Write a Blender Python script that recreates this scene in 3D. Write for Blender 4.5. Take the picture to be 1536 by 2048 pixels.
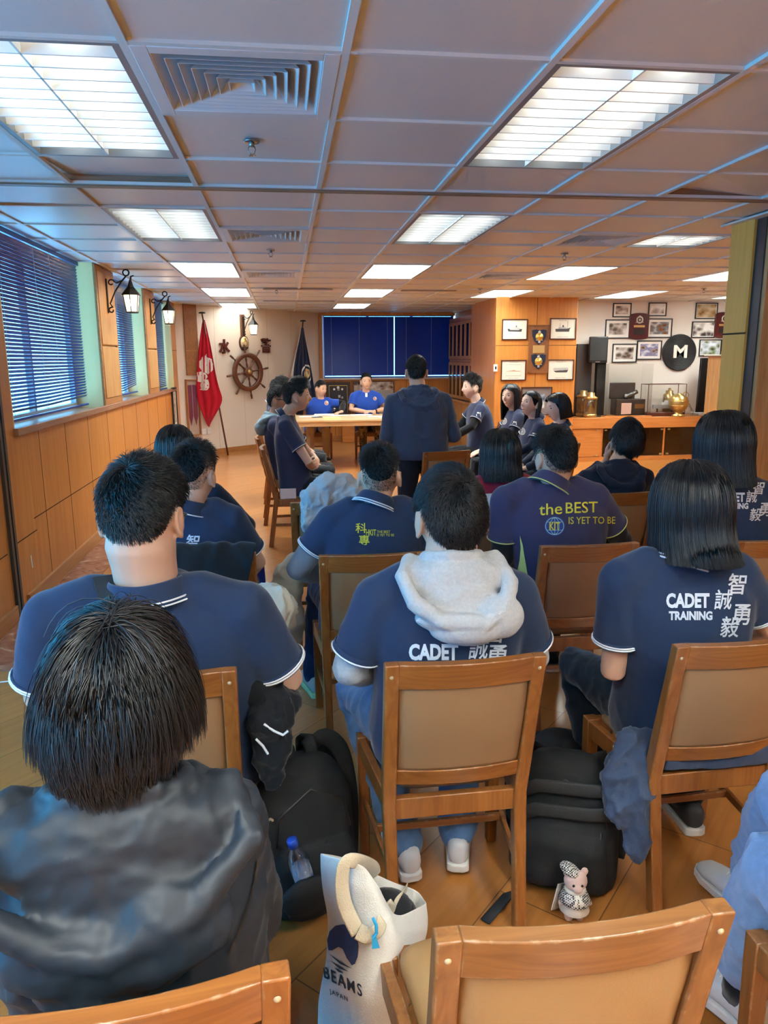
import bpy, bmesh, math, random
import numpy as np
from mathutils import Vector, Matrix, noise
from mathutils.bvhtree import BVHTree

R_ = math.radians
SC = bpy.context.scene
COL = SC.collection
for o_ in list(bpy.data.objects):
    bpy.data.objects.remove(o_)
random.seed(7)
rng = np.random.default_rng(7)

# ------------------------------------------------------------------ camera
CAM_H = 1.65
PITCH, YAW, ROLL = R_(11.7), R_(7.4), 0.006
FOC = 1480.0                                   # focal length in pixels of the 1536 x 2048 frame
_f = Vector((math.sin(YAW)*math.cos(PITCH), math.cos(YAW)*math.cos(PITCH), -math.sin(PITCH)))
_r = Vector((math.cos(YAW), -math.sin(YAW), 0))
_u = _r.cross(_f)
CR = _r*math.cos(ROLL) - _u*math.sin(ROLL)
CU = _u*math.cos(ROLL) + _r*math.sin(ROLL)
CF = _f
CPOS = Vector((0, 0, CAM_H))
cam_d = bpy.data.cameras.new('camera')
cam = bpy.data.objects.new('camera', cam_d)
COL.objects.link(cam)
cam.matrix_world = Matrix(((CR.x, CU.x, -CF.x, CPOS.x), (CR.y, CU.y, -CF.y, CPOS.y), (CR.z, CU.z, -CF.z, CPOS.z), (0, 0, 0, 1)))
cam_d.sensor_fit = 'VERTICAL'
cam_d.sensor_height = 36.0
cam_d.lens = 36.0*FOC/2048.0
cam_d.clip_start = 0.05
SC.camera = cam

def ray(px, py):
    return (CR*((px-768.0)/FOC) - CU*((py-1024.0)/FOC) + CF)
def atz(px, py, z):
    d = ray(px, py); return CPOS + d*((z-CAM_H)/d.z)
def aty(px, py, y):
    d = ray(px, py); return CPOS + d*(y/d.y)
def atx(px, py, x):
    d = ray(px, py); return CPOS + d*(x/d.x)

# ------------------------------------------------------------------ world, light, exposure
W_ = bpy.data.worlds.new('sky'); SC.world = W_
W_.use_nodes = True
bg = W_.node_tree.nodes['Background']
bg.inputs[0].default_value = (0.44, 0.72, 1.0, 1)
bg.inputs[1].default_value = 3.0
SC.view_settings.view_transform = 'Standard'
SC.view_settings.look = 'None'
SC.view_settings.gamma = 1.0
SC.view_settings.use_curve_mapping = False
SC.view_settings.exposure = 2.15
SC.cycles.use_denoising = True
SC.cycles.max_bounces = 7
SC.cycles.diffuse_bounces = 4
SC.cycles.glossy_bounces = 3
SC.cycles.transmission_bounces = 6
SC.cycles.transparent_max_bounces = 12
SC.cycles.sample_clamp_indirect = 6.0
SC.cycles.caustics_reflective = False
SC.cycles.caustics_refractive = False
PANEL_E = 8.5          # ceiling lamps: far rows, nearest row, unseen rows added behind the viewer
TUBE_E = 16.0
TUBE_NEAR = 3.3
PANEL_BACK = 12.0

# portals: they only guide sampling of the sky through the real window openings
def portal(loc, sx, sy, rot):
    l = bpy.data.lights.new('window_portal', 'AREA'); l.shape = 'RECTANGLE'; l.size = sx; l.size_y = sy
    l.cycles.is_portal = True
    o = bpy.data.objects.new('window_portal', l); COL.objects.link(o)
    o.location = loc; o.rotation_euler = rot
portal((-3.3, 0.6, 1.55), 1.9, 6.2, (0, R_(-90), 0))

# ------------------------------------------------------------------ materials
MATS = {}
def mat(name, col, rough=0.6, metal=0.0, spec=0.5, bump=None, var=None, sheen=0.0, emit=None, coat=0.0, alpha=None, trans=0.0):
    """plain Principled material; bump=(scale, strength, detail), var=(scale, amount) colour mottling"""
    if name in MATS: return MATS[name]
    m = bpy.data.materials.new(name); m.use_nodes = True
    nt = m.node_tree; p = nt.nodes['Principled BSDF']
    p.inputs['Base Color'].default_value = (*col, 1)
    p.inputs['Roughness'].default_value = rough
    p.inputs['Metallic'].default_value = metal
    p.inputs['Specular IOR Level'].default_value = spec
    if sheen: p.inputs['Sheen Weight'].default_value = sheen; p.inputs['Sheen Roughness'].default_value = 0.4
    if coat: p.inputs['Coat Weight'].default_value = coat; p.inputs['Coat Roughness'].default_value = 0.15
    if trans: p.inputs['Transmission Weight'].default_value = trans
    if alpha is not None: p.inputs['Alpha'].default_value = alpha
    if emit:
        p.inputs['Emission Color'].default_value = (*emit[0], 1); p.inputs['Emission Strength'].default_value = emit[1]
    if bump or var:
        tc = nt.nodes.new('ShaderNodeTexCoord')
    if var:
        n = nt.nodes.new('ShaderNodeTexNoise'); n.inputs['Scale'].default_value = var[0]; n.inputs['Detail'].default_value = 4
        nt.links.new(tc.outputs['Object'], n.inputs['Vector'])
        mx = nt.nodes.new('ShaderNodeMix'); mx.data_type = 'RGBA'
        a = var[1]
        mx.inputs[6].default_value = (*[c*(1-a) for c in col], 1); mx.inputs[7].default_value = (*[min(1, c*(1+a)) for c in col], 1)
        nt.links.new(n.outputs['Fac'], mx.inputs[0]); nt.links.new(mx.outputs[2], p.inputs['Base Color'])
    if bump:
        n2 = nt.nodes.new('ShaderNodeTexNoise'); n2.inputs['Scale'].default_value = bump[0]
        n2.inputs['Detail'].default_value = bump[2] if len(bump) > 2 else 2
        nt.links.new(tc.outputs['Object'], n2.inputs['Vector'])
        b = nt.nodes.new('ShaderNodeBump'); b.inputs['Strength'].default_value = bump[1]; b.inputs['Distance'].default_value = 0.004
        nt.links.new(n2.outputs['Fac'], b.inputs['Height']); nt.links.new(b.outputs['Normal'], p.inputs['Normal'])
    MATS[name] = m
    return m

def wood(name, c1, c2, rough=0.4, scale=1.0, axis='Z', coat=0.0, spec=0.5, dist=2.0, wear=0.0):
    """streaky wood grain running along AXIS in object space"""
    if name in MATS: return MATS[name]
    m = bpy.data.materials.new(name); m.use_nodes = True
    nt = m.node_tree; p = nt.nodes['Principled BSDF']
    p.inputs['Roughness'].default_value = rough; p.inputs['Specular IOR Level'].default_value = spec
    if coat: p.inputs['Coat Weight'].default_value = coat; p.inputs['Coat Roughness'].default_value = 0.12
    tc = nt.nodes.new('ShaderNodeTexCoord'); mp = nt.nodes.new('ShaderNodeMapping')
    s = {'X': (1.2, 22, 22), 'Y': (22, 1.2, 22), 'Z': (22, 22, 1.2)}[axis]
    mp.inputs['Scale'].default_value = [k*scale for k in s]
    nt.links.new(tc.outputs['Object'], mp.inputs[0])
    n = nt.nodes.new('ShaderNodeTexNoise'); n.inputs['Scale'].default_value = 1.0; n.inputs['Detail'].default_value = 7; n.inputs['Distortion'].default_value = dist
    nt.links.new(mp.outputs[0], n.inputs['Vector'])
    cr = nt.nodes.new('ShaderNodeValToRGB')
    cr.color_ramp.elements[0].position = 0.3; cr.color_ramp.elements[0].color = (*c1, 1)
    cr.color_ramp.elements[1].position = 0.7; cr.color_ramp.elements[1].color = (*c2, 1)
    nt.links.new(n.outputs['Fac'], cr.inputs[0])
    last = cr.outputs[0]
    if wear:
        # scuffed lacquer: pale chips on the edges and random scratches
        g = nt.nodes.new('ShaderNodeNewGeometry')
        bv = nt.nodes.new('ShaderNodeBevel'); bv.samples = 4; bv.inputs['Radius'].default_value = 0.006
        dt = nt.nodes.new('ShaderNodeVectorMath'); dt.operation = 'DOT_PRODUCT'
        nt.links.new(bv.outputs[0], dt.inputs[0]); nt.links.new(g.outputs['Normal'], dt.inputs[1])
        r2 = nt.nodes.new('ShaderNodeValToRGB'); r2.color_ramp.elements[0].position = 0.90; r2.color_ramp.elements[0].color = (1, 1, 1, 1)
        r2.color_ramp.elements[1].position = 0.975; r2.color_ramp.elements[1].color = (0, 0, 0, 1)
        nt.links.new(dt.outputs['Value'], r2.inputs[0])
        n3 = nt.nodes.new('ShaderNodeTexNoise'); n3.inputs['Scale'].default_value = 38; n3.inputs['Detail'].default_value = 5
        nt.links.new(tc.outputs['Object'], n3.inputs['Vector'])
        r3 = nt.nodes.new('ShaderNodeValToRGB'); r3.color_ramp.elements[0].position = 0.52; r3.color_ramp.elements[1].position = 0.62
        nt.links.new(n3.outputs['Fac'], r3.inputs[0])
        ml = nt.nodes.new('ShaderNodeMath'); ml.operation = 'MULTIPLY'
        nt.links.new(r2.outputs[0], ml.inputs[0]); nt.links.new(r3.outputs[0], ml.inputs[1])
        ml2 = nt.nodes.new('ShaderNodeMath'); ml2.operation = 'MULTIPLY'; ml2.inputs[1].default_value = wear
        nt.links.new(ml.outputs[0], ml2.inputs[0])
        mx = nt.nodes.new('ShaderNodeMix'); mx.data_type = 'RGBA'; mx.inputs[7].default_value = (0.62, 0.47, 0.30, 1)
        nt.links.new(ml2.outputs[0], mx.inputs[0]); nt.links.new(last, mx.inputs[6]); last = mx.outputs[2]
    nt.links.new(last, p.inputs['Base Color'])
    b = nt.nodes.new('ShaderNodeBump'); b.inputs['Strength'].default_value = 0.08; b.inputs['Distance'].default_value = 0.002
    nt.links.new(n.outputs['Fac'], b.inputs['Height']); nt.links.new(b.outputs['Normal'], p.inputs['Normal'])
    MATS[name] = m
    return m

def emis(name, col, s):
    if name in MATS: return MATS[name]
    m = bpy.data.materials.new(name); m.use_nodes = True
    nt = m.node_tree; nt.nodes.remove(nt.nodes['Principled BSDF'])
    e = nt.nodes.new('ShaderNodeEmission'); e.inputs[0].default_value = (*col, 1); e.inputs[1].default_value = s
    nt.links.new(e.outputs[0], nt.nodes['Material Output'].inputs[0])
    MATS[name] = m
    return m

def clear_glass(name, tint=(1, 1, 1), refl=0.08, rough=0.02):
    """thin pane: mostly transparent, a little mirror"""
    if name in MATS: return MATS[name]
    m = bpy.data.materials.new(name); m.use_nodes = True
    nt = m.node_tree; nt.nodes.remove(nt.nodes['Principled BSDF'])
    t = nt.nodes.new('ShaderNodeBsdfTransparent'); t.inputs[0].default_value = (*tint, 1)
    g = nt.nodes.new('ShaderNodeBsdfGlossy'); g.inputs['Roughness'].default_value = rough
    f = nt.nodes.new('ShaderNodeLayerWeight'); f.inputs[0].default_value = 0.12
    a = nt.nodes.new('ShaderNodeMath'); a.operation = 'MULTIPLY_ADD'; a.inputs[1].default_value = 0.7; a.inputs[2].default_value = refl; a.use_clamp = True
    nt.links.new(f.outputs['Facing'], a.inputs[0])
    mx = nt.nodes.new('ShaderNodeMixShader')
    nt.links.new(a.outputs[0], mx.inputs[0]); nt.links.new(t.outputs[0], mx.inputs[1]); nt.links.new(g.outputs[0], mx.inputs[2])
    nt.links.new(mx.outputs[0], nt.nodes['Material Output'].inputs[0])
    MATS[name] = m
    return m
# ------------------------------------------------------------------ mesh helpers
def V(*a): return Vector(a)

class MB:
    """collects shapes and links them as ONE mesh object"""
    def __init__(self):
        self.v = []; self.f = []; self.mi = []
    def add(self, vs, fs, mi=0, M=None):
        b = len(self.v)
        if M is not None: vs = [M @ Vector(p) for p in vs]
        self.v.extend([tuple(p) for p in vs])
        for f in fs:
            self.f.append(tuple(i+b for i in f)); self.mi.append(mi)
        return self
    def box(self, c, s, M=None, mi=0):
        x, y, z = s[0]/2, s[1]/2, s[2]/2
        vs = [Vector(c)+Vector(p) for p in ((-x,-y,-z),(x,-y,-z),(x,y,-z),(-x,y,-z),(-x,-y,z),(x,-y,z),(x,y,z),(-x,y,z))]
        return self.add(vs, [(0,3,2,1),(4,5,6,7),(0,1,5,4),(1,2,6,5),(2,3,7,6),(3,0,4,7)], mi, M)
    def box2(self, a, b, M=None, mi=0):
        return self.box([(a[i]+b[i])/2 for i in range(3)], [abs(b[i]-a[i]) for i in range(3)], M, mi)
    def hexa(self, bot, top, mi=0, M=None):
        """8 corners: bottom loop (4) and top loop (4), counter-clockwise seen from above"""
        return self.add(list(bot)+list(top), [(0,3,2,1),(4,5,6,7),(0,1,5,4),(1,2,6,5),(2,3,7,6),(3,0,4,7)], mi, M)
    def bar(self, p, q, w, h, up=(0,0,1), mi=0, M=None):
        p, q = Vector(p), Vector(q); d = (q-p).normalized(); up = Vector(up)
        s = d.cross(up)
        if s.length < 1e-5: s = d.cross(Vector((1,0,0)))
        s.normalize(); u = s.cross(d)
        a = [p-s*w/2-u*h/2, p+s*w/2-u*h/2, p+s*w/2+u*h/2, p-s*w/2+u*h/2]
        b = [x+(q-p) for x in a]
        return self.add(a+b, [(0,1,2,3),(4,7,6,5),(0,4,5,1),(1,5,6,2),(2,6,7,3),(3,7,4,0)], mi, M)
    def loft(self, rings, cap=True, closed=False, mi=0, M=None, wrap=True):
        n = len(rings[0]); vs = [p for r in rings for p in r]; fs = []
        m = len(rings)
        for i in range(m if closed else m-1):
            j = (i+1) % m
            for k in range(n if wrap else n-1):
                l = (k+1) % n
                fs.append((i*n+k, i*n+l, j*n+l, j*n+k))
        if cap and not closed and wrap:
            fs.append(tuple(range(n-1, -1, -1))); fs.append(tuple((m-1)*n+k for k in range(n)))
        return self.add(vs, fs, mi, M)
    def tube(self, pts, r, n=8, mi=0, M=None, cap=True, closed=False, flat=None, round_ends=False, up=None):
        pts = [Vector(p) for p in pts]; m = len(pts)
        rs = list(r) if isinstance(r, (list, tuple)) else [r]*m
        if round_ends:
            d0 = (pts[0]-pts[1]).normalized(); d1 = (pts[-1]-pts[-2]).normalized()
            A = [pts[0]+d0*rs[0]*k for k in (0.97, 0.8, 0.5)]; B = [pts[-1]+d1*rs[-1]*k for k in (0.5, 0.8, 0.97)]
            ra = [rs[0]*math.sqrt(max(0.0, 1-k*k)) for k in (0.97, 0.8, 0.5)]; rb = [rs[-1]*math.sqrt(max(0.0, 1-k*k)) for k in (0.5, 0.8, 0.97)]
            pts = A+pts+B; rs = ra+rs+rb; m = len(pts)
        T = []
        for i in range(m):
            a = pts[i-1] if (i > 0 or closed) else pts[i]; b = pts[(i+1) % m] if (i < m-1 or closed) else pts[i]
            t = (b-a); T.append(t.normalized() if t.length > 1e-9 else Vector((0,0,1)))
        u = Vector(up) if up is not None else (Vector((0,0,1)) if abs(T[0].z) < 0.9 else Vector((0,1,0)))
        rings = []
        for i in range(m):
            u = u - T[i]*u.dot(T[i])
            if u.length < 1e-6: u = T[i].orthogonal()
            u.normalize(); s = T[i].cross(u)
            fa, fb = flat if flat else (1, 1)
            rings.append([pts[i]+s*(math.cos(2*math.pi*k/n)*rs[i]*fa)+u*(math.sin(2*math.pi*k/n)*rs[i]*fb) for k in range(n)])
            if up is not None: u = Vector(up)
        return self.loft(rings, cap, closed, mi, M)
    def lathe(self, prof, n=24, mi=0, M=None, cap=True):
        rings = [[(r*math.cos(2*math.pi*k/n), r*math.sin(2*math.pi*k/n), z) for k in range(n)] for r, z in prof]
        return self.loft(rings, cap, False, mi, M)
    def ell(self, c, r, M=None, n=16, m=10, mi=0):
        c = Vector(c); rings = []
        for i in range(1, m):
            a = math.pi*i/m
            rings.append([c+Vector((r[0]*math.sin(a)*math.cos(2*math.pi*k/n), r[1]*math.sin(a)*math.sin(2*math.pi*k/n), -r[2]*math.cos(a))) for k in range(n)])
        return self.loft(rings, True, False, mi, M)
    def prism(self, poly, z0, z1, mi=0, M=None):
        n = len(poly)
        vs = [(x, y, z0) for x, y in poly]+[(x, y, z1) for x, y in poly]
        fs = [tuple(range(n-1, -1, -1)), tuple(range(n, 2*n))]+[(k, (k+1) % n, n+(k+1) % n, n+k) for k in range(n)]
        return self.add(vs, fs, mi, M)
    def mesh(self, name):
        me = bpy.data.meshes.new(name)
        me.from_pydata(self.v, [], self.f)
        me.polygons.foreach_set('material_index', self.mi)
        me.update()
        return me
    def build(self, name, mats, parent=None, smooth=False, bevel=0.0, seg=2, fix=True):
        me = self.mesh(name)
        if fix:
            b = bmesh.new(); b.from_mesh(me); bmesh.ops.recalc_face_normals(b, faces=b.faces); b.to_mesh(me); b.free()
        return link_mesh(name, me, mats, parent, smooth, bevel, seg)

def link_mesh(name, me, mats, parent=None, smooth=False, bevel=0.0, seg=2):
    me.name = name
    for m in (mats if isinstance(mats, (list, tuple)) else [mats]):
        me.materials.append(m)
    if smooth: me.polygons.foreach_set('use_smooth', [True]*len(me.polygons))
    o = bpy.data.objects.new(name, me); COL.objects.link(o)
    if parent is not None: o.parent = parent
    if bevel:
        b = o.modifiers.new('bevel', 'BEVEL'); b.width = bevel; b.segments = seg; b.limit_method = 'ANGLE'; b.angle_limit = R_(40)
        me.polygons.foreach_set('use_smooth', [True]*len(me.polygons))
        if hasattr(me, 'set_sharp_from_angle'): me.set_sharp_from_angle(angle=R_(35))
    return o

def tag(o, label=None, cat=None, group=None, kind=None):
    if label: o['label'] = label
    if cat: o['category'] = cat
    if group: o['group'] = group
    if kind: o['kind'] = kind
    return o
def thing(name, label, cat, loc=(0, 0, 0), rz=0.0, group=None):
    o = bpy.data.objects.new(name, None); COL.objects.link(o)
    o.empty_display_size = 0.1
    o.location = loc; o.rotation_euler = (0, 0, rz)
    return tag(o, label, cat, group)
def struct(o):
    o['kind'] = 'structure'; return o
def dup(root, loc, rz, label=None, group=None):
    r = root.copy(); COL.objects.link(r); r.location = loc; r.rotation_euler = (0, 0, rz)
    if label: r['label'] = label
    if group: r['group'] = group
    for ch in list(root.children):
        c = ch.copy(); COL.objects.link(c); c.parent = r
        for g in ch.children:
            d = g.copy(); COL.objects.link(d); d.parent = c
    return r

def remesh(mb, voxel=0.008, smooth=4, factor=0.5):
    """one continuous skin over all the overlapping closed shapes of MB"""
    me = mb.mesh('tmp'); b = bmesh.new(); b.from_mesh(me); bmesh.ops.recalc_face_normals(b, faces=b.faces); b.to_mesh(me); b.free()
    o = bpy.data.objects.new('tmp', me); COL.objects.link(o)
    r = o.modifiers.new('r', 'REMESH'); r.mode = 'VOXEL'; r.voxel_size = voxel
    if smooth:
        s = o.modifiers.new('s', 'SMOOTH'); s.iterations = smooth; s.factor = factor
    dg = bpy.context.evaluated_depsgraph_get(); dg.update()
    out = bpy.data.meshes.new_from_object(o.evaluated_get(dg))
    bpy.data.objects.remove(o); bpy.data.meshes.remove(me)
    return out
def displace(me, fn):
    """move every vertex along its normal by fn(co, normal)"""
    n = len(me.vertices)
    co = np.empty(n*3); me.vertices.foreach_get('co', co); co = co.reshape(-1, 3)
    no = np.empty(n*3); me.vertices.foreach_get('normal', no); no = no.reshape(-1, 3)
    d = np.array([fn(Vector(co[i]), Vector(no[i])) for i in range(n)])
    me.vertices.foreach_set('co', (co+no*d[:, None]).ravel()); me.update()
def mesh_co(me):
    n = len(me.vertices); co = np.empty(n*3); me.vertices.foreach_get('co', co); return co.reshape(-1, 3)
def set_co(me, co):
    me.vertices.foreach_set('co', np.asarray(co).ravel()); me.update()
def add_mod_subsurf(o, lv=1):
    s = o.modifiers.new('sub', 'SUBSURF'); s.levels = lv; s.render_levels = lv
    return o

def text_mesh(body, size=1.0, align='LEFT', shear=0.0, bold=0.0, space=1.0, xs=1.0, grid=None):
    """flat lettering as (verts2d, faces), lower-left origin (or centred)"""
    c = bpy.data.curves.new('txt', 'FONT'); c.body = body; c.size = size; c.align_x = align; c.shear = shear; c.offset = bold
    c.space_character = space; c.resolution_u = 3
    o = bpy.data.objects.new('txt', c); COL.objects.link(o)
    dg = bpy.context.evaluated_depsgraph_get(); dg.update()
    me = bpy.data.meshes.new_from_object(o.evaluated_get(dg))
    bpy.data.objects.remove(o); bpy.data.curves.remove(c)
    vs = [(v.co.x*xs, v.co.y) for v in me.vertices]; fs = [tuple(p.vertices) for p in me.polygons]
    bpy.data.meshes.remove(me)
    return (cut_grid(vs, fs, grid) if grid else (vs, fs))
def cut_grid(vs, fs, g):
    b = bmesh.new()
    bv = [b.verts.new((x, y, 0)) for x, y in vs]
    for f in fs:
        try: b.faces.new([bv[i] for i in f])
        except ValueError: pass
    if vs:
        for ax in (0, 1):
            lo = min(p[ax] for p in vs); hi = max(p[ax] for p in vs); k = lo+g
            while k < hi:
                co = [0, 0, 0]; no = [0, 0, 0]; co[ax] = k; no[ax] = 1
                bmesh.ops.bisect_plane(b, geom=b.verts[:]+b.edges[:]+b.faces[:], plane_co=co, plane_no=no, dist=1e-6)
                k += g
    b.verts.index_update()
    out = ([(v.co.x, v.co.y) for v in b.verts], [tuple(v.index for v in f.verts) for f in b.faces])
    b.free()
    return out
def merge2d(*parts):
    V2, F2 = [], []
    for vs, fs in parts:
        b = len(V2); V2 += list(vs); F2 += [tuple(i+b for i in f) for f in fs]
    return V2, F2
def move2d(p, dx=0, dy=0, s=1.0, rot=0.0):
    c, q = math.cos(rot), math.sin(rot)
    return [(dx+s*(x*c-y*q), dy+s*(x*q+y*c)) for x, y in p[0]], p[1]
def disc2d(r, n=32, r0=0.0, g=None):
    if r0: 
        vs = [(r*math.cos(2*math.pi*k/n), r*math.sin(2*math.pi*k/n)) for k in range(n)]+[(r0*math.cos(2*math.pi*k/n), r0*math.sin(2*math.pi*k/n)) for k in range(n)]
        fs = [(k, (k+1) % n, n+(k+1) % n, n+k) for k in range(n)]
    else:
        vs = [(0, 0)]+[(r*math.cos(2*math.pi*k/n), r*math.sin(2*math.pi*k/n)) for k in range(n)]
        fs = [(0, 1+k, 1+(k+1) % n) for k in range(n)]
    return cut_grid(vs, fs, g) if g else (vs, fs)
def poly2d(pts, g=None):
    return cut_grid(pts, [tuple(range(len(pts)))], g) if g else (list(pts), [tuple(range(len(pts)))])
def flat_obj(name, shp, M, m, parent=None, off=0.0):
    """2-D shape laid on the plane of matrix M (x, y axes), lifted OFF along its z"""
    me = bpy.data.meshes.new(name)
    me.from_pydata([M @ Vector((x, y, off)) for x, y in shp[0]], [], shp[1]); me.update()
    return link_mesh(name, me, m, parent)
def decal(name, shp, to_pix, bvh, inv, m, parent, off=0.002):
    """print laid on a cloth: each 2-D point is dropped on the surface it covers and stays there"""
    vs = []; ok = []
    for x, y in shp[0]:
        px, py = to_pix(x, y)
        d = (inv.to_3x3() @ ray(px, py)).normalized(); o = inv @ CPOS
        h = bvh.ray_cast(o, d)
        if h[0] is None: vs.append(Vector()); ok.append(False)
        else:
            n = h[1] if h[1].dot(d) < 0 else -h[1]
            vs.append(h[0]+n*off); ok.append(True)
    fs = [f for f in shp[1] if all(ok[i] for i in f) and max((vs[i]-vs[f[0]]).length for i in f) < 0.08]
    used = sorted({i for f in fs for i in f}); ix = {k: i for i, k in enumerate(used)}
    if not fs: return None
    me = bpy.data.meshes.new(name); me.from_pydata([vs[i] for i in used], [], [tuple(ix[i] for i in f) for f in fs]); me.update()
    return link_mesh(name, me, m, parent)
def pixframe(p0, px, py):
    """unit square -> pixels: origin p0, x axis to px, y axis to py"""
    return lambda x, y: (p0[0]+x*(px[0]-p0[0])+y*(py[0]-p0[0]), p0[1]+x*(px[1]-p0[1])+y*(py[1]-p0[1]))
def plane_M(o, xdir, ydir):
    x = Vector(xdir).normalized(); y = Vector(ydir).normalized(); z = x.cross(y)
    return Matrix(((x.x, y.x, z.x, o[0]), (x.y, y.y, z.y, o[1]), (x.z, y.z, z.z, o[2]), (0, 0, 0, 1)))

def spl(pts, n=24):
    """smooth curve through the points"""
    P = [Vector(p) for p in pts]; k = len(P)-1; out = []
    for j in range(n):
        x = k*j/(n-1); i = min(int(x), k-1); f = x-i; a, b, c, d = P[max(i-1, 0)], P[i], P[i+1], P[min(i+2, k)]
        out.append(0.5*((2*b)+(c-a)*f+(2*a-5*b+4*c-d)*f*f+(3*b-a-3*c+d)*f**3))
    return out
def splr(r, n=24): return [float(np.interp(j/(n-1)*(len(r)-1), range(len(r)), r)) for j in range(n)]
# ------------------------------------------------------------------ room shell
CEIL = 2.55
XL = -1.78
WALLW = wood('wall_veneer', (0.50, 0.185, 0.035), (0.62, 0.25, 0.055), rough=0.42, scale=0.7, axis='Z', coat=0.15)
WOODL = wood('light_veneer', (0.42, 0.20, 0.065), (0.60, 0.33, 0.13), rough=0.5, scale=1.2, axis='Z')
WOODB = wood('brown_veneer', (0.26, 0.10, 0.035), (0.36, 0.155, 0.06), rough=0.45, scale=0.8, axis='Z')
WOODOLIVE = wood('olive_veneer', (0.78, 0.40, 0.07), (0.86, 0.47, 0.10), rough=0.5, scale=0.7, axis='Z')
WOODD = wood('dark_wood', (0.055, 0.016, 0.008), (0.11, 0.035, 0.016), rough=0.35, scale=1.0, axis='Z')
TRIMW = wood('trim_wood', (0.36, 0.15, 0.045), (0.48, 0.22, 0.075), rough=0.42, scale=0.8, axis='Y')
WHITEP = mat('cream_plaster', (0.72, 0.62, 0.53), 0.8, bump=(60, 0.05))
WHITEP2 = mat('white_plaster', (0.74, 0.68, 0.62), 0.8, bump=(60, 0.05))
BLACK = mat('black_metal', (0.012, 0.011, 0.010), 0.45, 0.0)
SEAM = mat('seam_dark', (0.05, 0.02, 0.008), 0.9)  # dark joints between wood panels
CREAM = mat('reveal_paint', (0.85, 0.66, 0.30), 0.6)
GREYMET = mat('track_metal', (0.07, 0.075, 0.08), 0.4, 0.6)

def floor_material():
    m = bpy.data.materials.new('parquet'); m.use_nodes = True; nt = m.node_tree; p = nt.nodes['Principled BSDF']
    tc = nt.nodes.new('ShaderNodeTexCoord')
    mp = nt.nodes.new('ShaderNodeMapping'); mp.inputs['Rotation'].default_value = (0, 0, R_(-47))
    nt.links.new(tc.outputs['Object'], mp.inputs[0])
    br = nt.nodes.new('ShaderNodeTexBrick'); br.offset = 0.5
    br.inputs['Scale'].default_value = 1.0; br.inputs['Brick Width'].default_value = 1.25; br.inputs['Row Height'].default_value = 0.30
    br.inputs['Mortar Size'].default_value = 0.0022; br.inputs['Mortar Smooth'].default_value = 0.3
    br.inputs['Color1'].default_value = (0.43, 0.165, 0.036, 1); br.inputs['Color2'].default_value = (0.51, 0.205, 0.050, 1)
    br.inputs['Mortar'].default_value = (0.15, 0.06, 0.02, 1)
    nt.links.new(mp.outputs[0], br.inputs['Vector'])
    m2 = nt.nodes.new('ShaderNodeMapping'); m2.inputs['Scale'].default_value = (1.4, 26, 1)
    nt.links.new(mp.outputs[0], m2.inputs[0])
    n = nt.nodes.new('ShaderNodeTexNoise'); n.inputs['Scale'].default_value = 1.0; n.inputs['Detail'].default_value = 6; n.inputs['Distortion'].default_value = 1.0
    nt.links.new(m2.outputs[0], n.inputs['Vector'])
    mx = nt.nodes.new('ShaderNodeMix'); mx.data_type = 'RGBA'; mx.blend_type = 'MULTIPLY'; mx.inputs[0].default_value = 0.55
    cr = nt.nodes.new('ShaderNodeValToRGB'); cr.color_ramp.elements[0].position = 0.3; cr.color_ramp.elements[0].color = (0.62, 0.55, 0.5, 1)
    cr.color_ramp.elements[1].position = 0.7; cr.color_ramp.elements[1].color = (1, 1, 1, 1)
    nt.links.new(n.outputs['Fac'], cr.inputs[0])
    nt.links.new(br.outputs['Color'], mx.inputs[6]); nt.links.new(cr.outputs[0], mx.inputs[7])
    nt.links.new(mx.outputs[2], p.inputs['Base Color'])
    p.inputs['Roughness'].default_value = 0.30; p.inputs['Specular IOR Level'].default_value = 0.5
    p.inputs['Coat Weight'].default_value = 0.45; p.inputs['Coat Roughness'].default_value = 0.14
    n2 = nt.nodes.new('ShaderNodeTexNoise'); n2.inputs['Scale'].default_value = 9; n2.inputs['Detail'].default_value = 3
    nt.links.new(tc.outputs['Object'], n2.inputs['Vector'])
    b = nt.nodes.new('ShaderNodeBump'); b.inputs['Strength'].default_value = 0.06; b.inputs['Distance'].default_value = 0.01
    nt.links.new(n2.outputs['Fac'], b.inputs['Height']); nt.links.new(b.outputs['Normal'], p.inputs['Normal'])
    return m
def marble_material():
    m = bpy.data.materials.new('red_marble'); m.use_nodes = True; nt = m.node_tree; p = nt.nodes['Principled BSDF']
    tc = nt.nodes.new('ShaderNodeTexCoord')
    n = nt.nodes.new('ShaderNodeTexNoise'); n.inputs['Scale'].default_value = 6; n.inputs['Detail'].default_value = 8; n.inputs['Distortion'].default_value = 2.5
    nt.links.new(tc.outputs['Object'], n.inputs['Vector'])
    cr = nt.nodes.new('ShaderNodeValToRGB')
    cr.color_ramp.elements[0].position = 0.35; cr.color_ramp.elements[0].color = (0.26, 0.10, 0.06, 1)
    cr.color_ramp.elements[1].position = 0.62; cr.color_ramp.elements[1].color = (0.42, 0.20, 0.13, 1)
    e = cr.color_ramp.elements.new(0.70); e.color = (0.62, 0.45, 0.30, 1)
    nt.links.new(n.outputs['Fac'], cr.inputs[0]); nt.links.new(cr.outputs[0], p.inputs['Base Color'])
    p.inputs['Roughness'].default_value = 0.25
    return m

fl = MB().box2((-3.4, -3.4, -0.12), (8.6, 15.4, 0.0)).build('floor', floor_material())
struct(fl)
st = MB(); st.box2((XL+0.03, 4.0, 0.0), (XL+0.30, 13.0, 0.004)); struct(st.build('trim_1', marble_material()))

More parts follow.
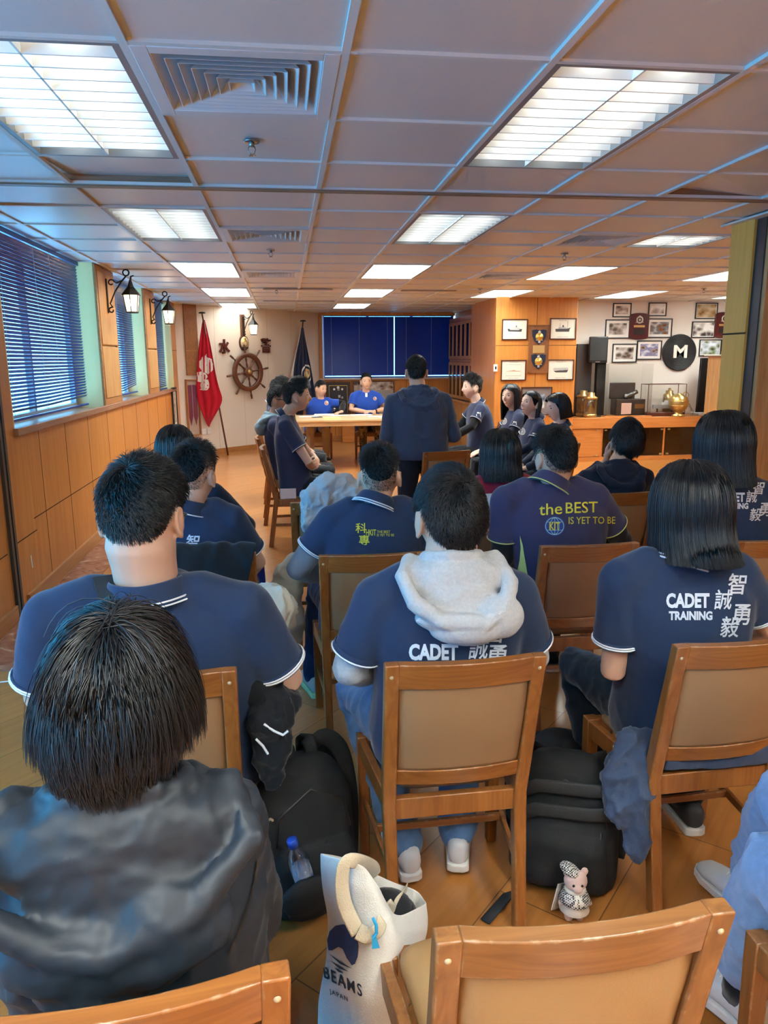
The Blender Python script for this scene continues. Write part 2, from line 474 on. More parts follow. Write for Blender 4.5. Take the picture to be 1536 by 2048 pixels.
# ---- ceiling: metal tiles hung in a white grid, cut out where a lamp or an air outlet sits
def tile_material():
    m = mat('ceiling_tile', (0.62, 0.61, 0.59), 0.38, 0.0, spec=0.5)
    nt = m.node_tree; p = nt.nodes['Principled BSDF']
    tc = nt.nodes.new('ShaderNodeTexCoord'); vo = nt.nodes.new('ShaderNodeTexVoronoi'); vo.inputs['Scale'].default_value = 160; vo.inputs['Randomness'].default_value = 0.0
    nt.links.new(tc.outputs['Object'], vo.inputs['Vector'])
    b = nt.nodes.new('ShaderNodeBump'); b.inputs['Strength'].default_value = 0.10; b.inputs['Distance'].default_value = 0.001
    nt.links.new(vo.outputs['Distance'], b.inputs['Height']); nt.links.new(b.outputs['Normal'], p.inputs['Normal'])
    return m
TILE = tile_material(); TBAR = mat('grid_white', (0.68, 0.67, 0.64), 0.7, spec=0.2)
GX = [-3.4]+[round(0.21+0.645*k, 3) for k in range(-5, 13)]+[8.6]
GYa = [-3.4, -2.72, -2.075, -1.43, -0.785, -0.14, 0.505, 1.15, 1.795, 2.44, 3.085, 3.73, 4.27]
GYb = [4.33, 4.88]+[round(4.88+0.65*k, 3) for k in range(1, 16)]+[15.4]
LIGHTS = []                                        # (x0, x1, y0, y1)
for xa in (-1.08, 0.855):
    for ya, yb in ((2.44, 3.73), (4.88, 6.18), (7.48, 8.78), (10.08, 11.38), (12.68, 13.98)):
        LIGHTS.append((xa, xa+0.645, ya, yb))
for xa in (-1.08, 0.855, 2.79):
    LIGHTS.append((xa, xa+0.645, -0.785, 0.505)); LIGHTS.append((xa, xa+0.645, -2.72, -1.43))  # unseen lamps added behind the viewer to brighten the front rows
LIGHTS.append((4.725, 5.37, 2.44, 3.73))  # unseen lamp added beyond the right edge of the view
LIGHTS.append((2.79, 3.435, 5.53, 6.18)); LIGHTS.append((2.79, 3.435, 7.48, 8.78)); LIGHTS.append((2.79, 3.435, 10.08, 11.2))
LIGHTS.append((4.725, 5.37, 7.48, 8.78)); LIGHTS.append((4.725, 5.37, 10.08, 11.38)); LIGHTS.append((6.66, 7.305, 10.08, 11.38)); LIGHTS.append((6.66, 7.305, 7.48, 8.78))
VENTS = [(-0.435, 0.21, 2.44, 3.085), (-0.435, 0.21, 5.53, 6.18), (-0.435, 0.21, 8.13, 8.78), (2.145, 2.79, 5.53, 6.18), (2.145, 2.79, 8.13, 8.78)]
def holed(x, y):
    return any(a-1e-3 < x < b+1e-3 and c-1e-3 < y < d+1e-3 for a, b, c, d in LIGHTS+VENTS)
ce = MB(); gr = MB(); rr = random.Random(3)
for ys in (GYa, GYb):
    for j in range(len(ys)-1):
        for i in range(len(GX)-1):
            x0, x1, y0, y1 = GX[i], GX[i+1], ys[j], ys[j+1]
            if holed((x0+x1)/2, (y0+y1)/2): continue
            z = CEIL+0.008; g = 0.004
            c = [z+rr.uniform(-0.003, 0.003) for _ in range(4)]
            if abs(x0-2.145) < .01 and abs(y0-3.73) < .01: c = [z, z-0.004, z+0.002, z+0.05]      # a tile that has slipped
            if abs(x0+1.08) < .01 and abs(y0-3.73) < .01: c = [z, z, z+0.035, z+0.035]
            bot = [(x0+g, y0+g, c[0]), (x1-g, y0+g, c[1]), (x1-g, y1-g, c[2]), (x0+g, y1-g, c[3])]
            ce.hexa(bot, [(p[0], p[1], p[2]+0.012) for p in bot])
ce.box2((-3.4, -3.4, CEIL+0.30), (8.6, 15.4, CEIL+0.36))
struct(ce.build('ceiling', TILE))
for x in GX[1:-1]:
    gr.box2((x-0.013, -3.4, CEIL-0.004), (x+0.013, 4.27, CEIL+0.012)); gr.box2((x-0.013, 4.33, CEIL-0.004), (x+0.013, 15.2, CEIL+0.012))
for ys in (GYa[1:], GYb[1:-1]):
    for y in ys:
        for i in range(len(GX)-1):
            x0, x1 = GX[i], GX[i+1]
            if any(a-1e-3 < (x0+x1)/2 < b and c+0.05 < y < d-0.05 for a, b, c, d in LIGHTS+VENTS): continue
            gr.box2((x0+0.013, y-0.010, CEIL-0.003), (x1-0.013, y+0.010, CEIL+0.012))
struct(gr.build('trim_2', TBAR))
bm_ = MB(); bm_.box2((-3.2, 4.275, CEIL-0.012), (3.12, 4.295, CEIL+0.05)); bm_.box2((-3.2, 4.305, CEIL-0.012), (3.12, 4.325, CEIL+0.05)); bm_.box2((-3.2, 4.27, CEIL+0.01), (3.12, 4.33, CEIL+0.05))
struct(bm_.build('trim_3', wood('track_wood', (0.20, 0.12, 0.07), (0.30, 0.19, 0.12), 0.4, 1.0, 'X')))

# ---- lamps in the ceiling
LOUV = mat('louvre_white', (0.86, 0.88, 0.86), 0.25, 0.0, spec=0.6)
FRAME = mat('lamp_frame', (0.20, 0.21, 0.22), 0.4)
PANEL = emis('lamp_reflector', (0.93, 1.0, 0.95), PANEL_E)
TUBE = emis('lamp_tube', (0.96, 1.0, 0.95), TUBE_E)
REFL = mat('lamp_reflector_white', (0.85, 0.88, 0.86), 0.5)
TUBEN = emis('lamp_tube_near', (0.96, 1.0, 0.95), TUBE_NEAR)
PANELF = emis('lamp_reflector_far', (0.95, 1.0, 0.95), 3.0)
PANELB = emis('lamp_reflector_unseen', (0.95, 1.0, 0.93), PANEL_BACK)  # glow of the added lamps behind the viewer
def lamp_panel(x0, x1, y0, y1, label):
    t = thing('ceiling_light', label, 'ceiling light', ((x0+x1)/2, (y0+y1)/2, CEIL), 0, 'recessed louvred ceiling lights')
    w, d = (x1-x0)/2-0.014, (y1-y0)/2-0.011
    b = MB()
    for s in (-1, 1):
        b.box2((s*w, -d, -0.003), (s*(w-0.022), d, 0.09)); b.box2((-w+0.022, s*d, -0.003), (w-0.022, s*(d-0.018), 0.09))
    b.build('frame', FRAME, t)
    iw, idp = w-0.022, d-0.018
    MB().box2((-iw, -idp, 0.085), (iw, idp, 0.092)).build('reflector', REFL if 0 < y0 < 6 else PANELB if y0 < 0 else PANELF if y0 > 12 else PANEL, t)
    lo = MB(); n = max(5, round(idp*2/0.10))
    for k in range(1, n):
        y = -idp+2*idp*k/n
        lo.loft([[(-iw, y-0.004, 0.002), (-iw, y+0.004, 0.002), (-iw, y+0.010, 0.05), (-iw, y-0.010, 0.05)], [(iw, y-0.004, 0.002), (iw, y+0.004, 0.002), (iw, y+0.010, 0.05), (iw, y-0.010, 0.05)]])
    lo.box2((-0.004, -idp, 0.002), (0.004, idp, 0.05))
    lo.build('louvre', LOUV, t)
    for s in (-1, 1):
        MB().tube([(s*iw*0.5, -idp+0.02, 0.07), (s*iw*0.5, idp-0.02, 0.07)], 0.013, 8).build('lamp_tube', TUBEN if 0 < y0 < 6 or y0 > 12 else TUBE, t)
    return t
rown = ['nearest to the viewer', 'second row from the viewer', 'third row from the viewer', 'fourth row from the viewer', 'farthest row']
for k, L in enumerate(LIGHTS):
    yi = 0 if L[2] < 4 else (1 if L[2] < 6 else 2 if L[2] < 9 else 3 if L[2] < 12 else 4)
    if L[2] < 0 or (L[0] > 4 and L[2] < 4): lab = f'unseen white louvred ceiling light added out of view to brighten the room, spot {k}'
    else:
        cl = 'left column by the windows' if L[0] < 0 else 'centre column' if L[0] < 2 else 'third column over the right side' if L[0] < 3 else 'fourth column towards the photo wall' if L[0] < 5 else 'fifth column beside the wooden pillar'
        lab = f'white louvred ceiling light, {cl}, {rown[yi]}'
        if abs(L[3]-L[2]) < 0.8: lab = 'short square louvred ceiling light beside the second right air vent'
    lamp_panel(*L, lab)

VENTM = mat('vent_white', (0.62, 0.64, 0.65), 0.45)
VENTD = mat('vent_dark', (0.05, 0.055, 0.06), 0.8)
def vent(x0, x1, y0, y1, label):
    t = thing('air_vent', label, 'air vent', ((x0+x1)/2, (y0+y1)/2, CEIL), 0, 'square ceiling air vents')
    w = (x1-x0)/2-0.013
    b = MB(); r = w-0.05
    for s in (-1, 1):
        b.box2((s*w, -w, -0.006), (s*r, w, 0.004)); b.box2((-r, s*w, -0.006), (r, s*r, 0.004))
    b.build('frame', VENTM, t, bevel=0.002)
    MB().box2((-w, -w, 0.13), (w, w, 0.14)).build('duct', VENTD, t)
    for k in range(7):
        s1 = r-0.036*k; s0 = s1-0.046
        if s0 <= 0.01: s0 = 0.012
        m = MB(); q = lambda s, z: [(-s, -s, z), (s, -s, z), (s, s, z), (-s, s, z)]
        z1 = -0.004-0.0*k
        m.loft([q(s1, z1), q(s1-0.003, z1), q(s0-0.003, 0.055), q(s0, 0.055)], cap=False, closed=True)
        m.build('vane', VENTM, t)
    return t
for V_, lab in zip(VENTS, ('large square louvred air vent beside the nearest left ceiling light', 'square air vent in the ceiling beyond the partition track, left of centre', 'small far square air vent left of the third centre light', 'square air vent beside the short square light on the right', 'far square air vent left of the third-row light on the right')):
    vent(*V_, lab)
SLOT = mat('slot_grey', (0.26, 0.22, 0.19), 0.7)
for (x, y, w), lab in zip(((0.2, 10.1, 0.9), (0.25, 12.1, 1.1), (1.95, 10.2, 0.75)), ('long slot diffuser in the ceiling above the standing man, nearer one', 'long slot diffuser in the ceiling nearest the blue blind', 'long slot diffuser in the ceiling left of the wooden block')):
    t = thing('slot_diffuser', lab, 'air vent', (x, y, CEIL-0.004), 0, 'long slot diffusers')
    m = MB(); m.box2((-w/2, -0.06, -0.006), (w/2, 0.06, 0.0)); m.build('frame', SLOT, t)
    for s in (-0.03, 0.0, 0.03): MB().box2((-w/2+0.02, s-0.006, -0.009), (w/2-0.02, s+0.006, -0.006)).build('slat', mat('slot_light', (0.45, 0.40, 0.36), 0.5), t)
CHROME = mat('sprinkler_chrome', (0.35, 0.36, 0.36), 0.25, 0.9)
for (x, y), lab in zip(((-0.11, 3.41), (-0.09, 6.6), (2.48, 6.6), (2.58, 9.91), (-0.08, 10.15), (5.62, 9.71)), ('chrome fire sprinkler hanging below the large near air vent', 'fire sprinkler beyond the second left air vent', 'fire sprinkler right of the centre column, below the right air vent', 'far fire sprinkler left of the wooden block', 'far fire sprinkler over the heads at the left', 'fire sprinkler in the ceiling before the photo wall')):
    t = thing('fire_sprinkler', lab, 'sprinkler', (x, y, CEIL-0.002), 0, 'ceiling sprinklers')
    MB().lathe([(0.0, -0.004), (0.032, -0.004), (0.036, 0.002), (0.0, 0.004)], 20).build('rosette', CHROME, t, smooth=True)
    m = MB(); m.lathe([(0.011, -0.02), (0.011, 0.0)], 12)
    for s in (-1, 1): m.tube([(s*0.010, 0, -0.018), (s*0.016, 0, -0.03), (s*0.010, 0, -0.045), (0, 0, -0.05)], 0.0025, 6)
    m.build('body', CHROME, t, smooth=True)
    m = MB()
    for k in range(8):
        a = k*math.pi/4; m.bar((0, 0, -0.052), (0.017*math.cos(a), 0.017*math.sin(a), -0.054), 0.006, 0.002)
    m.build('deflector', CHROME, t)

# ---- left wall with three blind-covered windows between wooden piers
wl = MB()
wl.box2((XL-0.30, 5.15, 0.0), (XL, 13.15, 1.17))                      # parapet below the sill
wl.box2((XL-0.30, 3.98, 0.0), (XL, 5.15, CEIL+0.05))                  # near full-height panel
wl.box2((XL-0.30, 12.42, 1.17), (XL, 13.15, CEIL+0.05))               # far full-height panel
wl.box2((-3.4, 3.98, 0.0), (XL-0.30, 4.12, CEIL+0.05))                # return of the near bay
o = struct(wl.build('wall_left', WALLW))
sm = MB()
for k, y in enumerate((5.62, 6.27, 6.98, 7.72, 8.46, 9.2, 9.95, 10.7, 11.45, 12.2)):
    sm.box2((XL-0.001, y-0.003, 0.10), (XL+0.0015, y+0.003, 1.16))
sm.box2((XL-0.001, 5.35, 0.565), (XL+0.0015, 13.1, 0.572)); sm.box2((XL-0.001, 4.95, 0.475), (XL+0.0015, 5.38, 0.482)); sm.box2((XL-0.001, 3.98, 0.45), (XL+0.0015, 4.8, 0.457))
sm.box2((XL-0.001, 12.42, 1.80), (XL+0.0015, 13.15, 1.807))
struct(sm.build('trim_4', SEAM))
bb = MB(); bb.box2((XL, 5.05, 0.0), (XL+0.022, 13.1, 0.105)); bb.box2((XL, 3.96, 0.0), (XL+0.022, 4.83, 0.105)); struct(bb.build('baseboard_left', TRIMW, bevel=0.003))
tr = MB(); tr.box2((XL, 4.84, 0.0), (XL+0.02, 4.875, CEIL)); tr.box2((XL, 4.90, 0.0), (XL+0.02, 4.935, CEIL)); tr.box2((XL-0.001, 4.875, 0), (XL+0.004, 4.90, CEIL)); struct(tr.build('trim_5', GREYMET))
sl = MB(); sl.box2((XL-0.30, 5.15, 1.17), (XL-0.02, 12.45, 1.20)); sl.box2((XL-0.02, 5.13, 1.165), (XL+0.03, 12.47, 1.215)); struct(sl.build('trim_6', wood('sill_wood', (0.28, 0.14, 0.08), (0.40, 0.21, 0.12), 0.35, 1.0, 'Y'), bevel=0.004))
PIERS = [(7.62, 8.40), (10.08, 10.86)]
for k, (ya, yb) in enumerate(PIERS):
    pr = MB(); pr.box2((XL-0.30, ya, 1.17), (XL, yb, CEIL+0.05)); struct(pr.build(f'wall_pier_{k+1}', CREAM))
    pn = MB(); pn.box2((XL+0.001, ya+0.05, 1.80), (XL+0.03, yb-0.05, CEIL-0.05)); pn.box2((XL+0.001, ya+0.05, 1.28), (XL+0.03, yb-0.05, 1.785)); 
    struct(pn.build(f'trim_{7+2*k}', WOODL, bevel=0.008))
    fr = MB(); fr.box2((XL, ya, 1.215), (XL+0.022, ya+0.05, CEIL)); fr.box2((XL, yb-0.05, 1.215), (XL+0.022, yb, CEIL)); fr.box2((XL, ya+0.05, CEIL-0.05), (XL+0.022, yb-0.05, CEIL)); fr.box2((XL, ya+0.05, 1.215), (XL+0.022, yb-0.05, 1.28))
    struct(fr.build(f'trim_{8+2*k}', TRIMW, bevel=0.003))
rv = MB(); rv.box2((XL-0.28, 12.40, 1.2), (XL-0.001, 12.42, CEIL)); rv.box2((XL-0.28, 5.15, 1.2), (XL-0.001, 5.165, CEIL)); struct(rv.build('trim_11', CREAM))
GLASS = clear_glass('window_glass', (0.55, 0.84, 0.97))
ALU = mat('window_alu', (0.4, 0.42, 0.44), 0.4, 0.5)
BLUE = mat('blind_blue', (0.004, 0.036, 0.23), 0.36, 0.0, spec=0.4)
CORD = mat('blind_cord', (0.35, 0.5, 0.65), 0.6)
def window_l(n, y0, y1, z0, z1, x, mull=(), glass=None):
    f = MB()
    for a in (y0, y1-0.05): f.box2((x-0.03, a, z0), (x+0.02, a+0.05, z1))
    f.box2((x-0.03, y0+0.05, z0), (x+0.02, y1-0.05, z0+0.05)); f.box2((x-0.03, y0+0.05, z1-0.05), (x+0.02, y1-0.05, z1))
    for a in mull: f.box2((x-0.03, a-0.02, z0+0.05), (x+0.02, a+0.02, z1-0.05))
    w = struct(f.build(f'window_{n}', ALU))
    MB().box2((x-0.008, y0+0.05, z0+0.05), (x-0.002, y1-0.05, z1-0.05)).build('window_pane', glass or GLASS, w)
    return w
SPANS = [(5.165, 7.62), (8.40, 10.08), (10.86, 12.40)]
for k, (a, b) in enumerate(SPANS): window_l(k+1, a, b, 1.20, CEIL+0.03, XL-0.26, ((a+b)/2,))
def blind(label, P, dirv, width, ztop, zbot, tilt, cords, sag=0.0, gap=0.025):
    """venetian blind hanging from P along DIRV (unit, horizontal); the room is on its right-hand side"""
    t = thing('venetian_blind', label, 'blind', (P[0], P[1], 0), math.atan2(dirv[1], dirv[0]), 'blue venetian blinds')
    MB().box2((0, -0.02, ztop-0.035), (width, 0.02, ztop)).build('headrail', BLUE, t)
    m = MB(); n = int((ztop-0.05-zbot)/gap)
    for k in range(n):
        z = ztop-0.05-gap*k
        s = math.sin(tilt)*0.0125; c = math.cos(tilt)*0.0125
        lo = max(0.0, (k/n-0.75))*sag*4
        r0, r1 = [], []
        for x, dz in ((0.01, -lo*0.2), (width*0.5, -lo*0.1), (width-0.01, lo)):
            r0.append([(x, -c, z-s+dz), (x, 0, z+0.0022+dz), (x, c, z+s+dz), (x, 0, z+0.0014+dz)])
        m.loft(r0)
    m.build('slats', BLUE, t)
    MB().box2((0.01, -0.012, zbot-0.022), (width-0.01, 0.012, zbot-0.006)).build('bottom_rail', BLUE, t)
    for cx in cords:
        MB().box2((cx*width-0.0025, -0.016, zbot), (cx*width+0.0025, -0.0145, ztop-0.03)).build('cord', CORD, t)
    return t
bl1 = ['wide dark blue venetian blind on the nearest left window', 'narrow blue venetian blind between the two lantern piers', 'narrow blue venetian blind beyond the second lantern, farthest on left wall']
for k, (a, b) in enumerate(SPANS):
    m_ = 0.14 if k < 2 else 0.03
    blind(bl1[k], (XL-0.115, a+0.02), (0, 1), b-a-m_, CEIL-0.005, (1.255, 1.27, 1.225)[k], R_((-55, -60, -62)[k]), ((0.13, 0.45, 0.62, 0.97), (0.4, 0.93), (0.1, 0.45, 0.9))[k], sag=(0.02, 0.05, 0.0)[k], gap=0.027)
# ---- near bay: tall unseen windows light the front rows, tinted glass in place of blue blinds
nb = MB(); nb.box2((-3.4, -3.4, 0), (-3.25, 3.98, 0.55)); nb.box2((-3.4, -3.4, 2.5), (-3.25, 3.98, CEIL+0.05)); nb.box2((-3.4, 3.72, 0.55), (-3.25, 3.98, 2.5)); nb.box2((-3.4, -3.4, 0.55), (-3.25, -2.6, 2.5))
struct(nb.build('wall_left_near', WALLW))
window_l(4, -2.6, 3.72, 0.55, 2.5, -3.32, (-1.0, 0.55, 2.1), clear_glass('blind_tint_glass', (0.27, 0.74, 0.92), 0.04))  # pane tinted to give the daylight the colour of blue blinds

# ---- far end: diagonal plaster wall, window wall, right-hand block, photo wall
DA = V(-1.60, 13.08, 0); DB = V(0.70, 15.20, 0)
DU = (DB-DA).normalized(); DN = V(DU.y, -DU.x, 0)            # DN points into the room
def diag(px, py, off=0.0):
    d = ray(px, py); P = DA+DN*off
    return CPOS+d*((P-CPOS).dot(DN)/d.dot(DN))
L_ = (DB-DA).length
DM = Matrix(((DU.x, -DN.x, 0, DA.x), (DU.y, -DN.y, 0, DA.y), (0, 0, 1, 0), (0, 0, 0, 1)))
dw = MB(); dw.box2((-0.25, 0, 0), (L_+0.1, 0.15, CEIL+0.05), DM); struct(dw.build('wall_far_left', WHITEP))
sm = MB()
for s in (0.55, 1.15, 1.75, 2.35): sm.box2((s-0.002, -0.0012, 0.10), (s+0.002, 0.001, CEIL), DM)
struct(sm.build('trim_12', mat('plaster_seam', (0.45, 0.36, 0.29), 0.9)))
bb = MB(); bb.box2((0.0, -0.02, 0), (L_, 0.0, 0.10), DM); struct(bb.build('baseboard_far_left', wood('base_far', (0.33, 0.14, 0.04), (0.44, 0.2, 0.07), 0.4, 0.8, 'X')))
fw = MB(); fw.box2((0.70, 15.2, 0), (3.45, 15.4, 1.25)); fw.box2((0.70, 15.2, 2.50), (3.45, 15.4, CEIL+0.05)); struct(fw.build('wall_far', WALLW))
sm = MB()
for x in (0.98, 1.33, 1.9, 2.45, 2.92): sm.box2((x-0.003, 15.1985, 0.1), (x+0.003, 15.201, 1.22))
sm.box2((0.7, 15.1985, 0.57), (3.4, 15.201, 0.577)); struct(sm.build('trim_13', SEAM))
bb = MB(); bb.box2((0.72, 15.175, 0), (3.4, 15.2, 0.11)); struct(bb.build('baseboard_far', wood('base_far', (0.33, 0.14, 0.04), (0.44, 0.2, 0.07), 0.4, 0.8, 'X')))
sl = MB(); sl.box2((0.66, 15.15, 1.235), (3.45, 15.25, 1.27)); struct(sl.build('trim_14', mat('sill_white', (0.6, 0.5, 0.42), 0.4), bevel=0.004))
f = MB(); f.box2((0.68, 15.16, 1.27), (0.75, 15.3, 2.52)); struct(f.build('trim_15', TRIMW))
f = MB()
for x in (0.75, 1.65, 2.55, 3.40): f.box2((x, 15.32, 1.25), (x+0.05, 15.36, 2.5))
f.box2((0.75, 15.32, 1.25), (3.45, 15.36, 1.30)); w5 = struct(f.build('window_5', ALU)); MB().box2((0.75, 15.335, 1.28), (3.45, 15.34, 2.5)).build('window_pane', GLASS, w5)
blind('wide closed dark blue blind on the far window, left half', (0.78, 15.26), (1, 0), 1.435, 2.52, 1.30, R_(76), (0.11, 0.50, 0.90), gap=0.022)
blind('dark blue blind on the far window, right half by the glass cabinet', (2.21, 15.26), (1, 0), 1.23, 2.52, 1.30, R_(78), (0.20, 0.62), gap=0.022)

# right-hand block and panels
rb = MB(); rb.box2((3.22, 11.35, 0), (4.52, 12.9, CEIL+0.05)); struct(rb.build('wall_block', WALLW, bevel=0.01))
sm = MB(); sm.box2((3.865, 11.3485, 0.1), (3.872, 11.351, CEIL)); 
for z in (0.585, 1.835): sm.box2((3.22, 11.3485, z), (4.52, 11.351, z+0.007))
struct(sm.build('trim_16', SEAM))
pw = MB(); pw.hexa([(3.40, 12.95, 0), (3.26, 11.42, 0), (3.9, 11.42, 0), (3.9, 12.95, 0)], [(3.40, 12.95, CEIL-0.03), (3.26, 11.42, CEIL-0.03), (3.9, 11.42, CEIL-0.03), (3.9, 12.95, CEIL-0.03)])
struct(pw.build('wall_panel_right', WOODB))
wr = MB(); wr.box2((3.47, 12.9, 0), (3.62, 15.4, CEIL+0.05)); struct(wr.build('wall_right_far', WALLW))
ww = MB(); ww.box2((4.5, 11.95, 0), (8.6, 12.1, CEIL+0.05)); struct(ww.build('wall_photo', WHITEP2))
wr2 = MB(); wr2.box2((8.5, -3.4, 0), (8.65, 12.0, CEIL+0.05)); struct(wr2.build('wall_right', WALLW))
wb = MB(); wb.box2((-3.4, -3.5, 0), (8.6, -3.4, CEIL+0.05)); struct(wb.build('wall_back', WALLW))
# wooden pier where the folding partition is parked
PX = 3.10
pp = MB(); pp.box2((PX, 4.80, 0), (PX+0.10, 5.06, CEIL)); pp.box2((PX+0.10, 5.0, 0), (4.8, 5.1, CEIL)); struct(pp.build('wall_pillar', WOODOLIVE))
pq = MB(); pq.box2((PX+0.028, 4.66, 0), (4.8, 4.76, CEIL)); struct(pq.build('wall_pillar_near', WOODL))
pg = MB(); pg.box2((PX+0.018, 4.70, 0), (PX+0.09, 4.80, CEIL)); struct(pg.build('trim_17', GREYMET))
sm = MB(); sm.box2((PX-0.0015, 4.80, 1.80), (PX+0.01, 5.06, 1.812)); struct(sm.build('trim_18', SEAM))
cp = MB(); cp.box2((PX-0.05, 4.55, CEIL-0.014), (4.8, 5.12, CEIL-0.002)); struct(cp.build('trim_19', TBAR))
# corner joinery at the end of the left wall
cj = MB(); cj.box2((XL-0.1, 13.0, 0), (XL+0.07, 13.06, CEIL)); cj.box2((XL-0.05, 13.10, 0), (XL+0.16, 13.16, CEIL)); struct(cj.build('trim_20', TRIMW))
# ------------------------------------------------------------------ chairs
# origin on the floor under the middle of the backrest top; the sitter faces +Y
CW = wood('chair_wood', (0.22, 0.068, 0.012), (0.34, 0.118, 0.025), rough=0.38, scale=1.5, axis='Z', coat=0.3, wear=0.7)
CWX = wood('chair_wood_rail', (0.22, 0.068, 0.012), (0.34, 0.118, 0.025), rough=0.38, scale=1.5, axis='X', coat=0.3, wear=0.7)
CWD = wood('chair_wood_dark', (0.20, 0.060, 0.018), (0.30, 0.105, 0.032), rough=0.35, scale=1.5, axis='Z', coat=0.3, wear=0.5)
CWDX = wood('chair_wood_dark_rail', (0.20, 0.060, 0.018), (0.30, 0.105, 0.032), rough=0.35, scale=1.5, axis='X', coat=0.3, wear=0.5)
CWO = wood('chair_wood_worn', (0.18, 0.068, 0.018), (0.29, 0.118, 0.033), rough=0.42, scale=1.3, axis='Z', coat=0.2, wear=1.0)
CWOX = wood('chair_wood_worn_rail', (0.18, 0.068, 0.018), (0.29, 0.118, 0.033), rough=0.42, scale=1.3, axis='X', coat=0.2, wear=1.0)
LEATHER = mat('tan_leather', (0.31, 0.170, 0.080), 0.42, bump=(260, 0.10, 3), var=(6, 0.07))
LEATHERY = mat('worn_tan_leather', (0.33, 0.190, 0.078), 0.42, bump=(220, 0.10, 3), var=(5, 0.12))
LEATHERB = mat('brown_leather', (0.25, 0.115, 0.055), 0.40, bump=(260, 0.10, 3), var=(6, 0.07))
STUD = mat('screw_cap', (0.42, 0.30, 0.17), 0.4)
LY = [0.0, 0.0]
def lean(z):
    """y of the back posts at height z (0 at the top, foot slightly behind the seat line)"""
    if z < 0.42: return 0.105-0.02*(0.42-z)/0.42*3
    return 0.105*(1-(z-0.42)/0.46)
def make_chair(label, wood_=None, rail_=None, leather=None, group='wooden dining chairs of the audience'):
    wood_ = wood_ or CW; rail_ = rail_ or CWX; leather = leather or LEATHER
    t = thing('dining_chair', label, 'chair', group=group)
    HW = 0.198                                    # half distance of the post centres at the top
    def px(z): return HW-0.012*(0.88-z)/0.88
    for s in (-1, 1):                             # rear posts run from floor to top
        b = MB(); zs = (0.0, 0.2, 0.42, 0.6, 0.75, 0.88); rings = []
        for z in zs:
            w = 0.019 if z > 0.3 else 0.017; d = 0.017 if z > 0.7 else 0.021
            x, y = s*px(z), lean(z)
            rings.append([(x-w, y-d, z), (x+w, y-d, z), (x+w, y+d, z), (x-w, y+d, z)])
        b.loft(rings); b.build('back_post', wood_, t, bevel=0.004)
    def rail(z0, z1, bow, name, th=0.013):
        b = MB(); rings = []
        for k in range(9):
            u = -1+2*k/8; zc = (z0+z1)/2; x = u*(px(zc)-0.017); by = -bow*(1-u*u)
            dz = 0.0
            y0 = lean(z0)+by; y1 = lean(z1)+by
            rings.append([(x, y0-th, z0+dz), (x, y0+th, z0+dz), (x, y1+th, z1+dz), (x, y1-th, z1+dz)])
        b.loft(rings); return b.build(name, rail_, t, bevel=0.003)
    rail(0.805, 0.88, 0.020, 'top_rail', 0.016)
    rail(0.485, 0.535, 0.020, 'lower_rail')
    # upholstered back panel, curved with the rails
    b = MB(); rings = []
    for k in range(13):
        u = -1+2*k/12; x = u*0.180; by = -0.020*(1-u*u); r = []
        e = 1.0 if abs(u) < 0.95 else 0.35
        prof = []
        for z in (0.532, 0.545, 0.60, 0.67, 0.74, 0.795, 0.808):
            th = (0.016 if 0.55 < z < 0.79 else 0.008)*e
            prof.append((z, th))
        r = [(x, lean(z)+by-th, z) for z, th in prof]+[(x, lean(z)+by+th*1.3, z) for z, th in reversed(prof)]
        rings.append(r)
    b.loft(rings); b.build('back_cushion', leather, t, smooth=True)
    # seat frame, cushion, front legs, stretchers
    yb, yf = 0.105, 0.48; wf = 0.242
    b = MB()
    for s in (-1, 1):
        b.hexa([(s*0.188-0.013, yb, 0.375), (s*0.188+0.013, yb, 0.375), (s*(wf-0.013)+0.012, yf-0.02, 0.375), (s*(wf-0.013)-0.013, yf-0.02, 0.375)],
               [(s*0.188-0.013, yb, 0.435), (s*0.188+0.013, yb, 0.435), (s*(wf-0.013)+0.012, yf-0.02, 0.435), (s*(wf-0.013)-0.013, yf-0.02, 0.435)])
    b.box2((-wf+0.03, yf-0.026, 0.376), (wf-0.03, yf-0.001, 0.434)); b.box2((-0.18, yb-0.014, 0.365), (0.18, yb+0.012, 0.43))
    b.build('seat_frame', wood_, t, bevel=0.003)
    b = MB(); rings = []
    for z, k in ((0.425, 0.93), (0.44, 1.0), (0.452, 1.0), (0.466, 0.93), (0.472, 0.75), (0.474, 0.3)):
        r = []
        for i in range(32):
            a = 2*math.pi*i/32; c, q = math.cos(a), math.sin(a)
            x = math.copysign(abs(c)**0.35, c); y = math.copysign(abs(q)**0.35, q)
            yy = yb+0.195+y*0.168*k; hw = 0.165+0.048*(yy-yb)/0.37
            r.append((x*hw*k, yy, z))
        rings.append(r)
    b.loft(rings); b.build('seat_cushion', leather, t, smooth=True)
    for s in (-1, 1):
        b = MB(); x = s*(wf-0.02); r = []
        for z, w in ((0.0, 0.016), (0.375, 0.021), (0.4375, 0.021)): r.append([(x-w, yf-0.02-w, z), (x+w, yf-0.02-w, z), (x+w, yf-0.02+w, z), (x-w, yf-0.02+w, z)])
        b.loft(r); b.build('front_leg', wood_, t, bevel=0.003)
        b = MB(); b.bar((s*0.186, yb-0.03, 0.20), (s*(wf-0.021), yf-0.03, 0.20), 0.014, 0.026); b.build('side_stretcher', wood_, t, bevel=0.002)
    b = MB(); b.bar((-0.215, 0.30, 0.20), (0.215, 0.30, 0.20), 0.014, 0.024); b.build('cross_stretcher', rail_, t, bevel=0.002)
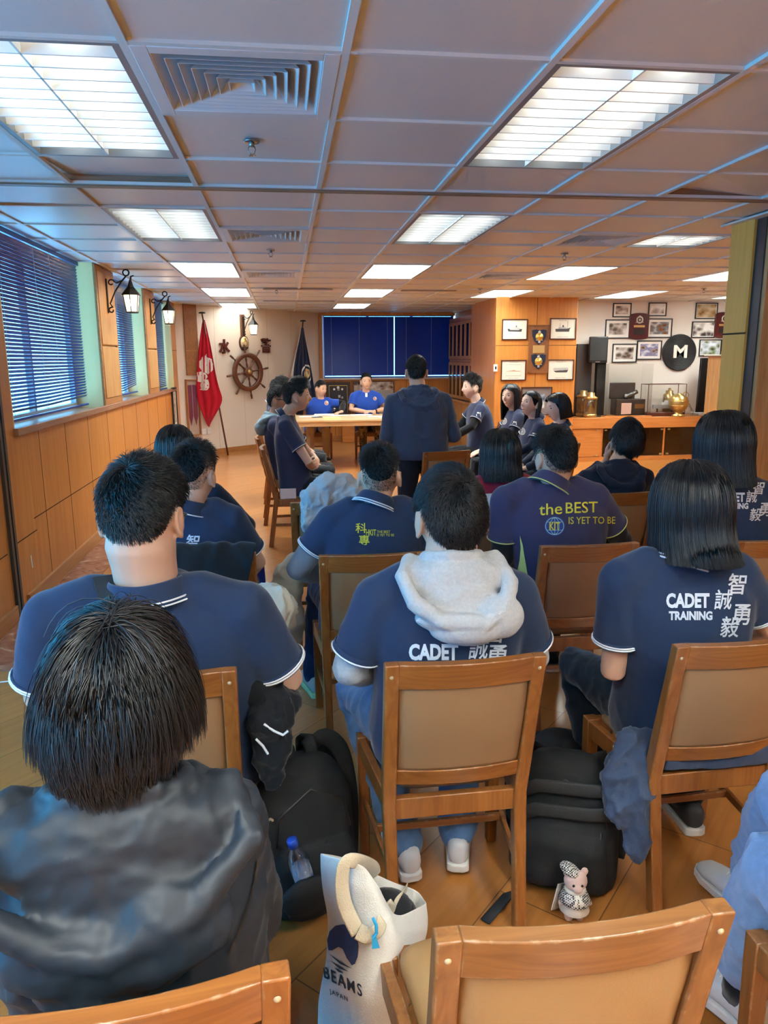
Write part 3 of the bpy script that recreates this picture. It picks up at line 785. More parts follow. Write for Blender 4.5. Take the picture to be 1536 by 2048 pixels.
    for s in (-1, 1):
        b = MB(); b.lathe([(0.0, 0), (0.0055, 0), (0.0045, 0.0018), (0, 0.002)], 12, M=Matrix.Translation((s*0.199, lean(0.845)-0.0172, 0.845)) @ Matrix.Rotation(R_(90), 4, 'X'))
        b.build('screw_cap', STUD, t, smooth=True)
    return t
CH = {}
_src = {}
def place_chair(key, x, y, deg, label, kind='mid', group='wooden dining chairs of the audience'):
    if kind not in _src:
        w = {'mid': (CW, CWX, LEATHER), 'dark': (CWD, CWDX, LEATHERB), 'old': (CWO, CWOX, LEATHERY)}[kind]
        c = make_chair(label, *w, group=group); _src[kind] = c
        c.location = (x, y, 0); c.rotation_euler = (0, 0, R_(deg))
    else:
        c = dup(_src[kind], (x, y, 0), R_(deg), label, group)
    CH[key] = (x, y, R_(deg)); return c
place_chair('front', 0.393, 0.855, 0, 'empty scuffed dining chair nearest the viewer, tan leather back', 'old')
place_chair('P1', -0.235, 0.808, 5, 'wooden chair with chipped edge under the person in the dark windbreaker')
place_chair('P6', 0.445, 1.775, 1, 'wooden chair of the person with a grey hood, scratched tan back fully in view')
place_chair('P2', -0.365, 1.80, 0, 'wooden chair behind the broad person in a navy polo at left')
place_chair('P10', 1.245, 1.79, 2, 'wooden chair of the long-haired person at right, navy jacket laid on its seat')
place_chair('P5', 0.325, 2.875, -1, 'wooden chair of the person with the yellow back print, left of the grey hood', 'mid')
place_chair('P7', 1.25, 2.89, 0, 'reddish brown leather chair of the person in the THE BEST shirt', 'dark')
place_chair('P11', 2.09, 2.84, 0, 'wooden chair at the right edge behind the second long-haired person')
place_chair('P3', -0.36, 2.97, 0, 'wooden chair with a black jacket over its back')
place_chair('P8', 1.20, 3.83, 2, 'reddish wooden chair of the person in red', 'dark')
place_chair('P9', 1.93, 4.02, 3, 'wooden chair behind the person in the dark hooded sweatshirt')
place_chair('P4', -0.56, 3.95, -4, 'chair under the long-haired person at far left, blue jacket over its back')
place_chair('empty', 1.34, 6.13, 12, 'empty wooden chair standing beside the standing person')
place_chair('P22', 1.19, 0.79, 0, 'chair corner at the lower right edge, under the person in pale denim', 'old')
# ------------------------------------------------------------------ people: builders
SKIN = mat('skin', (0.64, 0.385, 0.27), 0.5, spec=0.4, var=(14, 0.08))
SKINF = mat('skin_fair', (0.72, 0.47, 0.36), 0.5, spec=0.4, var=(14, 0.06))
SKIND = mat('skin_tan', (0.48, 0.27, 0.175), 0.5, spec=0.4, var=(14, 0.08))
HAIR = mat('hair_black', (0.010, 0.009, 0.010), 0.36, spec=0.65)
CAPM = mat('hair_under', (0.006, 0.005, 0.006), 0.75, spec=0.2)
def stubble_material():
    m = mat('stubble', (0.045, 0.035, 0.032), 0.8, spec=0.2); nt = m.node_tree; p = nt.nodes['Principled BSDF']; a = nt.nodes.new('ShaderNodeAttribute'); a.attribute_name = 'density'
    tc = nt.nodes.new('ShaderNodeTexCoord'); n = nt.nodes.new('ShaderNodeTexNoise'); n.inputs['Scale'].default_value = 420; nt.links.new(tc.outputs['Object'], n.inputs['Vector'])
    ad = nt.nodes.new('ShaderNodeMath'); ad.operation = 'MULTIPLY_ADD'; ad.inputs[1].default_value = 0.9; ad.inputs[2].default_value = -0.45; nt.links.new(n.outputs['Fac'], ad.inputs[0])
    s = nt.nodes.new('ShaderNodeMath'); s.operation = 'ADD'; s.use_clamp = True; nt.links.new(ad.outputs[0], s.inputs[0]); nt.links.new(a.outputs['Fac'], s.inputs[1]); nt.links.new(s.outputs[0], p.inputs['Alpha'])
    return m
STUB = stubble_material()
HAIRB = mat('hair_dark_brown', (0.022, 0.013, 0.010), 0.36, spec=0.65)
def cloth(name, col, bump=(420, 0.25), rough=0.85, sheen=0.25, var=(7, 0.10)):
    return mat(name, col, rough, spec=0.25, bump=(bump[0], bump[1], 2), var=var, sheen=sheen)
NAVY = cloth('navy_pique', (0.020, 0.036, 0.082))
NAVY2 = cloth('navy_pique_faded', (0.030, 0.038, 0.085))
NAVYP = cloth('navy_violet_pique', (0.042, 0.040, 0.095))
NAVYH = cloth('navy_fleece', (0.048, 0.070, 0.122), bump=(260, 0.3))
NAVYD = cloth('dark_navy_fleece', (0.014, 0.020, 0.042), bump=(260, 0.3))
ROYAL = cloth('royal_blue_pique', (0.020, 0.075, 0.42))
BLUEJ = mat('blue_nylon', (0.008, 0.045, 0.42), 0.4, bump=(30, 0.15))
GREYH = cloth('grey_fleece', (0.44, 0.45, 0.46), bump=(300, 0.4), var=(120, 0.18))
GREYS = cloth('grey_sleeve', (0.20, 0.23, 0.27), bump=(300, 0.2))
BLKC = cloth('black_cloth', (0.010, 0.011, 0.014), bump=(300, 0.25))
BLKT = cloth('black_trousers', (0.013, 0.015, 0.020), bump=(300, 0.2))
WINDB = mat('windbreaker_nylon', (0.017, 0.022, 0.030), 0.50, spec=0.35, bump=(35, 0.22, 4), sheen=0.0)
RED = cloth('red_cloth', (0.30, 0.016, 0.040))
DENIM = cloth('pale_denim', (0.21, 0.34, 0.56), bump=(500, 0.4), var=(40, 0.22))
DENIMB = cloth('blue_denim', (0.10, 0.20, 0.38), bump=(500, 0.4), var=(30, 0.3))
KHAKI = cloth('khaki_twill', (0.36, 0.28, 0.20), bump=(400, 0.25))
BEIGE = cloth('beige_cloth', (0.50, 0.46, 0.37), bump=(300, 0.25))
WHITEC = cloth('white_trim', (0.80, 0.83, 0.86), bump=(300, 0.1), var=None)
YELLOW = mat('yellow_print', (0.68, 0.62, 0.05), 0.7)
LIME = cloth('lime_panel', (0.56, 0.62, 0.20), bump=(300, 0.1))
WPRINT = mat('white_print', (0.70, 0.76, 0.84), 0.6)
RUBBER = mat('white_rubber', (0.62, 0.60, 0.57), 0.6)
EYE = mat('eye_dark', (0.012, 0.008, 0.006), 0.2)
LIPS = mat('lips', (0.42, 0.16, 0.13), 0.45)
def camo_material():
    m = bpy.data.materials.new('camouflage'); m.use_nodes = True; nt = m.node_tree; p = nt.nodes['Principled BSDF']; p.inputs['Roughness'].default_value = 0.85
    tc = nt.nodes.new('ShaderNodeTexCoord'); n = nt.nodes.new('ShaderNodeTexNoise'); n.inputs['Scale'].default_value = 13; n.inputs['Detail'].default_value = 2
    cr = nt.nodes.new('ShaderNodeValToRGB'); cr.color_ramp.interpolation = 'CONSTANT'
    e = cr.color_ramp.elements; e[0].color = (0.05, 0.04, 0.025, 1); e[1].position = 0.46; e[1].color = (0.11, 0.085, 0.045, 1)
    a = e.new(0.54); a.color = (0.20, 0.15, 0.085, 1); a = e.new(0.62); a.color = (0.03, 0.025, 0.018, 1)
    nt.links.new(tc.outputs['Object'], n.inputs['Vector']); nt.links.new(n.outputs['Fac'], cr.inputs[0]); nt.links.new(cr.outputs[0], p.inputs['Base Color'])
    return m
CAMO = camo_material()

HA = np.array([0.078, 0.098, 0.120])
def skull(d):
    p = d*HA; z = p[:, 2]; t = np.clip((-z-0.015)/0.10, 0, 1)
    p[:, 0] *= 1-0.34*t**1.4
    bk = p[:, 1] < 0
    p[bk, 1] *= (1-0.42*t[bk])
    return p
def sph(el, ph):
    """el elevation, ph azimuth from the face (0) round to the nape (pi)"""
    return np.stack([np.cos(el)*np.sin(ph), np.cos(el)*np.cos(ph), np.sin(el)], -1)
def nrm(d):
    n = d/HA; return n/np.linalg.norm(n, axis=-1, keepdims=True)
def face_shape(p):
    x, y, z = p[:, 0].copy(), p[:, 1].copy(), p[:, 2].copy(); f = y > 0.0
    yy = y.copy()
    yy = np.where(y > 0.062, 0.062+(y-0.062)*0.78, yy)
    g = lambda a, s: np.exp(-(a/s)**2)
    yy += f*(0.026*g(x, 0.012)*g(z+0.024, 0.017)+0.012*g(x, 0.009)*g(z+0.002, 0.024))
    yy += f*(0.004*g(z-0.034, 0.012)*g(x, 0.05))
    yy -= f*(0.009*g(np.abs(x)-0.031, 0.015)*g(z-0.012, 0.011))
    yy += f*(0.006*g(x, 0.022)*(g(z+0.057, 0.006)+g(z+0.069, 0.006))+0.007*g(x, 0.022)*g(z+0.100, 0.014))
    yy += f*(0.005*g(np.abs(x)-0.042, 0.018)*g(z+0.025, 0.02))
    return np.stack([x, yy, z], -1)
def head_rings(n=44, m=30):
    rings = []
    for i in range(1, m):
        el = -math.pi/2+math.pi*i/m
        ph = np.linspace(0, 2*math.pi, n, endpoint=False)
        p = face_shape(skull(sph(np.full(n, el), ph)))
        rings.append([Vector(q) for q in p])
    return rings
HEAD_R = head_rings()
def rotm(yaw=0, pitch=0, roll=0):
    return Matrix.Rotation(R_(yaw), 4, 'Z') @ Matrix.Rotation(R_(pitch), 4, 'X') @ Matrix.Rotation(R_(roll), 4, 'Y')
def ear(mb, s, M):
    T = M @ Matrix.Translation((s*0.079, -0.012, -0.012)) @ Matrix.Rotation(R_(-s*24), 4, 'Z') @ Matrix.Rotation(R_(12), 4, 'X')
    mb.ell((s*0.006, 0, 0), (0.009, 0.017, 0.028), T, 12, 8)
    pts = []
    for k in range(11):
        a = R_(-75+k*27); pts.append((s*0.012, -0.019*math.cos(a)*1.0+0.002, 0.031*math.sin(a)))
    pts = [(s*0.006, 0.012, 0.012), (s*0.012, 0.006, 0.027), (s*0.015, -0.008, 0.033), (s*0.017, -0.019, 0.024), (s*0.017, -0.022, 0.008), (s*0.014, -0.016, -0.010), (s*0.010, -0.006, -0.024), (s*0.005, 0.004, -0.032)]
    mb.tube(pts, [0.0050, 0.0055, 0.0055, 0.0055, 0.0055, 0.0055, 0.0070, 0.0068], 8, M=T, round_ends=True)
def hand(mb, wrist, fdir, back, side, scale=1.0, curl=0.5, spread=0.0):
    """palm, four fingers of unequal length and a thumb; BACK points out of the back of the hand, SIDE=+1 thumb on the +x' side"""
    f = Vector(fdir).normalized(); b = Vector(back); b = (b-f*b.dot(f)).normalized(); x = f.cross(b)*side
    s = scale
    def P(u, v, w): return Vector(wrist)+x*u*s+f*v*s+b*w*s
    def ring(v, hw, hh, w=0.0, n=14): return [P(hw*math.cos(2*math.pi*k/n), v, w+hh*math.sin(2*math.pi*k/n)) for k in range(n)]
    mb.loft([ring(-0.02, 0.026, 0.02), ring(0.01, 0.031, 0.019), ring(0.04, 0.040, 0.017), ring(0.075, 0.042, 0.014), ring(0.09, 0.039, 0.010)])
    L = (0.043, 0.048, 0.045, 0.036); K = (0.027, 0.031, 0.029, 0.021); T = (0.021, 0.023, 0.022, 0.018)
    for i in range(4):
        u = 0.031-0.0205*i; p = (u, 0.082-0.003*abs(i-1), 0.002); a = curl*0.5; sp = spread*(1.5-i)*0.16
        pts = [P(*p)]; ang = a*0.7
        for seg in (L[i], K[i], T[i]):
            p = (p[0]+seg*math.sin(sp), p[1]+seg*math.cos(ang), p[2]-seg*math.sin(ang)); pts.append(P(*p)); ang += a*1.15
        mb.tube(pts, [0.0092*s, 0.0085*s, 0.0078*s, 0.0062*s], 10, round_ends=True)
    pts = [P(0.028, 0.012, -0.004), P(0.048, 0.042, -0.010), P(0.055, 0.072, -0.014-0.012*curl), P(0.050, 0.095, -0.018-0.02*curl)]
    mb.tube(pts, [0.0135*s, 0.0118*s, 0.0095*s, 0.007*s], 10, round_ends=True)
def bez(a, b, c, t):
    return a*(1-t)**2+b*2*t*(1-t)+c*t*t
def torso_rings(hip, N, sw, tw, td, slouch, grow=0.0, hem=0.06, top=1.0, n=28, nw=1.0):
    a = hip+V(0, -0.005, -hem); c = N; m = (a+c)*0.5+V(0, -slouch, 0)
    S = [(0.0, 0.186*tw, 0.142*td), (0.10, 0.190*tw, 0.148*td), (0.22, 0.184*tw, 0.140*td), (0.38, 0.178*tw, 0.130*td), (0.54, 0.184*tw, 0.128*td), (0.68, max(0.19*tw, sw*0.86), 0.122*td), (0.79, sw*0.90, 0.108*td), (0.87, sw*0.78, 0.092*td), (0.93, sw*0.56, 0.078*td), (0.975, 0.094*nw, 0.074*nw), (1.0, 0.072*nw, 0.068*nw)]
    rings = []
    for t, rx, ry in S:
        if t > top: break
        c0 = bez(a, m, c, t); d = (bez(a, m, c, min(1, t+0.02))-bez(a, m, c, max(0, t-0.02))).normalized()
        fw = V(1, 0, 0).cross(d)*-1; fw = V(0, 1, 0)-d*V(0, 1, 0).dot(d); fw.normalize()
        r = []
        for k in range(n):
            q = 2*math.pi*k/n; cx, cy = math.cos(q), math.sin(q)
            e = 0.80
            r.append(c0+V(1, 0, 0)*(math.copysign(abs(cx)**e, cx)*(rx+grow))+fw*(math.copysign(abs(cy)**e, cy)*(ry+grow)))
        rings.append(r)
    return rings
def folds(amp, sc=9.0, seed=0.0, dirv=(1, 1, 1), ridge=True):
    o = V(seed*3.1, seed*1.7, seed*2.3); dv = V(*dirv)
    def fn(co, no):
        q = V(co.x*dv.x, co.y*dv.y, co.z*dv.z)*sc+o
        w = V(noise.noise(q*0.5), noise.noise(q*0.5+V(9, 2, 4)), noise.noise(q*0.5+V(3, 8, 1)))*0.9
        a = noise.noise(q+w); b = noise.noise(q*2.1+w+V(5, 5, 5))
        v = (0.55-abs(a)*1.6)+(0.3-abs(b)*0.7)*0.5 if ridge else a+0.4*b
        return amp*v
    return fn
def strands_mesh(P, r, n=3):
    """P: (S, K, 3) polylines -> thin tapered tubes"""
    S, K, _ = P.shape
    T = np.gradient(P, axis=1); T /= np.linalg.norm(T, axis=2, keepdims=True)+1e-9
    ref = np.where(np.abs(T[:, :, 2:3]) > 0.9, np.array([0, 1.0, 0]), np.array([0, 0, 1.0]))
    A = np.cross(T, ref); A /= np.linalg.norm(A, axis=2, keepdims=True)+1e-9; B = np.cross(T, A)
    tp = (1-0.75*np.linspace(0, 1, K)**2)[None, :, None]*np.asarray(r).reshape(-1, 1, 1)
    vs = []
    for k in range(n):
        a = 2*math.pi*k/n; vs.append(P+(A*math.cos(a)+B*math.sin(a))*tp)
    Vv = np.stack(vs, 2).reshape(-1, 3)
    base = (np.arange(S)[:, None, None]*K+np.arange(K-1)[None, :, None])*n
    k = np.arange(n)[None, None, :]; k2 = (k+1) % n
    F = np.stack([base+k, base+k2, base+n+k2, base+n+k], -1).reshape(-1, 4)
    return Vv, F
def np_mesh(name, parts):
    """parts: list of (verts, quads or faces)"""
    vs = []; fl_ = []; ls = []; b = 0
    for v, f in parts:
        v = np.asarray(v, float).reshape(-1, 3); vs.append(v)
        for q in (f if not isinstance(f, np.ndarray) else [f]):
            if isinstance(q, np.ndarray):
                fl_.append((q+b).ravel()); ls.append(np.full(len(q), q.shape[1]))
            else:
                fl_.append(np.array(q)+b); ls.append(np.array([len(q)]))
        b += len(v)
    Vv = np.concatenate(vs); L = np.concatenate(fl_); n = np.concatenate(ls)
    me = bpy.data.meshes.new(name)
    me.vertices.add(len(Vv)); me.vertices.foreach_set('co', Vv.ravel())
    me.loops.add(len(L)); me.loops.foreach_set('vertex_index', L.astype(np.int32))
    me.polygons.add(len(n)); st = np.concatenate([[0], np.cumsum(n)[:-1]])
    me.polygons.foreach_set('loop_start', st.astype(np.int32))
    me.polygons.foreach_set('use_smooth', [True]*len(n))
    me.update(calc_edges=True); me.validate()
    return me
HL_P = np.radians([0, 40, 62, 74, 86, 100, 112, 126, 150, 180])
def hairline(ph, kind):
    E = {'short': [44, 40, 30, 0, 4, 14, 4, -24, -44, -50], 'mop': [22, 20, 10, -10, -2, 8, -6, -18, -29, -33], 'long': [46, 40, 26, 2, -12, -20, -25, -30, -35, -38]}[kind]
    a = np.abs((ph+math.pi) % (2*math.pi)-math.pi)
    return np.interp(a, HL_P, np.radians(E))
def smooth01(x): x = np.clip(x, 0, 1); return x*x*(3-2*x)
def hair_short(t, M, m, top=0.035, side=0.018, fade=0.0, lift=0.5, swirl=0.4, count=5000, kind='short', seed=1, rad=0.0007, capt=1.0, crown=(0.012, -0.52, 0.85), front_up=0.0, grav=0.0, clump=0.0):
    g = np.random.default_rng(seed)
    # closed cap under the strands
    nphi, nl = 56, 14; ph = np.linspace(0, 2*math.pi, nphi, endpoint=False)
    lo = hairline(ph, kind)+np.radians(fade*np.interp(np.abs((ph+math.pi) % (2*math.pi)-math.pi), [0, 0.9, 1.3, 3.2], [0, 0, 0.9, 1.0]))
    rings = []
    def thick(el, ph, l): 
        k = smooth01((el-R_(5))/R_(40)); ed = smooth01((el-l)/R_(16))
        return (side*0.55*(1-k)+top*0.42*k)*ed*capt
    for j in range(-1, nl):
        u = max(j, 0)/(nl-1)
        el = lo+(R_(89.0)-lo)*u
        d = sph(el, ph); p = skull(d.copy()); h = thick(el, ph, lo)
        if j < 0: h = h-0.006
        hn = np.array([noise.noise(Vector(q)*26+V(seed, 0, 0)) for q in p])
        p = p+nrm(d)*(h*(1+0.22*hn))[:, None]
        rings.append(p)
    vs = np.concatenate(rings); fs = []
    for j in range(len(rings)-1):
        for k in range(nphi):
            l = (k+1) % nphi; fs.append((j*nphi+k, j*nphi+l, (j+1)*nphi+l, (j+1)*nphi+k))
    fs.append(tuple((len(rings)-1)*nphi+k for k in range(nphi)))
    # strands
    n = count*3; z = g.uniform(-0.8, 1, n); ph = g.uniform(0, 2*math.pi, n); el = np.arcsin(z); l = hairline(ph, kind)
    ok = el > l+R_(1)*g.normal(0, 1.5, n); el, ph, l = el[ok][:count], ph[ok][:count], l[ok][:count]; n = len(el)
    d = sph(el, ph); N = nrm(d); a = np.abs((ph+math.pi) % (2*math.pi)-math.pi)
    fz = np.radians(max(fade, 6.0)+10)
    rel = np.clip((el-l)/fz, 0.0, 1); fr = np.interp(a, [0, 0.9, 1.3, 3.2], [0, 0, 1, 1])
    k = smooth01((el-R_(5))/R_(40)); L = (side*(1-k)+top*k)*g.uniform(0.45 if kind == 'mop' else 0.75, 1.15, n)
    L = L*(1-fr*(1-(0.16+0.84*rel**1.3)))
    p = skull(d.copy())+N*(thick(el, ph, l)*0.8*(rel if fade else 1))[:, None]
    c = np.array(crown)*HA*1.03; F = p-c; F -= N*(F*N).sum(1, keepdims=True); F /= np.linalg.norm(F, axis=1, keepdims=True)+1e-6
    F = F+np.cross(N, F)*swirl; F /= np.linalg.norm(F, axis=1, keepdims=True)+1e-6
    jit = g.normal(0, 0.22, (n, 3)); F = F+jit
    if clump:
        cl = np.array([[noise.noise(Vector(q)*38+V(seed, 1, 2)), noise.noise(Vector(q)*38+V(7, seed, 3)), noise.noise(Vector(q)*38+V(1, 4, seed))] for q in p]); F = F+cl*clump
    p = p-F*(L*(0.22 if kind == 'mop' else 0.12)*smooth01((el-R_(35))/R_(40)))[:, None]
    li = np.full(n, lift)*g.uniform(0.7, 1.3, n)
    up = front_up*smooth01((el-R_(30))/R_(30))*(p[:, 1] > -0.02)
    li = li+up
    K = 7; pts = [p]; q_ = p.copy(); lv0 = np.linalg.norm(p/HA, axis=1)
    for q in range(1, K):
        s = q/(K-1)
        Nn = q_/HA**2; Nn /= np.linalg.norm(Nn, axis=1, keepdims=True)
        Ft = F-Nn*(F*Nn).sum(1, keepdims=True); Ft /= np.linalg.norm(Ft, axis=1, keepdims=True)+1e-6
        w = np.clip(li*(1-0.75*s), -0.1, 1.2)[:, None]
        D = Nn*w+Ft*(1-np.clip(w, 0, 0.9))+np.array([0, 0, -grav*s]); D /= np.linalg.norm(D, axis=1, keepdims=True)+1e-6
        q_ = q_+D*(L/(K-1))[:, None]
        lv = np.linalg.norm(q_/HA, axis=1); mn = np.minimum(lv0, 1.0)+0.02
        low = q_[:, 2] < -0.03
        fix = np.where((lv < mn) & ~low, mn/np.maximum(lv, 1e-6), 1.0); q_ = q_*fix[:, None]
        pts.append(q_.copy())
    P = np.stack(pts, 1)
    if fade:
        ph2 = np.linspace(0, 2*math.pi, nphi, endpoint=False); l2 = hairline(ph2, kind); R2 = []; D2 = []; nl2 = 9; tp_ = lo+R_(14)
        for j in range(nl2):
            u = j/(nl2-1); el2 = l2-R_(5)+(tp_-l2+R_(5))*u; d2 = sph(el2, ph2); R2.append(skull(d2.copy())+nrm(d2)*(0.0012 if 0 < j < nl2-1 else -0.001)); D2.append(np.full(nphi, min(1, 1.15*u**0.8)-0.12))
        v2 = np.concatenate(R2); f2 = [(j*nphi+k, j*nphi+(k+1) % nphi, (j+1)*nphi+(k+1) % nphi, (j+1)*nphi+k) for j in range(nl2-1) for k in range(nphi)]
        ms = np_mesh('stubble', [(v2, f2)]); at = ms.attributes.new('density', 'FLOAT', 'POINT'); at.data.foreach_set('value', np.concatenate(D2).astype(np.float32))
        co = mesh_co(ms); A = np.array(M)[:3]; set_co(ms, co @ A[:, :3].T+A[:, 3]); link_mesh('stubble', ms, STUB, t)
    me = np_mesh('hair', [(vs, fs), strands_mesh(P, np.full(n, rad)*g.uniform(0.7, 1.3, n))])
    mi = np.zeros(len(me.polygons), np.int32); mi[:len(fs)] = 1; me.polygons.foreach_set('material_index', mi)
    co = mesh_co(me); A = np.array(M)[:3]; set_co(me, co @ A[:, :3].T+A[:, 3])
    return link_mesh('hair', me, [m, CAPM], t)
def hair_long(t, M, m, zb=-0.20, phmax=112, th=0.018, count=3500, seed=1, rad=0.0011, flare=0.0, backoff=0.02, wave=0.0, part=0.0, layer=0.10, taper=0.10, frontlen=None, fy=0.0):
    g = np.random.default_rng(seed); pm = R_(phmax)
    def H(psi, s, off):
        """psi from the nape (0) to either side, s 0 crown .. 1 tips"""
        ph = math.pi-psi
        e1 = R_(-10); el = np.where(s < 0.5, R_(88)+(e1-R_(88))*(s/0.5), e1)
        d = sph(el, ph); p = skull(d.copy())+nrm(d)*(th*smooth01((R_(90)-el)/R_(50))*0.8+th*0.35+off)[:, None]
        u = np.clip((s-0.5)/0.5, 0, 1); z0 = p[:, 2]; zbot = zb+(0 if frontlen is None else (frontlen-zb)*smooth01((np.abs(psi)-1.0)/0.9))
        p[:, 2] = z0+(zbot-z0)*u
        w = np.cos(psi)
        p[:, 0] *= 1+flare*u-taper*u*u*0.6
        p[:, 1] = p[:, 1]*(1-taper*u*0.5)-backoff*u*u*np.clip(w, 0, 1)+fy*u*np.clip(-w+0.3, 0, 1)
        return p
    # curtain sheet
    na, ns = 40, 22; psi = np.linspace(-pm, pm, na); rings = []
    for j in range(ns):
        s = np.full(na, 0.28+0.70*j/(ns-1))
        hn = np.array([noise.noise(V(q*7, j*0.12, seed)) for q in psi])*0.004
        o = H(psi, s, -0.002+hn); i = H(psi, s, -0.011+hn*0.3)
        rings.append(np.concatenate([o, i[::-1]]))
    vs = np.concatenate(rings); w = 2*na; fs = []
    for j in range(ns-1):
        for k in range(w): l = (k+1) % w; fs.append((j*w+k, j*w+l, (j+1)*w+l, (j+1)*w+k))
    fs.append(tuple(range(w))); fs.append(tuple((ns-1)*w+k for k in range(w)))
    # crown cap down to the hairline
    nphi, nl = 48, 12; ph = np.linspace(0, 2*math.pi, nphi, endpoint=False); lo = hairline(ph, 'long'); cr = []
    for j in range(-1, nl):
        u = max(j, 0)/(nl-1); el = lo+(R_(89)-lo)*u; d = sph(el, ph)
        h = th*(0.35+0.8*smooth01((R_(90)-el)/R_(50)))*smooth01((el-lo)/R_(18)+0.15)-0.002-(0.006 if j < 0 else 0)
        if part is not None and j >= 0:
            q = skull(d.copy()); h = h*(1-0.35*np.exp(-((q[:, 0]-part)/0.006)**2)*(q[:, 1] > -0.045))
        cr.append(skull(d.copy())+nrm(d)*h[:, None])
    vc = np.concatenate(cr); fc = []
    for j in range(len(cr)-1):
        for k in range(nphi): l = (k+1) % nphi; fc.append((j*nphi+k, j*nphi+l, (j+1)*nphi+l, (j+1)*nphi+k))
    fc.append(tuple((len(cr)-1)*nphi+k for k in range(nphi)))
    # strands
    n = count; psi = g.uniform(-pm, pm, n); s0 = g.uniform(0.02, 0.42, n)**1.0; s1 = 1-layer*g.uniform(0, 1, n)**2+g.normal(0, 0.012, n)
    K = 12; pts = []; ro = g.normal(0.0015, 0.0028, n); ph0 = g.uniform(0, 6.28, n)
    cl = np.array([noise.noise(V(a*16, seed, 0)) for a in psi])
    for q in range(K):
        f = q/(K-1); s = s0+(s1-s0)*f
        ps = psi+0.05*cl*f*f+wave*np.sin(ph0*0.3+cl*4+f*9)*f
        pts.append(H(ps, s, ro+0.004*cl*f+0.002*f))
    P = np.stack(pts, 1)
    # strands over the front of the crown, swept to the sides from the parting
    nf = count//4; sd = np.where(g.uniform(-1, 1, nf) > -0.2, 1.0, -1.0); f0 = g.uniform(0, R_(70), nf); e0 = g.uniform(R_(42), R_(84), nf)
    pts = []
    for q in range(K):
        f = q/(K-1); a = f0+(R_(180-phmax+6)-f0)*smooth01(f*1.6)*(1 if True else 0); a = np.maximum(a, f0)
        e = e0+(R_(-5)-e0)*f; e = np.maximum(e, hairline(a, 'long')*(1-f)*1.0+R_(-8)*f)
        d = sph(e, sd*a); pts.append(skull(d.copy())+nrm(d)*(th*(0.35+0.8*smooth01((R_(90)-e)/R_(50)))+0.001)[:, None])
    Pf = np.stack(pts, 1)
    me = np_mesh('hair', [(vs, fs), (vc, fc), strands_mesh(P, np.full(n, rad)*g.uniform(0.7, 1.3, n)), strands_mesh(Pf, np.full(nf, rad))])
    mi = np.zeros(len(me.polygons), np.int32); mi[:len(fs)+len(fc)] = 1; me.polygons.foreach_set('material_index', mi)
    co = mesh_co(me); A = np.array(M)[:3]; set_co(me, co @ A[:, :3].T+A[:, 3])
    return link_mesh('hair', me, [m, CAPM], t)
def shoe(t, ank, fdir, mu, ms, label=None, scale=1.0, pitch=0.0):
    f = V(fdir[0], fdir[1], 0).normalized(); M = Matrix(((f.y, f.x, 0, ank[0]), (-f.x, f.y, 0, ank[1]), (0, 0, 1, ank[2]), (0, 0, 0, 1))) @ Matrix.Rotation(pitch, 4, 'X') @ Matrix.Scale(scale, 4)
    def ring(y, hw, zl, zh, n=16):
        zc, hh = (zl+zh)/2, (zh-zl)/2
        return [(hw*math.copysign(abs(math.cos(a))**0.7, math.cos(a)), y, zc+hh*math.copysign(abs(math.sin(a))**0.8, math.sin(a))) for a in [2*math.pi*k/n for k in range(n)]]
    b = MB(); b.loft([ring(-0.075, 0.018, -0.06, -0.01), ring(-0.065, 0.032, -0.068, 0.012), ring(-0.02, 0.038, -0.07, 0.02), ring(0.03, 0.038, -0.07, 0.008), ring(0.09, 0.043, -0.07, -0.016), ring(0.14, 0.044, -0.07, -0.028), ring(0.175, 0.035, -0.068, -0.036), ring(0.19, 0.015, -0.064, -0.046)], M=M)
    up = b.build('shoe', mu, t, smooth=True)
    if label: up['label'] = label
    b = MB(); r = lambda y, hw, z0, z1: [(-hw, y, z0), (hw, y, z0), (hw, y, z1), (-hw, y, z1)]
    b.loft([r(-0.082, 0.018, -0.088, -0.062), r(-0.07, 0.036, -0.09, -0.060), r(0.0, 0.038, -0.09, -0.064), r(0.09, 0.047, -0.09, -0.064), r(0.15, 0.046, -0.088, -0.062), r(0.185, 0.034, -0.083, -0.058), r(0.2, 0.012, -0.076, -0.056)], M=M)
    b.build('sole', ms, up, bevel=0.004)
    b = MB()
    for k in range(4): b.tube([(-0.022, 0.025+0.017*k, 0.004-0.007*k), (0, 0.03+0.017*k, 0.010-0.007*k), (0.022, 0.025+0.017*k, 0.004-0.007*k)], 0.003, 6, M=M)
    b.build('laces', WHITEC, up)
    return up
def wrap_print(name, shp, pf, bv, root, parent, m, off=0.0022):
    return decal(name, shp, pf, bv, root_inv(root), m, parent, off)
def root_inv(root):
    return (Matrix.Translation(root.location) @ Matrix.Rotation(root.rotation_euler.z, 4, 'Z')).inverted()
def bvh_of(me):
    return BVHTree.FromPolygons([v.co for v in me.vertices], [p.vertices for p in me.polygons])
def crinkle(amp, seed=0.0, sc=6.0):
    """sharp pressed creases of thin nylon"""
    o = V(seed*3.1, seed*1.7, seed*2.3)
    def fn(co, no):
        q = V(co.x, co.y, co.z*0.8)*sc+o; w = V(noise.noise(q*0.6), noise.noise(q*0.6+V(9, 2, 4)), noise.noise(q*0.6+V(3, 8, 1)))*1.1; v = 0.0
        for k, g in ((1.0, 1.0), (2.1, 0.55), (4.3, 0.25)): v += g*((1-abs(noise.noise(q*k+w)))**4-0.45)
        return amp*v
    return fn
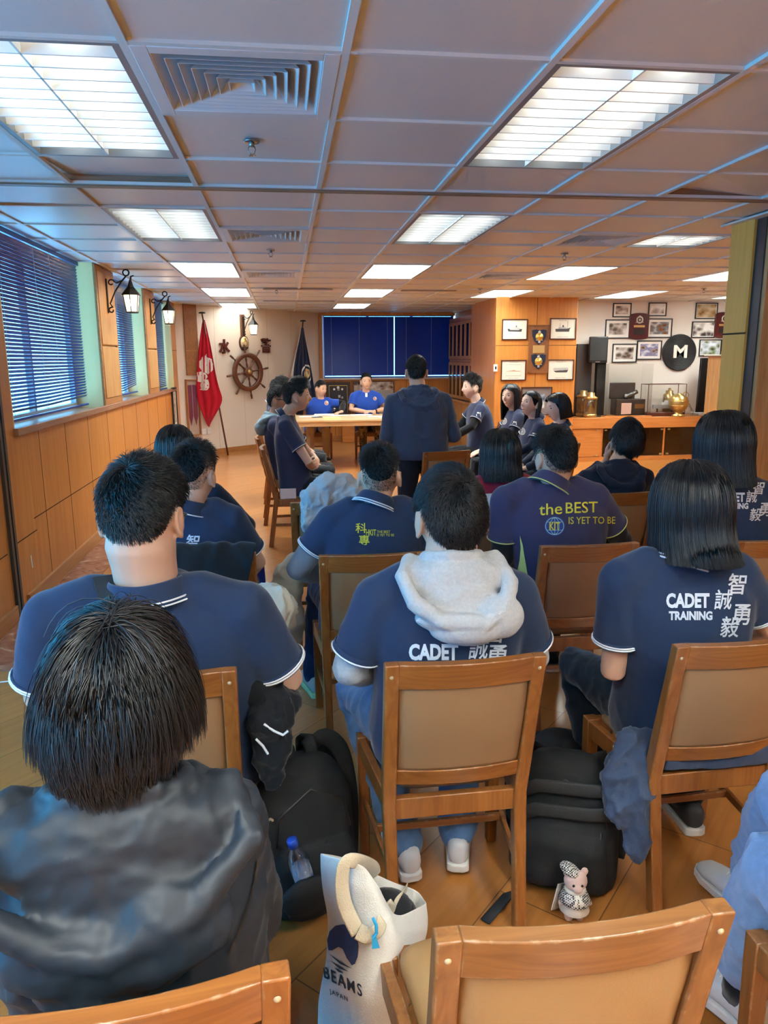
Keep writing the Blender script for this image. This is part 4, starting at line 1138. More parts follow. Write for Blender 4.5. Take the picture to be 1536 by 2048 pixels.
def hood(t, N, m, sx=1.0, sz=1.0, sy=1.0, tip=0.0, name='hood', fold=None, voxel=0.006, lift=0.0, pouch=1.0, lining=None):
    """a hood lying folded open on the back: recessed lining, thick rim, hanging pouch, roll round the throat"""
    P = lambda x, y, z: N+V(x*sx, y*sy, z*sz+lift)
    b = MB()
    b.tube([P(-0.068, 0.055, -0.012), P(-0.108, 0.005, 0.010), P(-0.138, -0.065, -0.015), P(-0.118, -0.118, -0.075), P(-0.055, -0.145, -0.122), P(0.02+tip, -0.150, -0.135), P(0.085+tip*0.5, -0.138, -0.105), P(0.132, -0.085, -0.035), P(0.112, -0.005, 0.012), P(0.068, 0.055, -0.012)], [0.016, 0.020, 0.022, 0.022, 0.022, 0.023, 0.023, 0.022, 0.020, 0.016], 12, round_ends=True)
    b.tube([P(-0.070, 0.055, -0.014), P(-0.045, 0.085, -0.045), P(0, 0.095, -0.060), P(0.045, 0.085, -0.045), P(0.070, 0.055, -0.014)], 0.019, 10, round_ends=True)
    b.tube([P(0.068*math.sin(a), 0.066*math.cos(a)-0.004, 0.020-0.020*math.cos(a)) for a in [2*math.pi*k/20 for k in range(20)]], 0.016, 8, closed=True, cap=False)
    b.ell(P(0, -0.058, -0.045), (0.120*sx, 0.052*sy, 0.082*sz)); b.ell(P(0.005, -0.080, -0.085), (0.095*sx, 0.048*sy, 0.060*sz))
    for s in (-1, 1): b.ell(P(s*0.085, -0.02, -0.02), (0.052*sx, 0.062*sy, 0.038*sz))
    b.ell(P(0.01+tip*0.6, -0.112, -0.155), (0.108*sx, 0.055*sy, 0.062*sz*pouch)); b.ell(P(0.02+tip*1.3, -0.105, -0.185*pouch), (0.070*sx, 0.050*sy, 0.058*sz*pouch)); b.ell(P(-0.05, -0.10, -0.130), (0.06*sx, 0.05*sy, 0.045*sz*pouch))
    b.ell(P(0.07+tip*0.8, -0.115, -0.13), (0.062*sx, 0.048*sy, 0.066*sz))
    me = remesh(b, voxel, 4, 0.5); displace(me, fold or folds(0.006, 13, 3))
    return link_mesh(name, me, m, t, True)
def person(label, root, N, Hc, hs=1.1, face=(0, 0, 0), hip=(0, 0.315, 0.545), sw=0.215, drop=0.085, tw=1.0, td=1.0, slouch=0.02, nw=1.0, shf=0.0,
           arms=None, top='polo', topm=None, trim=None, under=None, knees=None, feet=None, pants=None, shoem=None, solem=None, skin=None, hands=True, voxel=0.007,
           hem=0.07, fold=0.0035, seed=1, ears=True, facebits=False, collar=True, group=None, legs=True, sleeve_k=0.60, cuff=0.015, pw=1.0):
    """one seated or standing figure; every coordinate is local to ROOT=(x, y, degrees)"""
    skin = skin or SKIN; topm = topm or NAVY; pants = pants or BLKT
    t = thing('person', label, 'person', (root[0], root[1], 0), R_(root[2]), group)
    N, Hc, hip = V(*N), V(*Hc), V(*hip)
    HM = Matrix.Translation(Hc) @ rotm(*face) @ Matrix.Scale(hs, 4)
    SJ = {s: N+V(s*(sw-0.066), shf, -drop) for s in (-1, 1)}
    arms = arms or {}
    A = {}
    for s in (-1, 1):
        e, w, f, bk = arms.get(s, ((s*(sw+0.015), SJ[s].y+0.06, SJ[s].z-0.27), (s*0.10, SJ[s].y+0.27, SJ[s].z-0.34), (-s*0.5, 0.8, -0.15), (0, 0.1, 1)))[:4]
        A[s] = (V(*e), V(*w), V(*f), V(*bk), arms.get(s, (0,)*5)[4] if s in arms and len(arms[s]) > 4 else 0.5)
    # --- skin: head, neck, trunk core, arms, hands, shins as one surface
    b = MB(); b.loft(HEAD_R, M=HM)
    if ears:
        for s in (-1, 1): ear(b, s, HM)
    hb = HM @ V(0, -0.012, -0.055)
    b.tube([N+V(0, 0.0, -0.08), N+V(0, 0, -0.01), N.lerp(hb, 0.5), hb], [0.060*nw, 0.061*nw, 0.057*nw*hs**0.5, 0.056*nw*hs], 18, round_ends=True)
    b.loft(torso_rings(hip, N, sw, tw*0.86, td*0.84, slouch, hem=0.0))
    for s in (-1, 1):
        e, w, f, bk, cu = A[s]; S = SJ[s]; g = tw**0.5
        b.tube([N+V(s*0.04, 0, -0.05), S], [0.045, 0.045], 10, round_ends=True)
        b.tube([S, S.lerp(e, 0.5), e, e.lerp(w, 0.3), w], [0.046*g, 0.044*g, 0.037*g, 0.040*g, 0.027], 14, round_ends=True)
        if hands: hand(b, w, f, bk, -s if bk.z >= -2 else s, 1.03*hs**0.5, cu, 0.3)
    me = remesh(b, voxel, 3, 0.45)
    body = link_mesh('body', me, skin, t, True)
    # --- legs
    hj = {s: hip+V(s*0.088, 0, -0.02) for s in (-1, 1)}
    K = {s: V(*(knees[s] if knees else (s*0.125, hip.y+0.45, 0.515))) for s in (-1, 1)}
    F = {s: V(*(feet[s][0] if feet else (s*0.13, hip.y+0.43, 0.09))) for s in (-1, 1)}
    if legs:
        b = MB(); b.ell(hip+V(0, 0.0, 0.0), (0.178*tw, 0.145*td, 0.105))
        for s in (-1, 1):
            q = F[s].lerp(K[s], cuff/max(0.1, (K[s]-F[s]).length)); g = pw
            b.tube([hj[s], hj[s].lerp(K[s], 0.5), K[s], K[s].lerp(q, 0.35), q], [0.098*g, 0.086*g, 0.071*g, 0.066*g, 0.056*g], 18, round_ends=True)
        me = remesh(b, 0.010, 5, 0.5); displace(me, crinkle(0.012 if pants is DENIM or pants is DENIMB else 0.008, seed+2, 7))
        link_mesh('trousers', me, pants, t, True)
        for s in (-1, 1):
            fd = feet[s][1] if feet else (s*0.15, 1, 0)
            if cuff > 0.05:
                k_ = MB(); k_.tube([F[s]+V(0, 0, -0.02), F[s].lerp(K[s], 0.16), F[s].lerp(K[s], 0.30)], [0.040, 0.038, 0.041], 14, round_ends=True); k_.build('shin', skin, t, smooth=True); k_ = MB(); k_.tube([F[s]+V(0, 0, -0.02), F[s].lerp(K[s], 0.13)], [0.043, 0.042], 14); k_.build('sock', BLKC, t, smooth=True)
            shoe(t, F[s], fd, shoem or BLKC, solem or RUBBER)
    # --- top
    b = MB(); b.loft(torso_rings(hip, N, sw, tw, td, slouch, grow=0.006, hem=hem, nw=nw))
    ends = {}
    for s in (-1, 1):
        e, w, f, bk, cu = A[s]; S = SJ[s]; g = tw**0.4
        b.tube([N+V(s*0.045, 0.0, -0.045), N.lerp(S, 0.55)+V(0, 0, 0.010), S], [0.050*g, 0.058*g, 0.066*g], 16, round_ends=True)
        if top in ('polo',):
            q = S.lerp(e, sleeve_k); b.tube([S, S.lerp(q, 0.5), q], [0.069*g, 0.067*g, 0.066*g], 18); b.ell(S, (0.069*g,)*3)
            ends[s] = (q, (e-S).normalized(), 0.066*g)
        else:
            q = e.lerp(w, 0.93)
            b.tube([S, S.lerp(e, 0.5), e, e.lerp(w, 0.45), q], [0.070*g, 0.064*g, 0.060*g, 0.056*g, 0.043], 18); b.ell(S, (0.070*g,)*3); b.ell(e, (0.060*g,)*3)
            ends[s] = (q, (w-e).normalized(), 0.043)
    me = remesh(b, 0.009, 6, 0.55)
    displace(me, crinkle(fold, seed) if top == 'jacket' else folds(fold, 7.5, seed, (1, 1, 0.75)))
    shirt = link_mesh({'polo': 'polo_shirt', 'hoodie': 'sweatshirt', 'jacket': 'jacket', 'tee': 'top'}[top], me, topm, t, True)
    bv = bvh_of(me)
    # --- sleeve trims, under-sleeves
    for s in (-1, 1):
        e, w, f, bk, cu = A[s]; q, d, r = ends[s]
        o = d.orthogonal().normalized(); p = d.cross(o)
        def ringpts(k, off): return [q+d*off+(o*math.cos(2*math.pi*i/28)+p*math.sin(2*math.pi*i/28))*(r+k) for i in range(28)]
        if trim and top == 'polo':
            c = MB(); c.loft([ringpts(0.0005, -0.020), ringpts(0.0035, -0.018), ringpts(0.0045, -0.002), ringpts(0.003, 0.002), ringpts(-0.010, 0.0)], cap=False)
            c.build('sleeve_band', topm, shirt, smooth=True)
            for off in ((-0.004, -0.011) if trim[1] > 1 else (-0.003,)):
                c = MB(); c.tube(ringpts(0.0042, off), 0.0028, 6, closed=True, cap=False); c.build('sleeve_trim', trim[0], shirt, smooth=True)
        if under and s in under:
            g = tw**0.5; S = SJ[s]; u = MB(); a0 = S.lerp(e, 0.42)
            u.tube([a0, e, e.lerp(w, 0.35), e.lerp(w, 0.97)], [0.056*g, 0.049*g, 0.050*g, 0.036], 16); u.ell(e, (0.049*g,)*3)
            m2 = remesh(u, 0.008, 4, 0.5); displace(m2, folds(0.003, 14, seed+s)); link_mesh('under_sleeve', m2, under[s], t, True)
    # --- collar
    if collar and top == 'polo':
        ax = (hb-N).normalized(); M = Matrix.Translation(N) @ V(0, 0, 1).rotation_difference(ax).to_matrix().to_4x4()
        n = 40
        def loop(rx, ry, zb, zf, gap=0.0):
            L = []
            for k in range(n):
                a = 2*math.pi*k/n; c, q = math.cos(a), math.sin(a); w = (1+c)/2          # c=1 at the front
                L.append((q*rx, c*ry-0.004, zb+(zf-zb)*w**1.5))
            return L
        g = nw
        c = MB(); c.loft([loop(0.064*g, 0.066*g, -0.02, -0.05), loop(0.067*g, 0.068*g, 0.034, -0.022), loop(0.071*g, 0.073*g, 0.037, -0.020), loop(0.085*g, 0.086*g, -0.002, -0.055), loop(0.097*g, 0.094*g, -0.020, -0.085), loop(0.095*g, 0.092*g, -0.025, -0.088), loop(0.080*g, 0.08*g, -0.022, -0.08)], cap=False, closed=True, M=M)
        co = c.build('collar', topm, shirt, smooth=True); add_mod_subsurf(co, 1)
        if trim:
            for k in range(trim[1]):
                c = MB(); f = 0.0-0.010*k
                c.tube(loop((0.0975-0.0048*k)*g, (0.0945-0.0035*k)*g, -0.0185+0.009*k, -0.083+0.011*k), 0.0027, 6, closed=True, cap=False, M=M); c.build('collar_trim', trim[0], shirt, smooth=True)
    if facebits:
        for s in (-1, 1):
            b = MB(); b.ell((s*0.031, 0.0745, 0.010), (0.0150, 0.0055, 0.0062), HM, 12, 8); b.build('eye', EYE, t, smooth=True)
            b = MB(); b.tube([(s*0.016, 0.0815, 0.028), (s*0.030, 0.0795, 0.033), (s*0.046, 0.070, 0.029)], [0.0042, 0.0050, 0.0026], 6, M=HM, flat=(1, 0.8)); b.build('eyebrow', HAIR, t, smooth=True)
        b = MB(); b.tube([(-0.021, 0.080, -0.0635), (-0.008, 0.0865, -0.062), (0.008, 0.0865, -0.062), (0.021, 0.080, -0.0635)], [0.0025, 0.0052, 0.0052, 0.0025], 8, M=HM); b.build('lips', LIPS, t, smooth=True)
    return dict(t=t, HM=HM, shirt=shirt, bvh=bv, SJ=SJ, A=A, N=N, hip=hip, body=body, K=K, F=F, root=root)
def loc(root, p):
    """world point -> coordinates local to ROOT=(x, y, degrees)"""
    c, s = math.cos(-R_(root[2])), math.sin(-R_(root[2])); x, y = p[0]-root[0], p[1]-root[1]
    return V(c*x-s*y, s*x+c*y, p[2])
# ------------------------------------------------------------------ people: the seated audience
def fit(root, hx, hy, yh, hs, nx, ny, yn, hair=0.014):
    """crown seen at (hx, hy) at depth yh; nape seen at (nx, ny) at depth yn -> neck base and head centre, local"""
    c = loc(root, aty(hx, hy, yh)); Hc = c-V(0, 0, 0.120*hs+hair)
    N = loc(root, aty(nx, ny, yn))+V(0, 0.062, -0.01)
    return N, Hc
def rt(key): return (CH[key][0], CH[key][1], math.degrees(CH[key][2]))
LAP = lambda sw, z=0.60, y=0.42: {s: ((s*(sw+0.03), 0.26, 0.72), (s*0.12, y, z+0.02), (-s*0.55, 0.8, -0.1), (0, 0.1, 1), 0.5) for s in (-1, 1)}
def lap(N, sw, out=0.03, ez=-0.30, ey=0.08, wy=0.30, wz=0.63, wx=0.10):
    return {s: ((s*(sw+out), N.y+ey, N.z+ez), (s*wx, N.y+wy, wz), (-s*0.6, 0.75, -0.15), (0, 0.15, 1), 0.55) for s in (-1, 1)}
WT2 = (WHITEC, 2); WT1 = (WHITEC, 1)
PPL = {}

# P1: dark windbreaker, front left
r = rt('P1'); N, Hc = fit(r, 222, 1226, 1.07, 1.13, 232, 1602, 0.985, 0.028)
p = person('person from behind in a dark crinkled windbreaker with loose hood, nearest on the left', r, N, Hc, 1.13, (-6, -8, 0), sw=0.212, drop=0.085, tw=1.06, td=1.15, slouch=0.02, top='jacket', topm=WINDB, fold=0.012, seed=4,
           arms={-1: ((-0.22, N.y+0.08, N.z-0.33), (-0.12, N.y+0.30, 0.62), (0.6, 0.7, 0), (0, 0, 1)), 1: ((0.165, N.y+0.10, N.z-0.33), (0.12, N.y+0.30, 0.62), (-0.6, 0.7, 0), (0, 0, 1))}, voxel=0.009, hem=0.10)
hood(p['t'], N+V(0, -0.02, -0.01), WINDB, sx=1.42, sy=0.98, sz=1.05, tip=-0.03, fold=crinkle(0.008, 8, 7), voxel=0.007)
c = MB(); c.loft([[(N+V(q*math.sin(a), q*math.cos(a), z)) for a in [2*math.pi*k/32 for k in range(32)]] for q, z in ((0.076, -0.03), (0.074, 0.055), (0.070, 0.058), (0.068, 0.0))], cap=False); c.build('inner_collar', NAVY, p['t'], smooth=True)
hair_short(p['t'], p['HM'], HAIR, top=0.115, side=0.062, lift=0.20, swirl=0.15, count=13000, kind='mop', seed=2, rad=0.0009, grav=0.25, crown=(0.05, -0.30, 0.95), clump=0.30, capt=0.45)
PPL['P1'] = p
# P2: broad man in navy polo
r = rt('P2'); N, Hc = fit(r, 278, 908, 1.99, 1.22, 285, 1168, 1.915, 0.022)
p = person('broad person with short hair and glasses in a navy polo, black strap on left shoulder', r, N, Hc, 1.20, (-10, -17, 0), sw=0.318, drop=0.095, tw=1.46, td=1.12, slouch=0.02, nw=1.36, trim=WT2, topm=NAVY, seed=5, fold=0.005,
           arms={s: ((s*0.345, N.y+0.05, N.z-0.33), (s*0.16, N.y+0.33, 0.70), (-s*0.6, 0.7, 0), (0, 0, 1)) for s in (-1, 1)}, sleeve_k=0.80, hem=0.10)
hair_short(p['t'], p['HM'], HAIR, top=0.042, side=0.024, fade=20, lift=0.55, swirl=0.4, count=10000, seed=3, rad=0.0009, clump=0.45, capt=0.7, crown=(-0.15, -0.62, 0.75))
gl = MB()
for s in (-1, 1):
    gl.tube([(s*0.082, -0.01, 0.012), (s*0.080, 0.05, 0.012), (s*0.066, 0.088, 0.010)], 0.0022, 6, M=p['HM'])
    gl.tube([(s*(0.036+0.026*math.cos(a)), 0.092, 0.006+0.02*math.sin(a)) for a in [2*math.pi*k/20 for k in range(20)]], 0.0018, 6, M=p['HM'], closed=True, cap=False)
gl.tube([(-0.011, 0.096, 0.010), (0.011, 0.096, 0.010)], 0.0018, 6, M=p['HM']); gl.build('glasses', mat('glasses_metal', (0.25, 0.22, 0.2), 0.3, 0.8), p['t'], smooth=True)
PPL['P2'] = p
# P3: fade cut, navy polo
r = rt('P3'); N, Hc = fit(r, 385, 886, 3.17, 1.05, 375, 1005, 3.09)
p = person('person with a shaved fade haircut and white-lined navy collar, left of the aisle', r, N, Hc, 1.05, (-16, -12, 0), sw=0.232, tw=1.08, td=1.1, nw=1.12, trim=WT1, topm=NAVY, seed=7, arms=lap(N, 0.24, out=-0.03), sleeve_k=0.7)
hair_short(p['t'], p['HM'], HAIR, top=0.038, side=0.006, fade=34, lift=0.75, swirl=0.2, count=4500, seed=4, rad=0.0009, front_up=0.3)
PPL['P3'] = p
# P4: long hair, navy jacket, far left
r = rt('P4'); N, Hc = fit(r, 348, 848, 4.20, 1.06, 350, 955, 4.12)
p = person('person with straight dark hair in a navy sweatshirt, behind the fade haircut at far left', r, N, Hc, 1.06, (-10, -4, 0), sw=0.25, drop=0.10, tw=1.1, top='hoodie', topm=NAVYD, seed=8, arms=lap(N, 0.25), fold=0.007)
hair_long(p['t'], p['HM'], HAIRB, zb=-0.27, count=2200, seed=5, rad=0.0015, th=0.016)
PPL['P4'] = p
# P5: yellow HKIT print
r = rt('P5'); N, Hc = fit(r, 758, 890, 3.12, 1.02, 755, 1000, 3.03)
p = person('person in a navy polo with a small yellow print on the back and grey sleeves', r, N, Hc, 1.02, (-4, -10, 0), sw=0.255, drop=0.09, tw=1.15, td=1.1, nw=1.05, trim=WT2, topm=NAVY, under={-1: GREYS, 1: GREYS}, seed=9, feet={-1: (V(-0.24, 0.62, 0.09), (-0.25, 1, 0)), 1: (V(0.15, 0.66, 0.09), (0.2, 1, 0))}, knees={-1: (-0.20, 0.68, 0.52), 1: (0.13, 0.68, 0.52)},
           arms={s: ((s*0.30, N.y+0.03, N.z-0.30), (s*0.16, N.y+0.26, 0.64), (-s*0.4, 0.8, -0.1), (0, 0, 1)) for s in (-1, 1)}, pants=cloth('navy_trousers', (0.014, 0.024, 0.075)), shoem=mat('grey_trainer', (0.45, 0.42, 0.38), 0.7), solem=mat('green_sole', (0.50, 0.58, 0.30), 0.6))
hair_short(p['t'], p['HM'], HAIR, top=0.036, side=0.008, fade=40, lift=0.75, swirl=0.3, count=5000, seed=6, rad=0.0008, front_up=0.2)
PPL['P5'] = p
# P6: grey hood in the middle
r = rt('P6'); N, Hc = fit(r, 902, 928, 1.99, 1.13, 905, 1128, 1.895, 0.016)
p = person('person with short black hair, pale grey hood hanging over a navy polo, centre', r, N, Hc, 1.13, (4, -13, 0), sw=0.262, drop=0.105, tw=1.12, td=1.1, nw=1.15, trim=WT1, topm=NAVY, under={-1: GREYH, 1: GREYH}, seed=10, sleeve_k=0.78, collar=False,
           arms={-1: ((-0.285, N.y+0.03, N.z-0.31), (-0.17, N.y+0.27, 0.66), (0.5, 0.8, 0), (0, 0, 1)), 1: ((0.27, N.y+0.06, N.z-0.32), (0.12, N.y+0.3, 0.62), (-0.5, 0.8, 0), (0, 0, 1))}, pants=DENIMB, shoem=mat('pale_trainer', (0.56, 0.55, 0.56), 0.7), feet={-1: (V(-0.10, 0.34, 0.11), (-0.1, 1, 0)), 1: (V(0.08, 0.36, 0.11), (0.25, 1, 0))}, knees={-1: (-0.22, 0.62, 0.52), 1: (0.15, 0.66, 0.52)}, pw=1.12)
hood(p['t'], N+V(0.012, -0.004, -0.002), GREYH, sx=1.10, sz=0.95, pouch=0.85, tip=0.03, fold=folds(0.006, 12, 5), voxel=0.005)
hair_short(p['t'], p['HM'], HAIR, top=0.028, side=0.022, lift=0.40, swirl=0.45, count=9000, seed=7, rad=0.00075, clump=0.35, crown=(0.18, -0.75, 0.62))
PPL['P6'] = p
# P7: THE BEST IS YET TO BE
r = rt('P7'); N, Hc = fit(r, 1112, 853, 3.14, 1.06, 1113, 962, 3.05)
p = person('person with short hair in a violet-navy polo with large yellow lettering on the back', r, N, Hc, 1.06, (8, -13, 0), sw=0.268, drop=0.085, tw=1.15, td=1.1, nw=1.08, trim=(LIME, 1), topm=NAVYP, under={-1: BLKC, 1: BLKC}, seed=11, sleeve_k=0.66,
           arms={-1: ((-0.30, N.y+0.04, N.z-0.35), (-0.16, N.y+0.28, 0.64), (0.5, 0.8, 0), (0, 0, 1)), 1: ((0.28, N.y+0.08, N.z-0.30), (0.12, N.y+0.3, 0.62), (-0.5, 0.8, 0), (0, 0, 1))})
hair_short(p['t'], p['HM'], HAIR, top=0.034, side=0.014, fade=22, lift=0.5, swirl=0.4, count=5500, seed=8, rad=0.0008, clump=0.4)
PPL['P7'] = p
# P8: red top
r = rt('P8'); N, Hc = fit(r, 1002, 856, 4.05, 1.06, 1012, 955, 3.97, 0.016)
p = person('person with shoulder-length black hair in a crimson top', r, N, Hc, 1.06, (-4, -6, 0), sw=0.25, drop=0.07, tw=1.05, top='tee', topm=RED, seed=12, arms=lap(N, 0.25), collar=False)
hair_long(p['t'], p['HM'], HAIR, zb=-0.150, count=3200, seed=9, rad=0.0015, th=0.02, flare=0.10, wave=0.03, taper=0.0, layer=0.16)
PPL['P8'] = p
# P9: dark hooded sweatshirt, chin on hand
r = rt('P9'); N, Hc = fit(r, 1256, 836, 4.33, 1.05, 1243, 930, 4.22, 0.022)
p = person('person in a dark navy hooded sweatshirt resting the chin on one hand', r, N, Hc, 1.05, (-14, -4, 6), sw=0.245, drop=0.09, tw=1.05, top='hoodie', topm=NAVYD, seed=13, fold=0.008, collar=False,
           arms={-1: ((-0.22, N.y+0.20, N.z-0.26), (Hc.x-0.085, Hc.y+0.08, Hc.z-0.135), (0.15, 0.1, 1), (-0.6, 0.6, 0), 1.2), 1: ((0.26, N.y+0.1, N.z-0.3), (0.05, N.y+0.32, 0.66), (-0.6, 0.7, 0), (0, 0, 1))})
hood(p['t'], N, NAVYD, sx=1.0, sz=0.85, fold=folds(0.006, 12, 6))
hair_short(p['t'], p['HM'], HAIR, top=0.055, side=0.042, lift=0.28, swirl=0.3, count=4000, seed=10, rad=0.0012, clump=0.8, grav=0.15)
PPL['P9'] = p
# P10: long hair, CADET TRAINING
r = rt('P10'); N, Hc = fit(r, 1388, 916, 2.02, 1.10, 1388, 1105, 1.945, 0.018)
p = person('person with straight black shoulder-length hair in a navy polo with white CADET TRAINING print, right', r, N, Hc, 1.10, (3, -6, 0), sw=0.248, drop=0.085, tw=1.06, td=1.1, trim=WT2, topm=NAVY, seed=14, sleeve_k=0.66, fold=0.006, hem=0.11,
           arms={-1: ((-0.262, N.y+0.03, N.z-0.385), (-0.15, N.y+0.24, 0.66), (0.5, 0.8, -0.1), (0, 0, 1)), 1: ((0.27, N.y+0.04, N.z-0.29), (0.12, N.y+0.3, 0.62), (-0.5, 0.8, 0), (0, 0, 1))}, pants=BLKT, knees={-1: (-0.17, 0.70, 0.52), 1: (0.15, 0.70, 0.52)}, feet={-1: (V(-0.12, 0.52, 0.10), (0, 1, 0)), 1: (V(0.10, 0.36, 0.15), (0.1, 1, 0))}, shoem=mat('black_white_trainer', (0.03, 0.03, 0.035), 0.6), pw=1.1)
hair_long(p['t'], p['HM'], HAIR, zb=-0.140, count=8000, seed=11, rad=0.0010, th=0.018, taper=-0.04, backoff=0.045, layer=0.07, part=0.012, wave=0.01)
PPL['P10'] = p
# P11: behind, right edge
r = rt('P11'); N, Hc = fit(r, 1452, 819, 3.10, 1.08, 1465, 955, 3.02, 0.020)
p = person('person with chin-length black hair in a printed navy polo at the right edge', r, N, Hc, 1.08, (4, -4, 0), sw=0.25, drop=0.085, tw=1.06, trim=WT1, topm=NAVY, seed=15, arms=lap(N, 0.25))
hair_long(p['t'], p['HM'], HAIR, zb=-0.175, count=4000, seed=12, rad=0.0012, th=0.028, taper=-0.02, layer=0.07, wave=0.015)
PPL['P11'] = p
# ------------------------------------------------------------------ people: front rows, table, standing person
def side_arms(N, sw, wx=0.10, wy=0.32, wz=0.64, curl=0.35):
    return {s: ((s*(sw+0.02), N.y+0.12, N.z-0.27), (s*wx, N.y+wy, wz), (-s*0.15, 0.9, -0.35), (0, 0.35, 1), curl) for s in (-1, 1)}
GRP = 'wooden dining chairs of the side rows'
place_chair('P12', -0.22, 6.72, -90, 'wooden chair seen side-on under the person with crossed arms', group=GRP)
place_chair('P13', -0.30, 7.62, -88, 'wooden chair half hidden behind the crossed-arms person, left row', group=GRP)
place_chair('P14', -0.33, 8.75, -88, 'farthest wooden chair of the left row, behind the blue-grey hood', group=GRP)
place_chair('P18', 2.62, 8.75, 90, 'wooden chair under the young person in profile with black sleeves', group=GRP)
place_chair('P19', 2.76, 8.02, 90, 'chair under the long-haired person farthest from the viewer in the right row', group=GRP)
place_chair('P20', 2.76, 7.36, 88, 'chair under the long-haired person with bare ear in the right row', group=GRP)
place_chair('P21', 2.66, 6.70, 88, 'chair under the short-bobbed person in the right row', group=GRP)
place_chair('P15', 0.50, 12.86, 180, 'dark chair behind the table under the person with khaki trousers', 'dark', GRP)
place_chair('P16', 1.36, 12.80, 180, 'dark chair behind the table under the person in camouflage trousers', 'dark', GRP)

r = rt('P12'); N = loc(r, aty(571, 826, 6.72)); Hc = loc(r, aty(594, 757, 6.72))-V(0, 0, 0.120*1.12+0.018)
N = V(0, 0.205, Hc.z-0.172); Hc = V(0, Hc.y, Hc.z)
p = person('person in profile with crossed arms in a navy polo, left row nearest the viewer', r, N, Hc, 1.12, (0, -2, 0), hip=(0, 0.30, 0.545), sw=0.225, drop=0.085, tw=1.0, td=1.05, slouch=0.0, trim=WT1, topm=NAVY2, seed=21, facebits=True, voxel=0.006,
           arms={1: ((0.235, 0.40, 0.76), (0.03, 0.42, 0.69), (-1, 0.05, 0.05), (0, 1, 0.2), 0.9), -1: ((-0.235, 0.42, 0.78), (-0.02, 0.48, 0.74), (1, -0.1, -0.1), (0, 1, 0.3), 0.9)}, hem=0.09)
hair_short(p['t'], p['HM'], HAIR, top=0.045, side=0.022, fade=8, lift=0.5, swirl=0.2, count=3500, seed=21, rad=0.0014, front_up=0.4, clump=0.4)
MB().box((0.21, 0.21, 0.485), (0.005, 0.14, 0.09), M=None).build('paper_slip', mat('pale_paper', (0.72, 0.66, 0.66), 0.8), p['t'])
r = rt('P13'); Hc = loc(r, aty(556, 772, 7.62))-V(0, 0, 0.120*1.05+0.016); N = V(0, 0.17, Hc.z-0.158)
p = person('person with glasses and a blue-grey hood over navy, second in the left row', r, N, Hc, 1.05, (-12, -3, 0), hip=(0, 0.28, 0.545), sw=0.235, tw=1.05, top='hoodie', topm=NAVY2, seed=22, skin=SKIND, arms=side_arms(N, 0.235), facebits=True, collar=False, pants=BLKT)
hood(p['t'], N, cloth('blue_grey_fleece', (0.20, 0.29, 0.34)), sx=1.0, sz=0.8, sy=1.2)
hair_short(p['t'], p['HM'], HAIR, top=0.035, side=0.016, fade=16, lift=0.5, count=2000, seed=22, rad=0.0016)
g_ = MB(); g_.tube([(0.082, -0.01, 0.012), (0.080, 0.05, 0.012), (0.066, 0.09, 0.010)], 0.003, 6, M=p['HM']); g_.build('glasses', BLACK, p['t'])
r = rt('P14'); Hc = loc(r, aty(560, 754, 8.75))-V(0, 0, 0.120*1.05+0.016); N = V(0, 0.18, Hc.z-0.158)
p = person('person almost hidden behind the left row, only dark hair and forehead showing', r, N, Hc, 1.05, (-6, -3, 0), hip=(0, 0.28, 0.545), sw=0.225, topm=NAVY2, seed=23, arms=side_arms(N, 0.225), facebits=True, trim=WT1)
hair_short(p['t'], p['HM'], HAIR, top=0.045, side=0.025, lift=0.5, count=1500, seed=23, rad=0.0018, front_up=0.3)

# the two officers at the table
r = rt('P15'); Hc = loc(r, aty(641, 760, 12.42))-V(0, 0, 0.120*1.08+0.014); N = V(Hc.x, Hc.y-0.06, Hc.z-0.155)
p = person('person in royal blue polo with black sleeves leaning at the table, looking aside', r, N, Hc, 1.08, (46, -10, 0), hip=(0, 0.28, 0.545), sw=0.25, drop=0.09, tw=1.15, top='polo', topm=ROYAL, trim=(ROYAL, 1), seed=24, skin=SKIN, facebits=True, voxel=0.008, pants=KHAKI,
           arms={1: ((0.33, 0.36, 0.86), (0.20, 0.60, 0.93), (-0.3, 0.4, 0.5), (0.4, 0.7, -0.3), 0.6), -1: ((-0.44, 0.38, 0.92), (-0.40, 0.60, 0.80), (0.6, 0.6, -0.1), (0, 0, 1), 0.5)}, under={-1: BLKC, 1: BLKC})
hair_short(p['t'], p['HM'], HAIR, top=0.022, side=0.012, fade=14, lift=0.5, count=1600, seed=24, rad=0.002)
PPL['P15'] = p
r = rt('P16'); Hc = loc(r, aty(732, 746, 12.36))-V(0, 0, 0.120*1.08+0.014); N = V(Hc.x, Hc.y-0.06, Hc.z-0.158)
p = person('person in royal blue polo seated upright at the table with clasped hands', r, N, Hc, 1.08, (4, 0, 0), hip=(0, 0.28, 0.545), sw=0.262, drop=0.085, tw=1.15, top='polo', topm=ROYAL, trim=(ROYAL, 1), seed=25, facebits=True, voxel=0.008, pants=CAMO,
           arms={s: ((s*0.30, 0.44, 0.83), (s*0.07, 0.60, 0.80), (-s*0.9, 0.3, 0.05), (0, 0.3, 1), 0.9) for s in (-1, 1)})
hair_short(p['t'], p['HM'], HAIR, top=0.024, side=0.008, fade=20, lift=0.7, count=1600, seed=25, rad=0.002, front_up=0.3)
w = MB(); q = p['A'][-1]; d = (q[0]-q[1]).normalized(); w.tube([q[1]+d*0.015, q[1]+d*0.045], 0.033, 14); w.build('wrist_watch', BLACK, p['t'])
tt = MB(); tt.loft([[p['N']+V(0.05*math.sin(a), 0.02+0.06*math.cos(a), z) for a in [2*math.pi*k/20 for k in range(20)]] for z in (-0.09, -0.02)], cap=False); tt.build('undershirt', WHITEC, p['t'])
